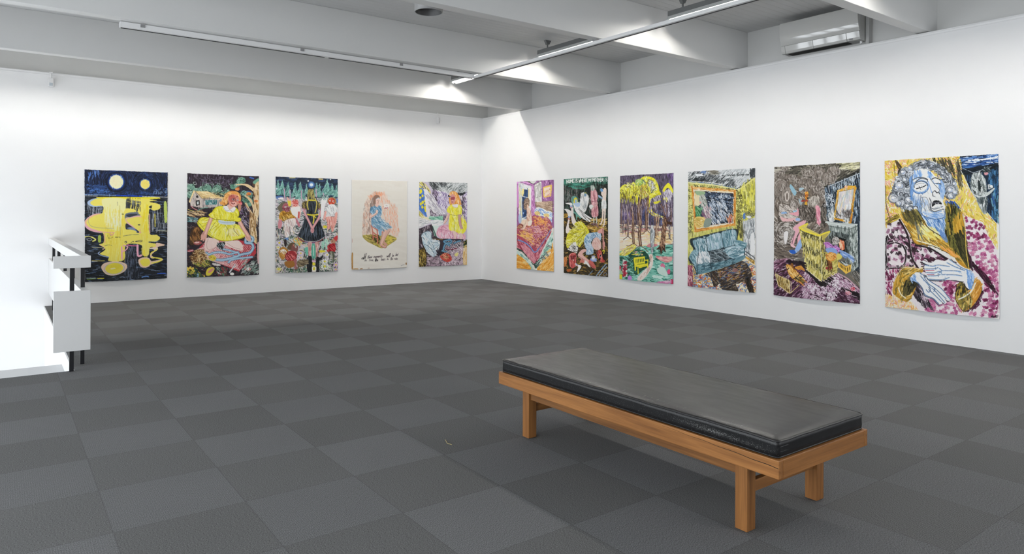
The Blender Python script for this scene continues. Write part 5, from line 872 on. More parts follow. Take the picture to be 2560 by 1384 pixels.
    c.F('#c7524c', '470,1010 510,985 535,1000 540,1050 575,1120 570,1135 530,1140 500,1100 480,1060'); c.Hh('#e39a8c #8a2a2a', '475,1010 535,1000 570,1130 500,1100', 30, 26, 60, 6, 0.4); c.F('#241d1a', '540,990 580,1010 586,1060 570,1110 548,1080'); c.E('#1d1717', 512, 1100, 11, 14); c.E('#f1eeee', 524, 1060, 10, 18, 20); c.E('#1d1717', 522, 1056, 8, 14, 20); c.L('#e5d83c', 10, '540,1000 566,990 560,1030'); c.Hh('#2a2320 #554038', '440,1000 500,985 480,1060 450,1040', 24, 22, 60, 5)
    # objects
    c.f('#e9e7e2', '105,985 160,905 245,940 228,1030'); c.Hh('#55524f #b9b6b0 #2f2d2b #ffffff', '110,985 162,910 240,940 226,1025', 60, 26, 30, 5, 0.5); c.f('#f1efea', '170,895 215,890 220,940 175,930')
    c.F('#c55a58', '126,1060 160,1025 210,1030 222,1080 215,1180 180,1215 140,1190 128,1120'); c.E('#e8a09a', 178, 1068, 44, 34, 10, ring=7); c.F('#5a2226', '140,1070 200,1060 200,1100 150,1110'); c.L('#f0e0d8', 11, '180,1120 212,1080'); c.Hh('#e08a84 #8c2e30', '130,1060 220,1060 215,1180 150,1190', 34, 40, 80, 7)
    c.F('#f2efec', '214,1150 245,1170 290,1190 250,1255 235,1250 250,1200 215,1180'); c.L('#5f8fd0', 6, '220,1160 244,1178'); c.L('#b4443c', 5, '222,1176 244,1188'); c.F('#f2efec', '300,1130 345,1120 400,1190 390,1200 345,1160 330,1165'); c.F('#c9786a', '265,1130 290,1100 325,1125 320,1145 280,1145'); c.F('#b7c7e6', '402,1090 470,1090 468,1130 410,1125'); c.E('#6d8fd6', 438, 1108, 34, 17, 6, ring=7); c.F('#eef2f8', '412,1062 452,1060 448,1100 420,1100'); c.E('#3b5a9a', 432, 1068, 18, 6, ring=3)
    c.F('#c4733f', '60,1090 95,1080 100,1150 70,1200'); c.Hh('#e0a060 #7e4420', '60,1090 98,1085 90,1190 62,1190', 20, 30, 80, 6); c.F('#b5622f', '95,1240 140,1225 170,1240 120,1262'); c.L('#8fb0d8', 10, '470,1315 540,1220 590,1160'); c.L('#bcd0e6', 8, '510,1310 600,1190'); c.L('#7fa0c8', 8, '385,1300 430,1245'); c.L('#c9a24a', 6, '560,1240 600,1210'); c.E('#8a90a8', 582, 1290, 18, 22, 20, ring=5)
    c.tex(600, 22, 40, 4, 0.14)

def art_trees(c):
    c.f('#5f5668', '30,30 700,30 700,1345 30,1345')
    c.Hh('#2c2630 #4a4152 #6f6480 #1d1a22 #968ba6', '40,35 680,35 680,330 40,260', 380, 34, 88, 6); c.Hh('#8d6fb0 #4a3660', '600,40 680,38 680,200 620,200', 50, 40, 88, 6); c.Hh('#cdbfc9 #8c7f92 #3a3342 #b0a3b5 #56495e', '40,240 670,240 670,640 40,620', 520, 54, 86, 5, 0.1); c.Hh('#3a4570 #5d6aa3 #2a3050 #7d88bb', '310,440 600,520 600,650 310,650', 150, 54, 88, 8); c.Hh('#8b76b0 #57487c', '100,480 200,480 200,600 100,600', 50, 40, 88, 7); c.Hh('#e9e3ea #b9adc0', '300,160 480,140 520,360 470,480 320,430', 110, 60, 80, 5, 0.3); c.Hh('#4a4a63 #33334a', '380,560 470,560 470,640 390,650', 40, 46, 89, 8)
    # ground
    c.f('#f0e3cf', '40,640 670,660 670,860 40,980'); c.Hh('#f3e6c0 #f6f0e6 #ecd79a #f0d2c8 #e9c9a0', '40,680 670,700 670,860 40,960', 260, 70, -3, 10, 0.1); c.Hh('#c08a92 #8a4a5a #b9606a #5d3b46 #3b6a62', '40,650 420,670 600,680 600,720 40,740', 120, 50, 3, 6); c.F('#f0dcb0', '380,740 640,750 650,850 470,830'); c.Hh('#efd38a #f6e8c0 #e8b98a', '370,730 650,740 650,860 450,830', 80, 60, 10, 8)
    c.f('#7fc2b0', '45,960 250,900 480,880 670,870 680,1340 45,1285'); c.Hh('#4f9f8c #a9dccc #2f7a68 #8fd0be #cfeee4 #1f5a4c', '50,960 250,905 670,880 680,1335 50,1280', 420, 46, lambda x, y: 20*math.sin(x*.015), 10, 0.4); c.F('#e8dc46', '40,1000 110,930 180,880 250,895 200,960 130,1010 60,1000'); c.Hh('#f3ee9a #c5b52a #f0e6b8 #c9a988', '40,1000 180,885 245,900 130,1005', 60, 50, -30, 7, 0.3); c.L('#7d7358', 4, '100,960 160,920 220,915'); c.F('#d98a8f', '370,890 420,858 500,875 460,900 400,905'); c.F('#e6a7a3', '480,1010 560,1010 660,1015 660,1060 600,1080 520,1050'); c.Hh('#c9717a #f2c8c0', '480,1010 655,1015 600,1075', 30, 44, 5, 8); c.F('#ecdfd6', '400,1000 440,990 450,1100 400,1210 330,1290 275,1290 300,1230 380,1140 420,1070'); c.Hh('#d3b0a0 #fbf4ee #b98f7c', '400,1010 440,1000 400,1210 290,1290 380,1140', 60, 46, -60, 5)
    # yellow crowns
    yl = '#f0e93a'
    c.F(yl, '40,250 80,190 130,180 165,220 200,150 250,170 300,100 360,84 440,100 490,170 510,250 530,290 480,300 420,330 400,420 450,500 550,545 540,560 460,545 400,510 380,450 386,350 420,290 470,240 460,180 420,130 370,120 360,220 330,170 300,200 270,180 262,340 250,420 235,340 200,300 180,380 150,300 90,290 60,330 40,330')
    c.F(yl, '548,230 590,170 620,158 665,230 660,270 620,220 590,220 560,270'); c.F(yl, '555,330 590,318 612,350 600,380 565,360'); c.F('#e6dd3a', '440,380 480,370 520,360 515,385 460,400')
    c.Hh('#c9c11e #f8f58a #a3a028 #e2e86a #fbfac0', '40,260 130,180 250,165 360,90 470,150 510,260 400,300 250,300 60,320', 230, 54, lambda x, y: 75+20*math.sin(x*.02), 7, 0.4, a=0.8); c.F('#b9d66a', '230,130 290,110 330,150 300,190 240,190', a=0.7); c.Hh('#8fb86a #cfe39a #6d9a5a', '230,130 330,120 330,190 240,190', 40, 30, 30, 6, 0.5); c.F('#cfd0dd', '380,150 430,135 458,190 440,230 400,240', a=0.9); c.Hh('#8d8fb0 #f1f0f5 #5f6085', '380,150 430,135 458,200 400,240', 40, 44, 70, 5, 0.3); c.F('#d9d3dc', '560,270 620,230 660,280 640,330 600,330'); c.Hh('#7d738a #efeaf0 #a79db3', '555,270 620,230 660,300 650,520 600,540 570,400', 120, 46, 80, 5); c.Hh('#6f5b2c #3a3420 #8d7d30', '50,270 250,270 220,360 60,340', 90, 34, 88, 6); c.Hh('#d98a4a #e8b06a', '300,190 360,200 350,300 310,320', 30, 40, 80, 7)
    c.L('#e6dfcf', 14, '395,460 440,520 520,545 560,570'); c.L('#4a3a2c', 4, '385,450 430,515 560,560'); c.L('#2f4a5a', 7, '395,300 430,250 452,232'); c.L('#6c8a94', 9, '320,130 345,160 330,190')
    for k in range(26):     # thin stems behind the big trunks
        x = 50 + k*24 + RG.uniform(-8, 8); y0 = RG.uniform(360, 460); c.L(('#3a2c26', '#8d6a52', '#d9c6b8', '#5a4660')[k % 4], RG.uniform(4, 8), [(x + RG.uniform(-10, 10), y0), (x + RG.uniform(-6, 6), 540), (x, RG.uniform(650, 700))])
    c.curls('#f5f28a #8a8426 #5d5530 #fdfbc4', '50,200 240,170 380,95 500,200 500,290 280,300 60,330', 70, 8, 24, 5)
    # trunks
    def trunk(pts, w_, dark='#5a3f30', mid='#8d6a52'):
        c.L(dark, w_, pts); c.L(mid, w_*.55, pts); c.L('#d9c2a8', w_*.16, pts)
        q = P_(pts); c.Hh(dark+' #c9a888 #3a2519', [(q[:,0].min()-w_*.4, q[:,1].min()), (q[:,0].max()+w_*.4, q[:,1].min()), (q[:,0].max()+w_*.4, q[:,1].max()), (q[:,0].min()-w_*.4, q[:,1].max())], int(w_*1.2), 34, 88, 4)
    trunk('130,430 150,560 152,780', 18, '#6b5a60', '#a3908c'); trunk('196,430 206,560 210,700 220,860', 26); trunk('296,240 290,330 272,460 290,620 286,760 300,880', 34, '#4f382c'); trunk('380,260 376,420 368,560 366,700', 24, '#5c3d2e'); trunk('480,550 478,640 470,790', 18, '#8a6248', '#c9a088'); trunk('505,550 500,660 495,760', 12, '#a07a60', '#d9bba5'); trunk('630,640 634,800', 18, '#4a5068', '#8a90a8'); trunk('92,600 96,740', 12, '#6b5a60', '#9c8a90'); trunk('120,640 124,740', 9)
    c.F('#4a3024', '560,540 590,555 610,600 655,610 650,640 600,640 590,720 580,860 590,960 560,930 540,990 520,930 480,930 520,880 540,740 545,650 560,600'); c.Hh('#8d654c #2a1a12 #b58c6e #6e4a36 #d9b898', '560,550 605,600 590,720 580,930 520,930 540,740', 150, 40, 80, 6, 0.4); c.L('#8d654c', 7, '590,560 560,470 530,400'); c.L('#6b4a3a', 10, '580,560 600,470 590,400'); c.L('#6b4a3a', 8, '596,590 640,540'); c.L('#3a2a26', 5, '520,430 560,540'); c.L('#6b4a3a', 6, '300,300 340,400 310,480')
    for s in ('300,880 260,910 210,960', '300,890 350,920 390,960', '300,880 280,920', '220,860 170,890 140,890', '220,860 260,890', '366,700 330,745 300,750', '366,700 410,745', '150,780 190,810', '150,780 100,820', '470,790 500,810', '634,800 600,810', '634,800 655,815'): c.L('#5a3f30', 8, s); c.L('#a58468', 3, s)
    c.Hh('#e6df3a #c9c11e #f5f28a #8d8730 #b9b04a', '40,300 260,180 420,150 430,300 330,330 200,400 60,380', 170, 46, 84, 6, 0.2); c.Hh('#f0e93a #f5f28a #c9c11e', '390,290 470,250 520,290 410,340', 40, 34, -20, 7); c.Hh('#cdbfc9 #3a3342 #8c7f92 #56495e', '60,400 640,420 640,520 60,520', 120, 46, 88, 4)
    # pale figure
    c.F('#c3c8ca', '418,670 440,655 450,690 465,740 455,800 450,900 444,970 428,970 420,880 412,790 410,720'); c.Hh('#8f979b #eef1f2 #6e777b', '412,680 460,700 450,960 425,960', 50, 54, 88, 5); c.E('#d9dcda', 432, 665, 15, 22); c.L('#4a5256', 3, '412,700 410,790 425,960'); c.L('#4a5256', 3, '462,700 462,800 450,960')
    # bench and flowers
    c.F('#24503f', '160,1010 230,950 330,940 400,1010 405,1110 330,1180 260,1230 220,1180 215,1050'); c.Hh('#14352a #3f7d64 #1d4a3a', '165,1010 330,945 405,1100 260,1225 215,1050', 110, 44, -20, 8, 0.4); c.Hh('#e9dc5c #7fc0a6 #f0b0b0 #2f6a54', '200,960 330,940 340,1000 220,1010', 40, 26, -15, 7, 0.5)
    c.F('#ece23c', '220,1040 230,1028 352,1010 358,1100 395,1090 396,1120 300,1150 240,1130', smooth=False)
    for k in range(6): c.L('#24503f', 8, [(244+k*19, 1052-k*3), (247+k*19, 1090-k*4)], False)
    for s in ('240,1120 246,1180', '278,1150 282,1212', '390,1050 390,1140', '238,1040 250,1165'): c.L('#ece23c', 11, s, False)
    c.f('#ece23c', '355,1052 396,1050 396,1062 355,1064'); c.L('#d3c72a', 4, '240,1118 300,1135 396,1105'); c.L('#3f6a3a', 5, '268,1108 350,1094'); c.Hh('#24503f', '362,1066 392,1066 392,1080 362,1082', 6, 12, 85, 6)
    c.Hh('#1a3a2f #2f5a48 #4f8f78', '48,1010 215,1040 230,1190 140,1270 60,1240', 150, 34, 30, 8, 0.4); c.f('#dfe9e2', '95,1050 135,1060 150,1180 155,1250 120,1265 98,1230'); c.curls('#a3243e #c43c52 #7a1830', '100,1070 145,1075 150,1250 100,1250', 34, 7, 15, 9); c.E('#d9707a', 60, 1150, 18, 26); c.curls('#b3303f #f0b0b0', '45,1125 78,1125 78,1178 45,1178', 8, 6, 14, 5); c.f('#e6da3c', '52,1225 90,1228 90,1285 52,1283'); c.F('#c98ad6', '160,1260 182,1235 208,1255 205,1288 168,1290'); c.F('#a3c9a0', '50,1185 90,1190 90,1222 50,1220')
    c.F('#e07a9a', '535,1110 560,1090 586,1120 575,1165 550,1150'); c.F('#dd5a86', '612,1180 632,1155 648,1175 640,1215 620,1210'); c.F('#cfe6dc', '500,1150 560,1130 600,1170 620,1240 560,1230 510,1200'); c.F('#cfe9df', '455,1230 560,1240 560,1262 460,1262'); c.f('#c0305a', '652,1272 683,1275 683,1335 654,1332'); c.Hh('#d98ab8 #c97aa8 #e9c0d6', '500,1310 640,1290 640,1325 520,1325', 40, 50, -12, 8)
    c.tex(500, 24, 80, 4, 0.12)

def art_sofa(c):
    c.f('#d5d8d9', '30,20 790,20 790,260 30,260')
    c.Hh('#4b4f51 #7d8284 #303436 #a9aeb0 #e4e7e8', '40,75 360,50 420,200 330,200 40,190', 300, 44, -48, 6); c.Hh('#c3c8ca #eef0f1 #9aa1a4 #dfe3e5', '360,50 740,35 740,110 560,250 330,200', 240, 60, -45, 7); c.Hh('#3d4245 #6c7375 #23282b', '230,130 500,140 560,250 340,200', 110, 44, -45, 5); c.Hh('#1f2427 #4a5053', '45,150 240,150 330,205 45,185', 70, 30, -30, 7); c.Hh('#4a6ea8 #7f9ccc', '170,75 240,70 230,95 180,100', 14, 26, -30, 7); c.Hh('#8a8476 #b5b0a2 #5d5a50', '250,70 370,55 350,110 270,110', 40, 50, 8, 6); c.F('#e9ecee', '120,105 190,110 200,130 140,130'); c.Hh('#5b6063 #2f3437', '690,45 742,38 742,120 690,130', 50, 50, 80, 7); c.L('#5a7a9c', 8, '60,188 250,200 400,225 560,252'); c.L('#f3f3ee', 5, '60,180 260,192 420,215'); c.L('#3a3f44', 9, '560,250 640,200 742,115')
    text(c, 'was', 150, 120, 520, -10, 18, 20, '#22272a', 3.4, 0.2, 0.2); text(c, 'sitting', 225, 112, 520, -10, 16, 26, '#26292b', 3.6, 0.2, 0.25); text(c, 'in', 354, 112, 520, -14, 15, 22, '#26292b', 3.6, 0.2, 0.2); text(c, 'my', 396, 108, 520, -20, 16, 22, '#26292b', 3.8, 0.2, 0.2); text(c, 'uncles', 455, 100, 520, -20, 11.5, 24, '#26292b', 3.6, 0.3, 0.2); text(c, 'livingroom', 556, 94, 520, -24, 12, 25, '#26292b', 3.4, 0.26, 0.2)
    # walls
    c.f('#d3cf78', '40,190 560,255 600,300 640,960 40,1060'); c.f('#d9d674', '572,258 745,130 745,560 620,600 600,420'); c.Hh('#8d8a45 #efeaa0 #b9b55a #6b6838 #f5f2c4 #e3df6a', '40,195 570,258 600,300 630,900 40,1050', 700, 60, 87, 6); c.Hh('#efe85a #b0ac48 #f7f3a8 #8a873c #dcd760', '575,260 742,135 742,540 620,590', 240, 70, 88, 8); c.L('#e9e5a8', 12, '44,196 300,215 560,262'); c.L('#e6e08a', 12, '580,262 742,140'); c.Hh('#5d5a38 #3a3824 #e9e4a0', '60,215 560,262 555,285 80,240', 90, 22, 60, 5, 0.6); c.curls('#5f5c33 #8f8c4a #43401f #f0ecb0', '44,230 80,240 110,700 50,760', 50, 10, 22, 5); c.curls('#5f5c33 #8f8c4a #43401f', '550,280 600,300 630,660 560,660', 60, 10, 24, 5); c.curls('#6b683a #a5a255', '600,380 740,480 740,530 640,560', 26, 10, 24, 5); c.Hh('#3a3824 #6b683a', '570,600 640,600 640,800 560,700', 60, 44, 85, 6)
    # picture in an orange frame
    c.f('#e39b3e', '80,236 545,268 545,632 122,708'); c.f('#f3ead8', '96,256 526,285 528,612 140,680'); c.f('#2f3a4b', '116,280 516,302 512,600 130,655'); c.Hh('#f3c27a #c97c22 #f9ddae', '80,236 545,268 540,292 520,290 100,262', 60, 60, 4, 6); c.Hh('#f3c27a #c97c22', '122,708 545,632 540,612 130,680', 50, 60, -10, 6); c.Hh('#f3c27a #c97c22', '80,240 100,262 140,680 122,708', 40, 60, 84, 6); c.Hh('#f3c27a #c97c22', '520,288 545,268 545,632 526,615', 40, 60, 88, 6); c.L('#8a5a24', 4, '116,280 516,302 512,600 130,655 116,280', False)
    c.Hh('#1b2330 #48586e #8a9bb3 #dfe6ee #2a3648 #10161f', '225,290 516,302 512,600 300,620 240,420', 330, 40, lambda x, y: 20 if y < 400 else 60, 6, 0.6); c.Hh('#e9eef4 #b8c5d6 #ffffff #8fa0b8', '270,420 420,380 500,560 300,630', 160, 44, 62, 6, 0.4); c.curls('#dfe6ee #0f151d #6f86a3', '240,300 516,310 516,420 250,400', 40, 8, 20, 5)
    c.F('#ebd598', '118,300 150,320 130,400 120,420'); c.F('#9db890', '120,282 220,290 210,320 150,330'); c.F('#efe0b8', '118,340 170,330 190,400 130,440'); c.F('#b5b9b0', '165,340 215,320 250,420 230,480 180,440'); c.Hh('#6b7268 #d9dcd6', '165,340 225,320 250,450 190,440', 40, 34, 60, 5, 0.4); c.F('#4c8f60', '126,440 175,455 225,425 190,480 170,545 135,545'); c.Hh('#2a5c3a #8cc49a', '126,440 225,430 170,540 135,540', 30, 30, 60, 6); c.F('#e9cf7e', '120,560 180,545 250,570 200,650 132,655'); c.Hh('#c9a548 #f6e6ae #e0b46a', '120,560 240,570 200,650 130,650', 50, 40, 20, 7); c.F('#b0708a', '200,480 250,440 290,560 230,560 190,520', a=0.6); c.Hh('#e6c8cc #7d8a90 #c9a0a8 #f0ebe6', '190,440 290,430 300,600 220,560', 80, 44, 65, 5, 0.3); c.F('#8f9c90', '230,570 290,570 280,640 215,655'); c.Hh('#e0803a #d05a3a #f0d0c0', '440,570 510,520 512,600 460,605', 30, 40, 80, 5); c.E('#e8b0a8', 175, 400, 12, 12)
    # fireplace
    c.f('#d2d6d8', '615,595 745,550 745,585 625,620'); c.f('#dfe2e3', '635,610 745,580 748,985 650,920'); c.Hh('#9aa0a4 #ffffff #c3c8cb #6f767a', '620,600 745,555 748,980 650,920', 170, 60, 88, 6); c.E('#8a9094', 712, 760, 36, 90, 0, ring=7, a0=180, a1=360); c.L('#7d8387', 7, '678,760 684,930'); c.E('#aab0b3', 718, 770, 24, 70, 0, ring=5, a0=180, a1=360); c.F('#f5f6f6', '702,760 730,700 742,760 742,960 705,940'); c.L('#3a4044', 8, '650,900 745,965 748,985', False); c.L('#2b3033', 6, '640,925 748,1000', False); c.F('#5f86c4', '620,520 640,500 648,540 640,566 624,560'); c.F('#eef0f0', '655,540 690,520 715,530 690,560'); c.Hh('#4a4a3c #8c8a60', '640,490 740,500 740,540 650,540', 40, 20, 30, 5, 0.6); c.F('#e0a93c', '640,945 748,1000 748,1040 640,975', smooth=False); c.Hh('#3a2a14 #f3d48a', '642,950 748,1002 748,1035 642,975', 40, 20, 85, 5)
    # rug
    c.f('#e9dfc8', '45,1060 640,960 760,1050 770,1345 50,1285'); c.f('#b56878', '48,1050 105,1060 115,1280 50,1278'); c.Hh('#8a3f52 #dfa3ae #6b2c40', '50,1055 105,1062 112,1278 52,1275', 50, 44, 85, 7); c.L('#efe0dc', 6, '60,1160 75,1200 90,1170 100,1220'); c.f('#d9b46a', '105,1060 150,1150 145,1290 115,1285'); c.Hh('#8c6a3c #f0dcae #5b7a9c', '105,1062 150,1150 142,1285 115,1280', 40, 34, 86, 5)
    c.Hh('#e3a437 #3f6fb0 #f5eee0 #b5563f #efc56a #6b8fc4 #f7f3ea', '120,1150 420,1100 760,1060 768,1335 120,1285', 620, 24, lambda x, y: 90*math.sin(x*.05)*math.cos(y*.05), 7, 0.8); c.curls('#3f6fb0 #c0442f #e3a437 #7f9ccc', '130,1170 360,1150 370,1310 140,1290', 70, 8, 22, 6); c.curls('#e3a437 #c0442f #3f6fb0', '620,990 750,1060 760,1320 700,1300', 60, 8, 18, 6)
    dk = '240,1150 340,1100 420,1080 560,1000 640,1010 700,1080 720,1160 690,1200 740,1320 700,1335 650,1220 560,1240 590,1310 540,1320 420,1300 400,1240 340,1280 300,1180'
    c.F('#3a322c', dk); c.Hh('#1f1b18 #6b5c4b #8d7d68 #2c3a52 #54351f #a89a86 #4a3f36', dk, 420, 34, lambda x, y: -25 if x > 400 else 50, 6, 0.4); c.Hh('#8f4a4a #5d7fae #d9a040 #cfc3b0 #32456b', '360,1110 620,1040 660,1160 520,1220 400,1200', 130, 30, -20, 5, 0.4); c.Hh('#171412 #3b332b', '655,1200 710,1190 745,1325 700,1335', 60, 40, 70, 9); c.E('#b0776a', 550, 1100, 30, 22, a=0.6)
    # sofa
    c.F('#2b3a42', '80,780 200,750 380,700 555,672 570,790 660,820 650,880 640,960 560,1000 300,1100 160,1150 120,1060 66,1010 66,960 110,890 78,830')
    c.F('#8fb0bd', '104,790 180,765 240,780 262,900 170,920 120,860'); c.F('#a3bfc9', '245,760 370,712 412,760 420,860 270,900 250,820'); c.F('#8fb0bd', '398,710 540,680 556,780 540,830 425,860'); c.Hh('#5d8896 #c9dbe1 #7da3b0 #e3edf0 #3f6673', '104,790 240,770 262,900 165,915', 100, 56, 80, 7, 0.2); c.Hh('#6c94a2 #cfe0e6 #8bb0bc #e6eff2 #b3c6d6', '248,765 370,715 418,860 270,895', 110, 56, 82, 7); c.Hh('#5d8896 #b9d2da #7da3b0 #dfeaee #44707e', '400,712 540,685 550,820 428,856', 100, 56, 84, 7)
    c.F('#8db1be', '68,960 110,895 150,900 165,950 150,1100 125,1060 90,1010'); c.F('#7da3b0', '540,830 560,785 655,810 655,850 620,880 560,850'); c.Hh('#4f7a88 #b5ced6', '70,950 150,900 160,960 145,1080', 50, 36, 70, 7, 0.4); c.Hh('#4f7a88 #b5ced6', '540,800 655,810 640,870 560,850', 40, 40, 10, 7)
    c.F('#dfe6e9', '165,930 262,910 290,960 290,1040 150,1040'); c.Hh('#ffffff #b4c3ca #8aa0aa', '165,930 285,915 290,1030 150,1035', 60, 54, 60, 8); c.F('#8d9ba1', '290,910 420,880 490,930 480,980 330,1030 295,980'); c.Hh('#2f3a40 #5f6d73 #b0bcc1 #1f272c #49565c', '290,905 420,885 490,940 460,990 320,1040', 160, 34, 20, 7, 0.5); c.F('#a9c5cf', '440,880 540,845 635,880 620,960 500,970'); c.Hh('#e3edf0 #6c94a2 #c3d6dc #4a7381', '440,880 540,850 630,885 615,950 500,965', 80, 50, -18, 7)
    c.F('#6f95a2', '140,1040 290,1040 480,990 640,945 636,985 520,1040 320,1110 160,1150 145,1100'); c.Hh('#3f6470 #9fbcc6 #587f8c #2c454e', '140,1045 480,995 636,955 520,1040 160,1145', 150, 40, -24, 7); c.L('#25343b', 6, '262,900 290,960 292,1040 310,1100'); c.L('#25343b', 6, '165,930 150,1040 160,1150'); c.L('#25343b', 5, '240,770 262,910'); c.L('#25343b', 5, '400,720 425,870'); c.L('#25343b', 6, '104,790 180,765 240,775'); c.L('#1d292f', 7, '80,780 200,748 380,700 555,674 562,780'); c.L('#1d292f', 6, '66,1000 90,1040 125,1080 150,1150'); c.L('#2b3a42', 5, '270,905 420,872 545,835')
    c.tex(600, 30, 70, 4, 0.1)

def art_armchair(c):
    c.f('#6f6a63', '40,20 870,20 870,1340 40,1340')
    # smoke and ceiling
    c.f('#5a564c', '55,30 850,30 850,160 520,280 480,420 300,260 60,200'); c.Hh('#2c2a26 #8a8577 #4a473f #a9a392 #6f6a5c #1c1b18', '55,40 850,30 850,150 520,280 460,330 60,230', 520, 46, lambda x, y: -28 if x > 500 else 15*math.sin(x*.02), 7, 0.5); c.Hh('#d9d5ac #b8b48c #efecd0 #8d8a68', '640,40 845,40 840,110 660,110', 70, 50, -14, 9); c.Hh('#1f1e1b #3b3a34', '520,260 850,100 850,130 540,290', 60, 60, -27, 7); c.Hh('#c9c3b6 #9c968a', '58,90 200,80 190,110 60,150', 40, 50, 5, 8)
    c.f('#74695f', '60,140 470,200 560,620 340,900 60,930'); c.Hh('#4e463f #8f8377 #b9aea2 #332d29 #d6cec6 #6b6058', '58,140 480,250 560,500 540,700 340,930 58,940', 800, 40, lambda x, y: math.degrees(math.atan2(y-430, x-250))+90, 6, 0.5)
    def puff(x, y, rx, ry, base='#8a8078'):
        c.E(base, x, y, rx, ry)
        for k in range(11):
            a0 = RG.randint(0, 360); c.E(('#4a423b', '#d6cec6', '#6d645b', '#b3aaa0')[k % 4], x + RG.uniform(-.06, .06)*rx, y + RG.uniform(-.06, .06)*ry, rx*(1-k*.085), ry*(1-k*.085), ring=3, a=0.8, a0=a0, a1=a0 + RG.randint(110, 260))
        c.Hh('#3a332e #d6cfc8 #6d645c', [(x-rx, y-ry), (x+rx, y-ry), (x+rx, y+ry), (x-rx, y+ry)], int(rx*.8), 24, 88, 3.5)
    for x, y, rx, ry in ((120,290,72,86),(105,170,56,40),(345,235,62,56),(215,190,50,34),(270,235,44,36),(150,370,50,40),(460,150,66,60),(560,190,70,60),(600,130,60,46),(360,140,60,40),(460,280,56,60),(550,370,40,70),(320,290,44,40),(420,240,44,40),(505,330,40,60),(150,100,36,34)): puff(x, y, rx, ry)
    puff(182, 355, 60, 76, '#9a8f86'); puff(240, 430, 44, 46); puff(520, 455, 26, 30, '#b7bcc2')
    c.L('#4a423b', 5, '84,150 86,190'); c.L('#4a423b', 5, '100,146 100,190'); c.L('#4a423b', 5, '116,150 112,188')
    c.F('#9cc9dc', '208,250 250,300 262,330 240,350 200,280', a=0.9); c.F('#b5d3e0', '290,280 330,285 290,310', a=0.9); c.F('#b9d2de', '280,380 320,400 300,440', a=0.7); c.E('#d9d0c8', 175, 360, 20, 46); c.E('#7a6e66', 175, 360, 10, 34)
    # seated woman fading into the smoke
    c.F('#cfc6be', '110,430 180,440 270,470 280,540 220,560 110,540 106,490'); c.Hh('#8a7e75 #f0e8e2 #5f554e #d9cfc6', '110,430 270,460 280,540 110,560', 120, 30, 40, 5, 0.6); c.F('#eba8b4', '200,510 260,500 276,460 285,520 270,535 210,522'); c.F('#8fb4e0', '125,505 160,498 176,512 130,518'); c.L('#9fd0e8', 12, '235,495 262,490'); c.F('#e9bdbf', '120,545 170,560 250,555 300,570 260,590 160,590 130,580'); c.F('#a9c3e6', '255,560 290,555 300,575 262,580'); c.F('#8d847c', '110,600 240,600 260,700 150,780 70,700'); c.Hh('#3f3833 #c9c1b9 #6d645c #e9e4df', '70,600 260,590 260,760 120,830 60,760', 260, 40, lambda x, y: math.degrees(math.atan2(y-690, x-170))+80, 5, 0.5); c.F('#f0eceb', '150,690 190,680 180,760 160,790')
    c.F('#ecb5c0', '235,640 330,575 350,590 290,680 260,740 235,810 212,800 228,740 250,680'); c.F('#edb2be', '280,720 310,650 320,700 292,780 275,790'); c.F('#f0c6cc', '212,785 240,800 262,820 240,822 215,805'); c.F('#9dbce8', '270,800 305,745 318,800 290,850 245,880 250,850'); c.F('#2f66c4', '200,848 245,845 262,870 240,880 215,872'); c.L('#4b3a40', 4, '250,680 225,790'); c.L('#4b3a40', 4, '300,670 260,760')
    # toy and standing figure
    c.F('#d9602f', '340,330 356,312 370,330 366,352 345,350'); c.F('#e6a23a', '340,350 368,352 362,385 348,392'); c.Hh('#f0c050 #8a3a1c #c97a2a', '338,320 370,320 364,390 345,390', 26, 18, 80, 5); c.L('#a3332a', 14, '312,400 330,396'); c.L('#a3332a', 14, '345,402 368,396'); c.E('#c96a3a', 350, 412, 10, 8); c.F('#d9a83a', '335,430 352,400 362,432'); c.E('#2a2624', 366, 374, 7, 10); c.L('#2a2624', 5, '330,436 365,440 382,432')
    c.F('#bdb6ac', '370,390 430,350 470,400 480,470 440,470 400,440 370,450'); c.Hh('#7d756b #e0dad2 #a39a90', '370,380 470,370 480,470 380,450', 80, 40, 85, 6, 0.3); c.L('#211e1c', 8, '376,462 392,480 388,510'); c.L('#211e1c', 6, '430,500 424,560 400,580'); c.Hh('#3a342f #a8a097 #5d564f', '280,450 420,460 420,580 300,560', 150, 34, 70, 5, 0.6); c.L('#1f1c1a', 10, '510,420 500,450'); c.F('#ec9fb0', '436,450 462,440 480,480 482,560 490,590 470,610 450,590 452,520'); c.Hh('#f6cbd4 #d07a90', '440,450 480,460 485,600 455,600', 24, 50, 85, 6); c.Hh('#33302b #8a8278 #5d564f', '490,440 540,470 530,640 490,640', 90, 40, 80, 6, 0.4)
    # right wall
    c.f('#27323d', '520,285 850,140 850,1050 800,1020 560,640'); c.Hh('#131a22 #4a5d70 #8a9fb3 #dfe8ee #232e3a #6f8598', '520,285 848,145 848,600 540,560', 420, 50, 86, 6); c.Hh('#dfe8ee #a9b9c6 #0f151b', '560,270 848,150 848,215 600,310', 110, 34, 80, 5); c.L('#cfdae2', 6, '560,262 848,136'); c.E('#c3cdd4', 775, 198, 17, 17, ring=5); c.curls('#8fa0ac #dfe5ea #4a5a66', '530,340 600,330 600,480 540,500', 40, 8, 22, 4)
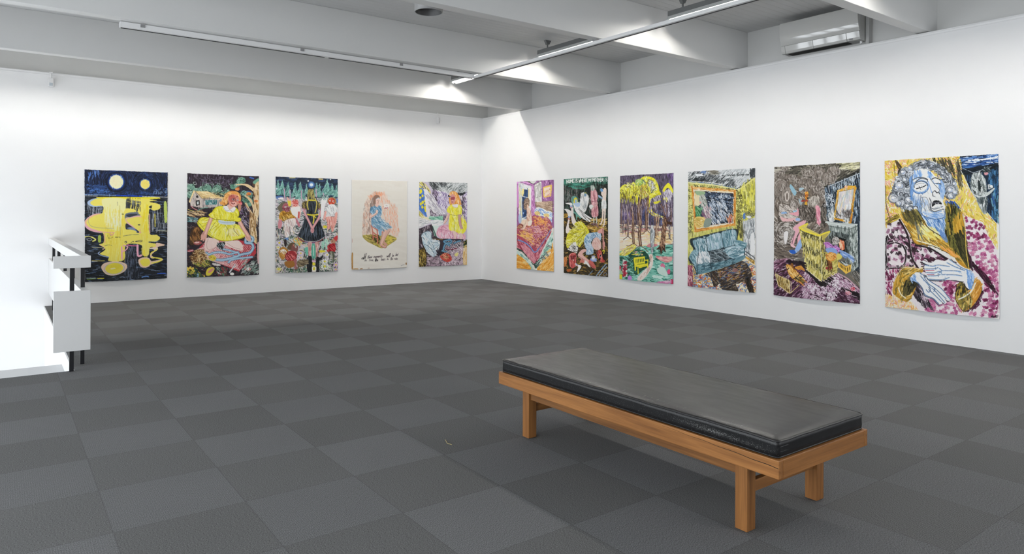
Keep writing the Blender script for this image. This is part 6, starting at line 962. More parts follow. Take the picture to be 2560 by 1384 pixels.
    # gilt mirror
    c.F('#e9b23e', '635,300 700,275 705,258 740,255 780,258 800,252 812,275 800,310 765,600 606,562', smooth=False); c.f('#e9e3e2', '650,312 788,283 752,578 620,548'); c.Hh('#ffffff #cfc7c8 #dcd6da #b8c4c8 #e9d9b0', '650,312 788,283 752,578 620,548', 130, 60, 96, 9, a=0.7); c.Hh('#f6d88a #c4861f #fff0c0', '635,300 650,312 620,548 604,562', 26, 50, 96, 6); c.Hh('#f6d88a #c4861f #e07f2a', '788,283 806,280 768,600 752,578', 26, 50, 96, 6); c.L('#8a6220', 4, '650,312 788,283 752,578 620,548 650,312', False); c.E('#efc0a0', 716, 266, 17, 11); c.L('#c4861f', 7, '610,556 760,596'); c.Hh('#8a8684 #4d4a48', '625,480 760,500 748,575 625,545', 60, 26, 60, 5, 0.5)
    # mantel
    c.F('#e6e8e8', '560,570 556,520 575,490 585,465 600,470 604,500 604,580 580,590'); c.Hh('#a9afb0 #ffffff #6e7678', '560,500 602,480 602,578 565,578', 40, 34, 80, 5); c.F('#d9ddda', '706,540 740,535 736,612 712,612'); c.Hh('#8a9290 #f5f7f6', '708,540 738,540 735,608 714,608', 20, 34, 86, 5); c.Hh('#6b6462 #a39a96 #3f3a38', '690,480 770,480 745,545 705,545', 60, 34, 80, 4, 0.4)
    c.f('#c6cdc9', '526,575 610,590 822,602 822,625 745,650 560,620'); c.f('#9fa8a3', '560,620 745,650 745,700 570,665'); c.f('#b3bcb7', '745,650 822,612 830,990 770,1040 745,960'); c.Hh('#5d6864 #e3e8e5 #8b9691 #2f3835', '560,620 745,650 822,615 828,990 770,1030 745,960 745,700 570,665', 230, 40, 88, 5); c.L('#4a5551', 5, '560,622 745,652 822,622', False); c.L('#4a5551', 4, '745,652 748,960', False); c.L('#dfe5e2', 6, '528,590 745,625 820,606', False); c.f('#4d5553', '570,668 745,705 745,950 700,900 560,720'); c.Hh('#222827 #7d8784 #14191a #9fa8a5', '570,670 745,710 742,940 640,880 560,720', 160, 40, 86, 6); c.f('#121414', '640,720 715,740 712,860 660,850')
    c.F('#e8845a', '655,760 670,745 680,775 690,752 704,780 706,830 680,840 660,810'); c.Hh('#f6b08a #c9502c #ffe0c0', '655,755 704,770 700,835 665,825', 34, 30, 85, 6); c.E('#a9a29c', 625, 755, 34, 36); c.curls('#3f3a36 #e0dbd6 #6d6660', '590,715 660,720 655,790 590,790', 24, 6, 16, 4)
    # yellow wing chair
    c.F('#e0cf70', '284,640 300,630 360,600 375,606 355,640 480,700 570,668 568,690 525,740 520,860 640,870 680,880 660,920 645,940 640,1050 505,1130 345,1010 350,900 320,800', smooth=False)
    c.f('#d6c66c', '290,650 470,715 510,1130 345,1010 350,880'); c.Hh('#f0e6a0 #a89a45 #cfc060 #7d7334 #e6da88 #f7f0c0', '292,655 470,715 508,1125 348,1005', 430, 34, 88, 4.5); c.Hh('#2c2a1a #4a4628 #f4eeb8 #6b6434', '300,660 470,720 480,765 320,720', 110, 30, 88, 4.5); c.Hh('#35321e #5d5730 #efe8a8', '325,790 480,850 490,900 335,860', 110, 30, 88, 4.5); c.Hh('#4a4628 #2c2a1a #e8e09a', '350,920 490,980 500,1040 350,980', 90, 30, 88, 4.5); c.f('#bfae58', '475,715 570,670 520,745 522,860 640,900 640,1050 508,1130'); c.Hh('#4a4628 #e6da88 #8a7f3e #2c2a1a #f0e8a8', '478,720 525,745 522,870 560,900 560,1080 508,1125', 200, 40, 88, 5); c.Hh('#d9ca70 #8f8440 #f0e6a0', '560,1000 640,930 640,1045 540,1105', 80, 34, -30, 6)
    c.L('#f3e04a', 15, '290,640 330,665 400,690 475,712'); c.L('#f3e04a', 14, '475,712 520,690 568,675'); c.L('#efe04a', 14, '300,635 365,605'); c.L('#f6f0d0', 5, '478,720 495,900 508,1125', False); c.L('#fbf3c8', 5, '348,1008 508,1128 640,1048', False); c.L('#2c2a1a', 5, '345,1015 508,1140'); c.L('#3f3a20', 5, '300,660 330,680 470,732'); c.E('#ded06a', 662, 900, 22, 28, 20)
    # child in the chair
    c.F('#c47cc8', '525,775 560,770 600,800 660,820 655,860 600,850 540,820'); c.Hh('#e3b0e6 #8f4a94 #d59ada', '525,775 660,810 655,860 560,830', 50, 30, 20, 6, 0.4); c.F('#8fabdc', '535,830 600,820 640,850 630,885 560,870'); c.F('#93b0e0', '660,840 720,860 780,900 792,940 775,940 740,910 680,880'); c.L('#7f9fd8', 12, '670,870 700,900 720,910'); c.L('#93b0e0', 7, '770,920 785,955'); c.Hh('#c3d4f0 #5f82c0', '660,840 780,900 785,940 680,880', 24, 30, 28, 5)
    c.F('#e3983c', '540,900 570,862 620,870 634,900 610,935 570,940 545,925'); c.Hh('#f6cf86 #b8651c #f0b560', '540,890 620,870 630,910 570,938', 60, 24, 30, 6, 0.5); c.F('#b8743a', '550,945 585,945 590,1000 570,1030 555,1000'); c.E('#b03040', 548, 1006, 11, 11); c.E('#b03040', 584, 1000, 12, 11); c.Hh('#5d3a1c #2c1c10', '545,950 600,950 600,1040 555,1040', 34, 30, 85, 5)
    # fender
    c.F('#efc355', '650,945 720,990 768,965 765,1030 722,1055 648,990', smooth=False)
    for k in range(5): c.L('#5d421a', 6, [(668+k*12, 968+k*8), (668+k*12, 990+k*8)], False)
    c.L('#5d421a', 8, '735,1000 735,1030', False); c.L('#5d421a', 8, '754,990 754,1020', False); c.L('#c4861f', 4, '650,945 720,990 768,965', False); c.Hh('#3a4440 #8a9490 #dfe4e2', '700,940 760,960 730,985 660,950', 30, 30, 30, 5)
    # floor
    c.f('#4a2a3c', '55,945 200,920 345,1010 505,1135 640,1050 850,1180 850,1335 55,1260'); c.Hh('#2a1522 #8a5f7c #5d3650 #1b0e16 #b492aa #e0cdd9 #6d4560', '55,940 200,920 345,1010 505,1135 640,1050 848,1180 848,1325 55,1255', 900, 34, lambda x, y: -40 if x < 340 else 30, 6, 0.4); c.Hh('#c9a3bc #e9dae4 #a77c96', '340,1040 420,1080 400,1290 330,1270', 90, 44, -60, 6); c.Hh('#d9bccd #f0e4ec #a0708e', '560,1080 640,1060 840,1180 830,1220 700,1180', 130, 34, 40, 6, 0.4); c.curls('#efe3ea #c9a3bc #dcc5d4 #ffffff', '380,1150 520,1140 620,1090 700,1180 620,1300 420,1290', 210, 6, 17, 5); c.Hh('#1a1218 #2c2029', '170,945 330,950 345,1010 300,990 200,960', 60, 50, 15, 10); c.Hh('#14100f #2a2424', '345,1012 505,1140 620,1075 520,1170 480,1160', 60, 40, 35, 9); c.Hh('#7d7a74 #b5b0a8 #4d4a44 #2c2a27', '780,1040 845,1020 845,1170 800,1120', 70, 40, 50, 6); c.L('#cfa8b4', 10, '650,1050 740,1100 845,1200'); c.L('#8d7f6a', 6, '760,1070 845,1160'); c.Hh('#0f0c0d #251a20', '680,1180 830,1230 840,1290 700,1210', 60, 40, 35, 10)
    c.E('#e07080', 785, 1190, 19, 20); c.curls('#f6c6cc #b33a4c', '768,1172 802,1172 802,1208 768,1208', 10, 5, 12, 4); c.E('#eaa6b0', 740, 1228, 24, 20); c.curls('#f8dade #cf7484', '718,1210 764,1210 764,1246 718,1246', 10, 5, 12, 4); c.L('#6d4a5e', 6, '690,1190 720,1230 800,1275 830,1270'); c.L('#c9b0be', 5, '700,1180 760,1240 820,1262')
    # animal by the crate
    c.F('#d99a3c', '175,985 200,975 250,1010 300,1060 330,1090 345,1130 290,1130 240,1105 200,1060'); c.F('#d99a3c', '255,1000 310,985 345,1020 345,1035 315,1020 280,1020'); c.F('#8d5a26', '215,975 230,962 245,985 235,1000'); c.Hh('#f3cf86 #a3661e #e8b35c #fbe6b8', '178,985 250,1010 335,1110 280,1125 200,1050', 110, 34, 50, 6, 0.3); c.F('#6d5a2c', '260,1090 330,1090 345,1140 300,1140'); c.Hh('#e9d9a0 #2f2716 #b58a3c', '255,1085 340,1095 340,1140 270,1130', 50, 20, 30, 5); c.L('#d98a3c', 10, '300,1130 345,1165'); c.L('#d98a3c', 9, '335,1110 370,1135'); c.L('#c9803a', 9, '290,1000 340,1025')
    c.F('#b8954a', '75,1062 215,1125 215,1235 105,1160', smooth=False); c.Hh('#e6cf8a #6b4f1e #8f7030 #f3e4b0 #3a2b12', '78,1066 213,1128 213,1230 107,1158', 170, 34, 84, 4.5); c.L('#e9dca8', 5, '75,1062 215,1125 215,1235 105,1160 75,1062', False); c.L('#d6c07c', 6, '218,1235 300,1160', False); c.L('#3a2418', 8, '90,1050 170,1030 200,1010'); c.L('#3a2418', 7, '215,1120 270,1090 300,1060'); c.L('#e9dca8', 4, '225,1128 228,1232', False)
    c.L('#c99aa2', 6, '60,960 150,925 190,930'); c.Hh('#7d5068 #c9a3b8 #3a1f2e', '60,950 190,925 120,1000 60,1030', 70, 44, -28, 7)
    c.tex(600, 22, 85, 4, 0.1)

def art_robe(c):
    c.f('#ece9e4', '15,25 980,25 980,1360 15,1360')
    # patterned curtain
    c.F('#e9d46a', '32,97 640,55 700,300 930,600 940,800 700,560 600,430 180,540 60,640 40,600', smooth=False); c.Hh('#f0e08c #e9c23e #f6ead0 #d8a8a0 #b8a23a #f3b8b0 #fbf4e0 #e0b94a', '32,97 640,55 700,300 930,600 935,790 690,560 550,420 180,540 50,630', 900, 34, lambda x, y: 80+40*math.sin(y*.02), 7, 0.6); c.curls('#d98a86 #e9c23e #f0a8a0 #c9a92c #f6ecd6', '36,110 240,100 160,500 60,600 40,500', 130, 10, 24, 5); c.curls('#d98a86 #f0c23e #c9a92c #f6ecd6', '430,70 640,60 640,250 560,280 450,120', 80, 10, 22, 5); c.L('#5d4a2c', 14, '125,100 150,160 200,170'); c.L('#4a3f30', 16, '135,110 165,150'); c.F('#3c3a2e', '150,160 185,170 170,210 140,210'); c.L('#6b5a3c', 6, '44,300 50,440 80,560 100,600'); c.L('#6b6244', 5, '110,130 120,260 100,400'); c.Hh('#4a4636 #6f6a52 #2f2d25', '410,90 560,80 600,200 590,240 500,150', 90, 44, 70, 7, 0.3); c.Hh('#3f3d33 #7d745a', '600,110 630,110 660,300 620,280', 50, 60, 80, 6); c.Hh('#8d7a2c #c9b03e #55491c', '60,560 190,500 160,560 70,620', 50, 30, -30, 6)
    # night scene at the top right
    c.f('#1d2b3c', '632,56 938,36 942,600 900,560 800,440 720,330 650,170'); c.Hh('#0f1822 #2c4560 #1a2736 #3c5c80', '632,56 938,36 940,590 800,440 650,170', 300, 44, 86, 7); c.f('#38609a', '640,70 938,40 938,110 700,170 655,150'); c.Hh('#1f4480 #7fa6dc #dfe9f4 #2a5296 #4f7fc4 #16294a', '640,75 938,42 938,120 700,165', 130, 70, -6, 8); c.L('#eef3f8', 10, '700,90 800,85 900,70 930,60'); c.L('#eef3f8', 7, '680,105 760,108'); c.Hh('#0e141a #1c262f', '650,165 940,110 940,150 700,210', 90, 70, -10, 9); c.L('#cfdbe4', 3, '645,150 740,190 880,140', False); c.L('#d9e2e8', 4, '640,170 720,330 810,450 935,600'); c.Hh('#2f5f86 #4f86b4 #16324a', '840,180 935,160 935,380 870,300', 90, 50, 88, 7); c.Hh('#28508a #3f78a8 #1c3a4c #6fa3b8', '880,380 935,360 938,560 890,520', 60, 60, 86, 9)
    c.F('#b9c0bf', '740,200 790,192 835,240 845,330 850,365 780,380 740,360 720,300 722,240'); c.Hh('#eef0ee #5d6664 #2b3332 #d0d6d4 #8a9391', '740,200 800,195 845,300 840,365 745,360 722,280', 150, 44, lambda x, y: 80+30*math.sin(x*.05), 6, 0.4); c.F('#181f22', '775,250 795,270 800,330 785,330', a=0.9); c.E('#4a5558', 842, 168, 30, 27); c.Hh('#8f9a9c #1f272a', '815,145 870,148 870,190 820,195', 34, 20, 40, 5, 0.5); c.F('#d69aa0', '826,190 856,185 850,205 830,206'); c.F('#c9cfcc', '790,372 850,345 900,310 906,320 860,365 800,390'); c.E('#dfe0dc', 875, 300, 20, 14); c.curls('#5f6866 #f5f5f2', '855,285 898,285 898,318 855,318', 10, 5, 10, 4); c.F('#9aa4a4', '770,385 850,385 850,460 830,520 780,440'); c.Hh('#e6eae9 #3a4446 #6b7678', '770,385 850,385 845,500 800,470', 60, 44, 84, 6); c.L('#eef1f0', 6, '745,362 790,380 850,370')
    # lower left and blanket
    c.F('#eed9b8', '44,1160 120,1170 240,1210 330,1220 340,1290 50,1262'); c.Hh('#f6e9d0 #eebd6a #e8b0b0 #f9f2e6 #e9a04a #f3d48a', '44,1165 330,1225 320,1288 50,1260', 170, 24, lambda x, y: 90*math.sin(x*.05), 6, 0.8)
    # robe body
    body = '60,610 180,555 300,760 560,880 715,955 690,800 670,530 820,580 860,680 930,790 952,900 960,1340 330,1290 250,1190 110,1160 44,1160 36,900 50,700'
    c.F('#efe6e8', body, smooth=False)
    pk = '#b9678f #c97fa2 #a8487c #d493b0'; dkk = '#7a2350 #93305f #601a3e #a04372'
    def flow(x, y): return math.degrees(math.atan2(y-560, x-720)) + 90
    def dabs(p, n, cols, ln, wd, ang, k=4):
        """clusters of parallel dabs, as a broad brush leaves them"""
        q = P_(p); m = c.mask((q - [c.x0, c.y0]) * c.k); y0, y1, x0, x1, kk = m; ys, xs = np.nonzero(kk); cc = [srgb(v) for v in cols.split()]
        for i in RG.randint(0, len(xs), n):
            cx, cy = xs[i]+x0, ys[i]+y0; g = math.radians((ang(cx/c.k+c.x0, cy/c.k+c.y0) if callable(ang) else ang) + RG.uniform(-16, 16)); dx, dy = math.cos(g), math.sin(g); l = ln*c.k/2*RG.uniform(.6, 1.1); col = cc[RG.randint(len(cc))]
            for j in range(k):
                o = (j - k/2)*wd*c.k*0.85; e = RG.uniform(.7, 1.15)
                c.seg(np.clip(col*RG.uniform(.9, 1.1), 0, 1), (cx-dx*l*e-dy*o, cy-dy*l*e+dx*o), (cx+dx*l*e-dy*o, cy+dy*l*e+dx*o), wd*c.k*0.44, .9)
    dabs('680,545 820,585 860,720 700,770', 46, dkk, 24, 6, flow); dabs('690,740 870,700 950,900 955,1100 830,1000 740,860', 105, pk, 27, 6, flow)
    dabs('760,880 955,1000 958,1330 820,1300 830,1060', 120, pk+' '+dkk, 27, 6, flow); dabs('330,1090 600,1060 640,1220 700,1290 955,1300 950,1335 380,1295', 150, pk, 26, 6, lambda x, y: 15 if x < 640 else -20); dabs('480,1040 640,1040 620,1130 570,1180', 34, pk+' '+dkk, 24, 6, -30)
    c.Hh('#2a1420 #3b1c2c #5d2a45 #1b1014', '720,870 850,1000 950,1150 900,1120 800,1000 740,930', 110, 40, 50, 9); c.Hh('#2a1420 #4a2038', '690,780 730,860 740,960 700,900', 50, 40, 70, 9); c.Hh('#1f1218 #4a1f38 #6b2f52', '790,1120 830,1130 790,1250 700,1290 690,1270 770,1220', 80, 30, -50, 9)
    dabs('70,600 160,570 260,800 190,760 60,720', 40, '#7a4f66 #1f161a #9a6a84 #3a2630', 26, 6, lambda x, y: 10 if y < 700 else 60); dabs('200,640 300,760 560,870 560,900 380,900 260,870', 70, '#a8688a #2c1a22 #c495ae #7a3a5c #1b1216', 30, 6, lambda x, y: 35)
    dabs('50,700 240,720 330,940 240,960 60,960', 85, '#a8688a #3a2630 #c9a0b5 #2b1c22 #d5b5c6', 30, 6, lambda x, y: math.degrees(math.atan2(y-860, x-140))+90)
    for col, w_, s in (('#1d1519', 20, '60,720 48,800 60,900 45,960'), ('#2a1d22', 18, '160,570 230,700 260,860 320,960'), ('#20171a', 14, '180,760 215,830 205,920 160,955'), ('#2a1d22', 16, '290,770 400,790 520,860 560,880'), ('#20171a', 16, '50,960 160,950 240,960 330,975'), ('#33212a', 12, '70,760 130,750 180,770')): c.L(col, w_, s); c.L('#efe6e8', 3, [(x+6, y-5) for x, y in P_(s)])
    c.Hh('#1b1317 #3a2029 #55283e', '330,880 520,860 620,900 360,990', 110, 34, 20, 8); c.Hh('#7d2450 #5a1838 #c05a84 #efe2e8', '45,980 190,960 130,1080 110,1160 48,1160', 110, 30, 75, 9); c.L('#e8e0e2', 6, '50,1060 110,1050 140,1000'); c.Hh('#18141a #3b3038 #6e6470', '290,1090 340,1080 400,1200 440,1280 330,1230 280,1160', 150, 40, 60, 9); c.Hh('#e9dde3 #c9b3c0', '330,1090 380,1130 400,1230 350,1190', 40, 34, 60, 6)
    # hair
    hair = '110,280 150,200 190,150 240,150 280,110 340,95 400,95 450,120 520,160 560,210 600,260 615,320 600,390 545,400 520,370 500,250 440,180 330,160 262,200 240,330 300,500 270,505 200,500 130,440 90,400'
    c.F('#9aa0a8', hair); c.curls('#4a4f56 #dfe3e8 #6b727a #b7bdc6 #2a2e33 #eef1f4', hair, 330, 8, 26, 6, a=0.8)
    for x, y, r in ((160,300,44),(110,400,44),(180,190,30),(130,320,26),(178,440,36),(230,410,34),(220,460,30),(340,115,34),(410,130,32),(290,130,28),(460,170,28),(540,230,34),(590,280,28),(560,330,40),(600,350,26),(570,380,30),(200,250,28),(250,480,28),(150,440,28),(500,200,24),(240,160,26),(380,160,22)):
        c.E('#dfe2e7', x, y, r*.8, r*.74, a=0.75)
        for q in range(4):
            a0 = RG.randint(0, 360); c.E(('#4a4f57', '#8a919b', '#33373d', '#8fa6cb')[q], x + RG.uniform(-4, 4), y + RG.uniform(-4, 4), r*(1-q*.2), r*(.92-q*.19), ring=(4.5, 6, 3.5, 4)[q], a=0.85, a0=a0, a1=a0 + RG.randint(120, 250))
        c.E('#f8f9fa', x - r*.15, y - r*.15, r*.3, r*.26)
    c.Hh('#3a3e45 #6b727a #c9ced6', '280,115 460,100 560,210 600,270 560,290 480,190 330,160 262,190', 120, 34, lambda x, y: math.degrees(math.atan2(y-300, x-400))+90, 5, 0.6)
    # neck
    c.F('#8db0dc', '310,500 400,540 520,530 530,620 545,720 540,745 480,700 400,640 350,570'); c.Hh('#5f90d0 #c9dcf0 #8db0dc #e3edf7 #3f6fae', '320,510 520,535 540,740 470,690 380,620', 190, 66, 62, 7, 0.2)
    # face
    c.F('#f1f1ef', '262,200 330,160 400,180 450,230 500,260 520,340 500,400 522,480 515,535 470,560 410,555 350,530 310,500 262,440 246,380 236,300')
    c.Hh('#86b0e2 #b3cff0 #6f9cd8', '275,190 330,190 330,235 262,240', 34, 34, 80, 6); c.Hh('#7fa8dc #a9c6ea #5f90d0', '236,250 262,230 262,400 244,380', 40, 60, 88, 7); c.Hh('#7fa4d6 #a9c6e6 #dfe8f2 #5f7ea8 #6b7280', '262,395 330,400 340,500 300,510 268,460', 90, 60, 84, 5); c.Hh('#8fb2de #c9dbf0 #8a9099', '330,400 390,430 400,500 370,530 340,470', 34, 50, 80, 4); c.F('#6f9cd8', '470,250 500,260 520,340 500,400 480,330', a=0.8); c.Hh('#6f9cd8 #b9d2ee #dfe9f4', '462,260 515,300 505,400 480,380', 40, 44, 80, 6); c.Hh('#5f94d6 #b9d2ee', '380,190 420,200 420,250 380,240', 30, 34, 70, 6); c.Hh('#7fa8dc #c9dcf2', '350,500 420,520 500,510 510,545 420,556 360,535', 60, 44, 15, 6)
    # eye sockets
    c.E('#8fb2de', 322, 306, 62, 48, -8, ring=15, a=0.85); c.E('#4a73ac', 322, 310, 64, 50, -8, ring=6, a0=20, a1=170); c.E('#4a4f57', 326, 298, 54, 38, -8, ring=6, a0=170, a1=370); c.E('#f6f5f2', 322, 300, 40, 27, -8); c.L('#1e2126', 7, '290,320 320,312 350,302 366,290'); c.L('#3a3f46', 6, '282,268 320,240 370,245 378,262'); c.L('#3a3e45', 5, '262,250 300,232 350,232 384,250'); c.L('#86aede', 5, '280,340 320,352 366,336'); c.L('#9c9fa3', 4, '290,290 320,276 352,280')
    c.E('#f6f5f2', 452, 262, 30, 19, 12); c.L('#1e2126', 6, '430,280 462,276 486,282'); c.L('#2b2f35', 7, '412,244 440,232 480,250'); c.L('#86aede', 5, '420,250 430,275 470,285')
    # nose, mouth, chin
    c.F('#fafaf8', '380,235 400,240 440,290 472,330 465,345 440,360 420,360 400,310'); c.L('#5a6068', 4, '398,240 440,292 474,328 462,348'); c.L('#7fa8dc', 6, '384,262 400,310 412,350'); c.L('#23262b', 7, '424,378 420,350 438,336 450,350'); c.L('#23262b', 7, '452,352 470,348 474,360'); c.L('#4a4f56', 5, '424,378 440,382')
    c.F('#1d1d20', '414,462 424,420 460,410 486,424 492,444 460,436 436,450'); c.Hh('#8a8f95 #4a4550', '424,430 480,425 470,440 430,450', 14, 18, 0, 4); c.L('#7f858c', 8, '400,440 408,470 440,480 500,460'); c.L('#4a4f56', 6, '396,400 410,430 402,470 430,500 480,488 508,480'); c.L('#86aede', 8, '408,500 440,508 490,496'); c.L('#7a828c', 4, '330,390 370,390 390,430 395,480 420,505'); c.L('#4a6a9c', 5, '310,500 360,540 430,560 510,545 520,480'); c.L('#c9cdd2', 7, '440,470 480,466'); c.L('#3f444b', 5, '262,460 300,466 300,500 275,498 262,470'); c.E('#e9ebee', 285, 482, 18, 20); c.E('#4a4f56', 285, 482, 18, 20, ring=4); c.L('#5a6068', 4, '262,200 246,290 236,360')
    c.Hh('#2f5fc0 #5f8ce0 #1c3f96 #dfe6f4', '525,430 600,425 640,470 600,480 540,455', 80, 26, 50, 7, 0.4)
    # shawl collar
    c.F('#c48f2c', '160,540 200,505 300,500 330,550 400,640 560,740 680,870 720,940 715,958 640,915 560,830 420,770 290,762 250,690 200,610'); c.Hh('#e9bf5c #9c7a2c #c9982f #f3dc8c #7d6a34 #d9ab44', '165,540 300,505 400,640 560,740 715,945 560,830 420,765 290,755 210,610', 330, 60, lambda x, y: 62 if y < 640 else 38, 9, 0.2); c.Hh('#55502f #6e6334 #3a3824 #8d8344', '180,520 310,505 340,570 250,600 200,560', 110, 54, 62, 9); c.Hh('#6b6a5c #9a9a90 #f3e37c', '290,600 350,600 350,720 310,720', 50, 60, 75, 8); c.Hh('#f6e98a #fbf4c0 #e9cf5c', '330,620 450,640 470,700 380,720', 60, 60, 40, 10); c.L('#fbf3dc', 9, '300,732 400,760 480,790'); c.L('#3a3320', 6, '310,505 350,570 400,640 560,740 700,880'); c.L('#3a3320', 5, '200,610 250,690 292,762 420,772 560,835'); c.Hh('#e9a04a #f3b060', '500,790 560,800 620,850 580,850', 30, 44, 40, 9)
    c.F('#575229', '525,460 600,470 660,520 680,640 690,780 716,950 640,850 560,760 520,700 545,690 530,560'); c.Hh('#2b2c18 #8d8340 #c9a53e #3f4020 #6b6a30 #1c1d12', '528,465 600,475 655,530 670,640 640,820 560,750 525,700', 330, 80, 84, 9, 0.1); c.Hh('#c9982f #dfb24a #a8862c', '590,560 660,540 668,700 640,800 610,700', 90, 70, 86, 10); c.Hh('#2b2c18 #55502a', '600,700 680,640 712,930 640,830', 110, 60, 70, 9); c.L('#e9c860', 6, '672,540 682,660 690,800 715,950'); c.L('#f6efdc', 4, '660,520 680,620'); c.F('#6f95cf', '480,640 520,670 545,730 535,745 490,700', a=0.8)
    # cuffs
    c.F('#c4922f', '112,1150 118,1080 150,1000 205,945 340,955 345,985 290,1000 262,1040 300,1060 290,1130 240,1215 180,1200'); c.Hh('#e3b95a #8f7530 #c9982f #f0d588 #6e6334', '115,1150 150,1000 205,948 340,960 270,1030 250,1200 180,1200', 220, 54, lambda x, y: 105 if x < 200 else 150, 8, 0.2); c.F('#3a3824', '215,1060 310,1060 290,1110 250,1150 200,1150'); c.Hh('#1f1f14 #55502f #6e6334', '212,1062 308,1062 250,1150 202,1150', 60, 44, 110, 8); c.L('#e9dfc0', 5, '112,1150 120,1070 160,990 210,946 340,958'); c.L('#f6efdc', 7, '160,1110 180,1160 220,1190')
    c.F('#cf8f34', '760,1030 800,1040 818,1090 800,1160 740,1250 680,1282 640,1240 612,1180 620,1160 720,1110 755,1060'); c.F('#4a4426', '622,1090 650,1050 700,1090 715,1115 650,1160 615,1185 612,1130'); c.Hh('#1f1f14 #8d7f3c #c9a53e #2f2c1a', '622,1090 650,1055 710,1110 640,1165 615,1180', 100, 40, 100, 7); c.Hh('#e8b45c #a8772a #d9983c #f3cf8c #c4822c', '760,1035 812,1090 740,1240 680,1275 720,1120', 170, 54, 120, 9, 0.2); c.Hh('#6e6334 #4a4426 #9c8a3e #e3cf7a', '620,1185 720,1130 740,1240 690,1278 640,1240', 110, 40, 100, 9); c.L('#fbf6ea', 9, '766,1062 740,1120 690,1165 640,1190'); c.L('#f0d080', 6, '612,1190 650,1262 684,1284'); c.L('#3a2f1c', 5, '620,1090 612,1180 640,1240 684,1284 750,1250 810,1150 818,1090')
    # hands
    hand = '350,890 400,905 430,900 460,880 520,890 560,875 600,900 650,930 735,965 755,1020 745,1080 720,1110 690,1085 690,1050 660,1050 560,1035 500,1045 400,1040 385,1030 470,1022 450,1010 390,1012 375,995 440,985 460,960 400,962 380,940 365,925 430,935 450,925 400,925 350,905'
    c.F('#20242c', [(x-4, y+9) for x, y in P_(hand)], a=0.7); c.F('#f3f3f1', hand); c.F('#f3f3f1', '365,930 470,925 560,900 660,935 740,975 750,1040 700,1085 660,1045 520,1040 400,1030 380,990')
    for s in ('365,925 430,935 470,925 560,935', '370,958 440,955 470,945', '378,985 440,988 480,975 500,990', '392,1012 450,1010 490,1000', '400,1038 500,1040 560,1022', '480,950 500,970 480,985', '540,905 600,935 680,965', '500,968 600,968 650,975', '500,1000 600,1000 660,1008', '560,880 600,905 660,945 735,970', '755,1010 745,1080 718,1110'): c.L('#86aede', 8, s, a=0.7); c.L('#4f5d70', 2.8, [(x+1, y-3) for x, y in P_(s)])
    c.Hh('#8fb4e4 #b9d2ee #6f9cd8', '700,960 755,1000 745,1080 715,1105 705,1040', 50, 40, 75, 8); c.L('#c96a86', 7, '375,968 440,966'); c.L('#b0607c', 6, '385,1000 440,1000')
    h2 = '250,1040 285,990 320,985 360,1010 400,1050 450,1080 500,1110 560,1170 575,1195 555,1205 530,1190 545,1215 530,1228 500,1205 510,1228 480,1232 440,1190 400,1175 370,1160 350,1110 310,1065'
    c.F('#1f2430', [(x-5, y+8) for x, y in P_(h2)], a=0.6); c.F('#f3f3f1', h2)
    for s in ('320,985 360,1010 420,1060 500,1110 572,1195', '310,1062 350,1110 372,1160 440,1190 482,1232', '360,1020 400,1075 450,1110 540,1190', '400,1120 430,1145 500,1210', '430,1110 460,1140 530,1220', '330,1010 390,1075 420,1110', '400,1100 415,1125 400,1140 380,1120', '440,1100 450,1120 440,1135'): c.L('#6f9ad6', 6, s, a=0.75); c.L('#3a4654', 3, [(x+1, y-2) for x, y in P_(s)])
    c.Hh('#9cbce6 #5f8fd0', '250,1040 290,1000 300,1050 262,1060', 24, 26, 60, 7)
    c.L('#8d8d8b', 2.5, '118,1165 124,1275', a=0.6); c.L('#8d8d8b', 2.5, '730,750 735,1000', a=0.4)
    c.F('#f2f0ec', '925,600 945,620 950,900 962,1345 930,1340 945,1200 935,800', a=0.75); text(c, 'sla 92', 888, 1312, 60, 2, 11, 17, '#23222a', 3.2, 0.1)
    c.tex(900, 30, 60, 5, 0.08)
# ================================================================ hang the sheets
M_paint = bpy.data.materials.new('painted_paper'); M_paint.use_nodes = True
_b = M_paint.node_tree.nodes['Principled BSDF']; _b.inputs['Roughness'].default_value = 0.75; _b.inputs['Specular IOR Level'].default_value = 0.25
_a = M_paint.node_tree.nodes.new('ShaderNodeAttribute'); _a.attribute_name = 'paint'; lk(M_paint, _a.outputs['Color'], _b.inputs['Base Color'])
_n = M_paint.node_tree.nodes.new('ShaderNodeTexNoise'); _n.inputs['Scale'].default_value = 160; _n.inputs['Detail'].default_value = 3
_p = M_paint.node_tree.nodes.new('ShaderNodeBump'); _p.inputs['Strength'].default_value = 0.12; _p.inputs['Distance'].default_value = 0.002
_g = M_paint.node_tree.nodes.new('ShaderNodeNewGeometry'); lk(M_paint, _g.outputs['Position'], _n.inputs['Vector']); lk(M_paint, _n.outputs[0], _p.inputs['Height']); lk(M_paint, _p.outputs[0], _b.inputs['Normal'])
def homog(quad):
    """unit square (u right, v down) to the painter's own quadrilateral"""
    A = []; bb = []
    for (u, v), (x, y) in zip(((0, 0), (1, 0), (1, 1), (0, 1)), quad):
        A.append([u, v, 1, 0, 0, 0, -u*x, -v*x]); bb.append(x); A.append([0, 0, 0, u, v, 1, -u*y, -v*y]); bb.append(y)
    return np.append(np.linalg.solve(np.array(A, float), np.array(bb, float)), 1).reshape(3, 3)
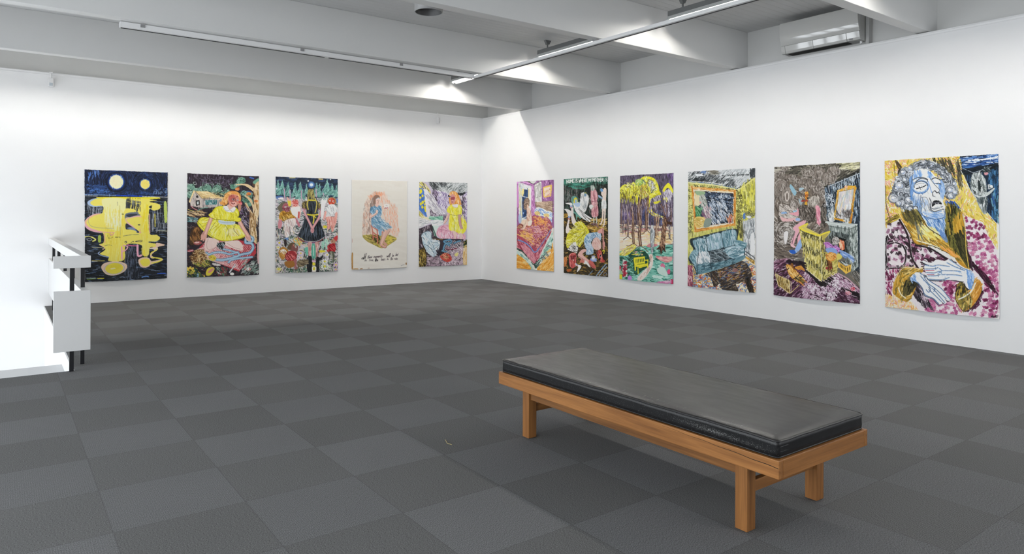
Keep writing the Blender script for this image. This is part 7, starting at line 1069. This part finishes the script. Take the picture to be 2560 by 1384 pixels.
def hang(fn, k, quad, wall, s, z, nx, ny, label, seed, amp):
    """s: positions of the four corners along the wall (TL TR BR BL), z: their heights"""
    qx = [q[0] for q in quad]; qy = [q[1] for q in quad]
    c = Canvas(min(qx) - 12, min(qy) - 12, max(qx) + 12, max(qy) + 12, k, '#e9e5dd'); RG.seed(seed); fn(c)
    if seed != 4: c.tex(900, 16/k*0.5, lambda x, y: 80 + 70*math.sin(x*0.017 + seed) * math.cos(y*0.013), 1.1/k, 0.10, 0.6)
    U, V = np.meshgrid(np.linspace(0, 1, nx), np.linspace(0, 1, ny)); H_ = homog(quad)
    P = np.stack([U, V, np.ones_like(U)], -1) @ H_.T; X = P[..., 0]/P[..., 2]; Y = P[..., 1]/P[..., 2]
    # stay just inside the painted outline
    cx, cy = np.mean(qx), np.mean(qy); X = cx + (X-cx)*0.992; Y = cy + (Y-cy)*0.996
    X = np.clip((X - c.x0)*k - 0.5, 0, c.W - 1.001); Y = np.clip((Y - c.y0)*k - 0.5, 0, c.H - 1.001)
    ix, iy = X.astype(int), Y.astype(int); fx, fy = (X-ix)[..., None], (Y-iy)[..., None]; im = np.clip(c.im, 0, 1)
    col = (im[iy, ix]*(1-fx) + im[iy, ix+1]*fx)*(1-fy) + (im[iy+1, ix]*(1-fx) + im[iy+1, ix+1]*fx)*fy
    col = np.where(col <= 0.04045, col/12.92, ((col+0.055)/1.055)**2.4) * 1.02; col = np.minimum(col, 0.9)
    r = np.random.RandomState(seed)
    def wave(t, a): return a*sum(np.sin(t*f*6.28 + r.uniform(0, 6.28))/m for f, m in ((3, 1.2), (7, 1.5), (17, 1.6), (41, 1.8), (90, 2.2)))
    ex = wave(V, 0.0011)*((1-U)**20 + U**20); ez = wave(U, 0.0011)*((1-V)**20 + V**20)
    sv = (s[0]*(1-U) + s[1]*U)*(1-V) + (s[3]*(1-U) + s[2]*U)*V + ex
    zv = (z[0]*(1-U) + z[1]*U)*(1-V) + (z[3]*(1-U) + z[2]*U)*V + ez
    d = 0.004 + amp*V**3.2*np.sin(np.pi*np.clip(U*0.94 + 0.05, 0, 1))**0.8 + 0.004*np.sin(U*5 + seed)*V*(1-V)*2 + 0.004*U*V + 0.002
    def pos(dd): return np.stack([sv, WY - dd, zv], -1) if wall == 'L' else np.stack([WX - dd, sv, zv], -1)
    F_ = pos(d).reshape(-1, 3); idx = np.arange(nx*ny).reshape(ny, nx)
    rim = np.concatenate([idx[0, :], idx[1:, -1], idx[-1, -2::-1], idx[-2:0:-1, 0]])
    back = pos(d - 0.0016).reshape(-1, 3)[rim]; nb = len(rim)
    co = np.concatenate([F_, back]); q = np.stack([idx[:-1, :-1], idx[1:, :-1], idx[1:, 1:], idx[:-1, 1:]], -1).reshape(-1, 4)
    bi = np.arange(nb) + nx*ny; rn = np.roll(rim, -1); bn = np.roll(bi, -1); q2 = np.stack([rim, rn, bn, bi], -1)
    # backing: a coarse grid just behind the painted face, so the sheet has two sides
    step = 12; jj = np.unique(np.append(np.arange(0, ny, step), ny-1)); ii = np.unique(np.append(np.arange(0, nx, step), nx-1))
    bg_ = pos(d - 0.0016)[np.ix_(jj, ii)]; nby, nbx = len(jj), len(ii); off = len(co); bidx = np.arange(nby*nbx).reshape(nby, nbx) + off
    q3 = np.stack([bidx[:-1, :-1], bidx[:-1, 1:], bidx[1:, 1:], bidx[1:, :-1]], -1).reshape(-1, 4)
    co = np.concatenate([co, bg_.reshape(-1, 3)]); qs = np.concatenate([q, q2, q3]).astype(np.int32)
    me = bpy.data.meshes.new('painting'); me.vertices.add(len(co)); me.vertices.foreach_set('co', co.astype(np.float32).ravel())
    me.loops.add(qs.size); me.loops.foreach_set('vertex_index', qs.ravel()); me.polygons.add(len(qs))
    me.polygons.foreach_set('loop_start', np.arange(0, qs.size, 4, dtype=np.int32)); me.polygons.foreach_set('loop_total', np.full(len(qs), 4, np.int32))
    me.polygons.foreach_set('use_smooth', np.ones(len(qs), bool)); me.update(); me.validate()
    at = me.color_attributes.new('paint', 'FLOAT_COLOR', 'POINT'); full = np.ones((len(co), 4), np.float32); full[:, :3] = 0.78
    full[:nx*ny, :3] = col.reshape(-1, 3); at.data.foreach_set('color', full.ravel())
    me.materials.append(M_paint); o = bpy.data.objects.new('painting', me); C.objects.link(o)
    return tag(o, label, 'painting', 'unframed painted sheets hung along the two white walls')
hang(art_moons, 0.40, ((92,72),(1022,95),(1026,1272),(100,1325)), 'L', (0.917,1.949,1.946,0.930), (1.830,1.830,0.294,0.292), 270, 350, 'painting of two yellow moons over dark water with long yellow reflections', 1, 0.018)
hang(art_picnic, 0.40, ((82,58),(938,80),(943,1252),(88,1300)), 'L', (2.212,3.247,3.251,2.215), (1.831,1.824,0.282,0.292), 240, 350, 'painting of a kneeling girl in a yellow dress on a red checked cloth', 2, 0.026)
hang(art_girl_back, 0.40, ((96,68),(906,90),(912,1284),(104,1328)), 'L', (3.508,4.541,4.546,3.512), (1.829,1.828,0.284,0.295), 215, 330, 'painting of a girl in a dark dress seen from behind among small figures', 3, 0.022)
hang(art_blue_dress, 0.40, ((72,75),(838,85),(850,1277),(82,1325)), 'L', (4.790,5.845,5.845,4.793), (1.820,1.834,0.290,0.290), 200, 320, 'pale sheet with a seated woman in blue above handwritten lines', 4, 0.018)
hang(art_bedroom_yellow, 0.40, ((72,65),(783,85),(785,1280),(76,1318)), 'L', (6.090,7.123,7.121,6.089), (1.832,1.842,0.286,0.293), 175, 310, 'painting of a standing girl in a yellow dress beside a pale blue armchair', 5, 0.02)
hang(art_bed, 0.42, ((62,105),(566,72),(578,1312),(72,1272)), 'R', (9.929,8.900,8.882,9.918), (1.837,1.836,0.296,0.283), 150, 330, 'painting of a seated figure on a red patterned bed by a window', 6, 0.02)
hang(art_mother, 0.44, ((45,105),(602,70),(618,1324),(58,1277)), 'R', (8.643,7.615,7.593,8.626), (1.837,1.836,0.302,0.293), 175, 370, 'painting with white capital letters along its top over figures and a girl lying down', 7, 0.02)
hang(art_trees, 0.44, ((48,77),(670,38),(683,1335),(55,1284)), 'R', (7.352,6.333,6.322,7.352), (1.838,1.835,0.300,0.291), 200, 390, 'painting of yellow topped trees over a small yellow bench', 8, 0.02)
hang(art_sofa, 0.50, ((42,82),(742,36),(765,1340),(52,1277)), 'R', (6.077,5.048,5.025,6.072), (1.840,1.838,0.302,0.295), 250, 440, 'painting of a blue sofa under an orange framed picture on yellow walls', 9, 0.02)
hang(art_armchair, 0.56, ((53,92),(843,37),(848,1328),(60,1256)), 'R', (4.785,3.757,3.748,4.783), (1.837,1.838,0.305,0.299), 310, 500, 'painting of a yellow wing armchair in a smoke filled room with a fireplace', 10, 0.022)
hang(art_robe, 0.64, ((32,97),(940,36),(960,1345),(52,1265)), 'R', (3.496,2.467,2.449,3.480), (1.837,1.839,0.304,0.303), 410, 580, 'painting of a pale blue faced person with folded hands in a maroon robe', 11, 0.02)
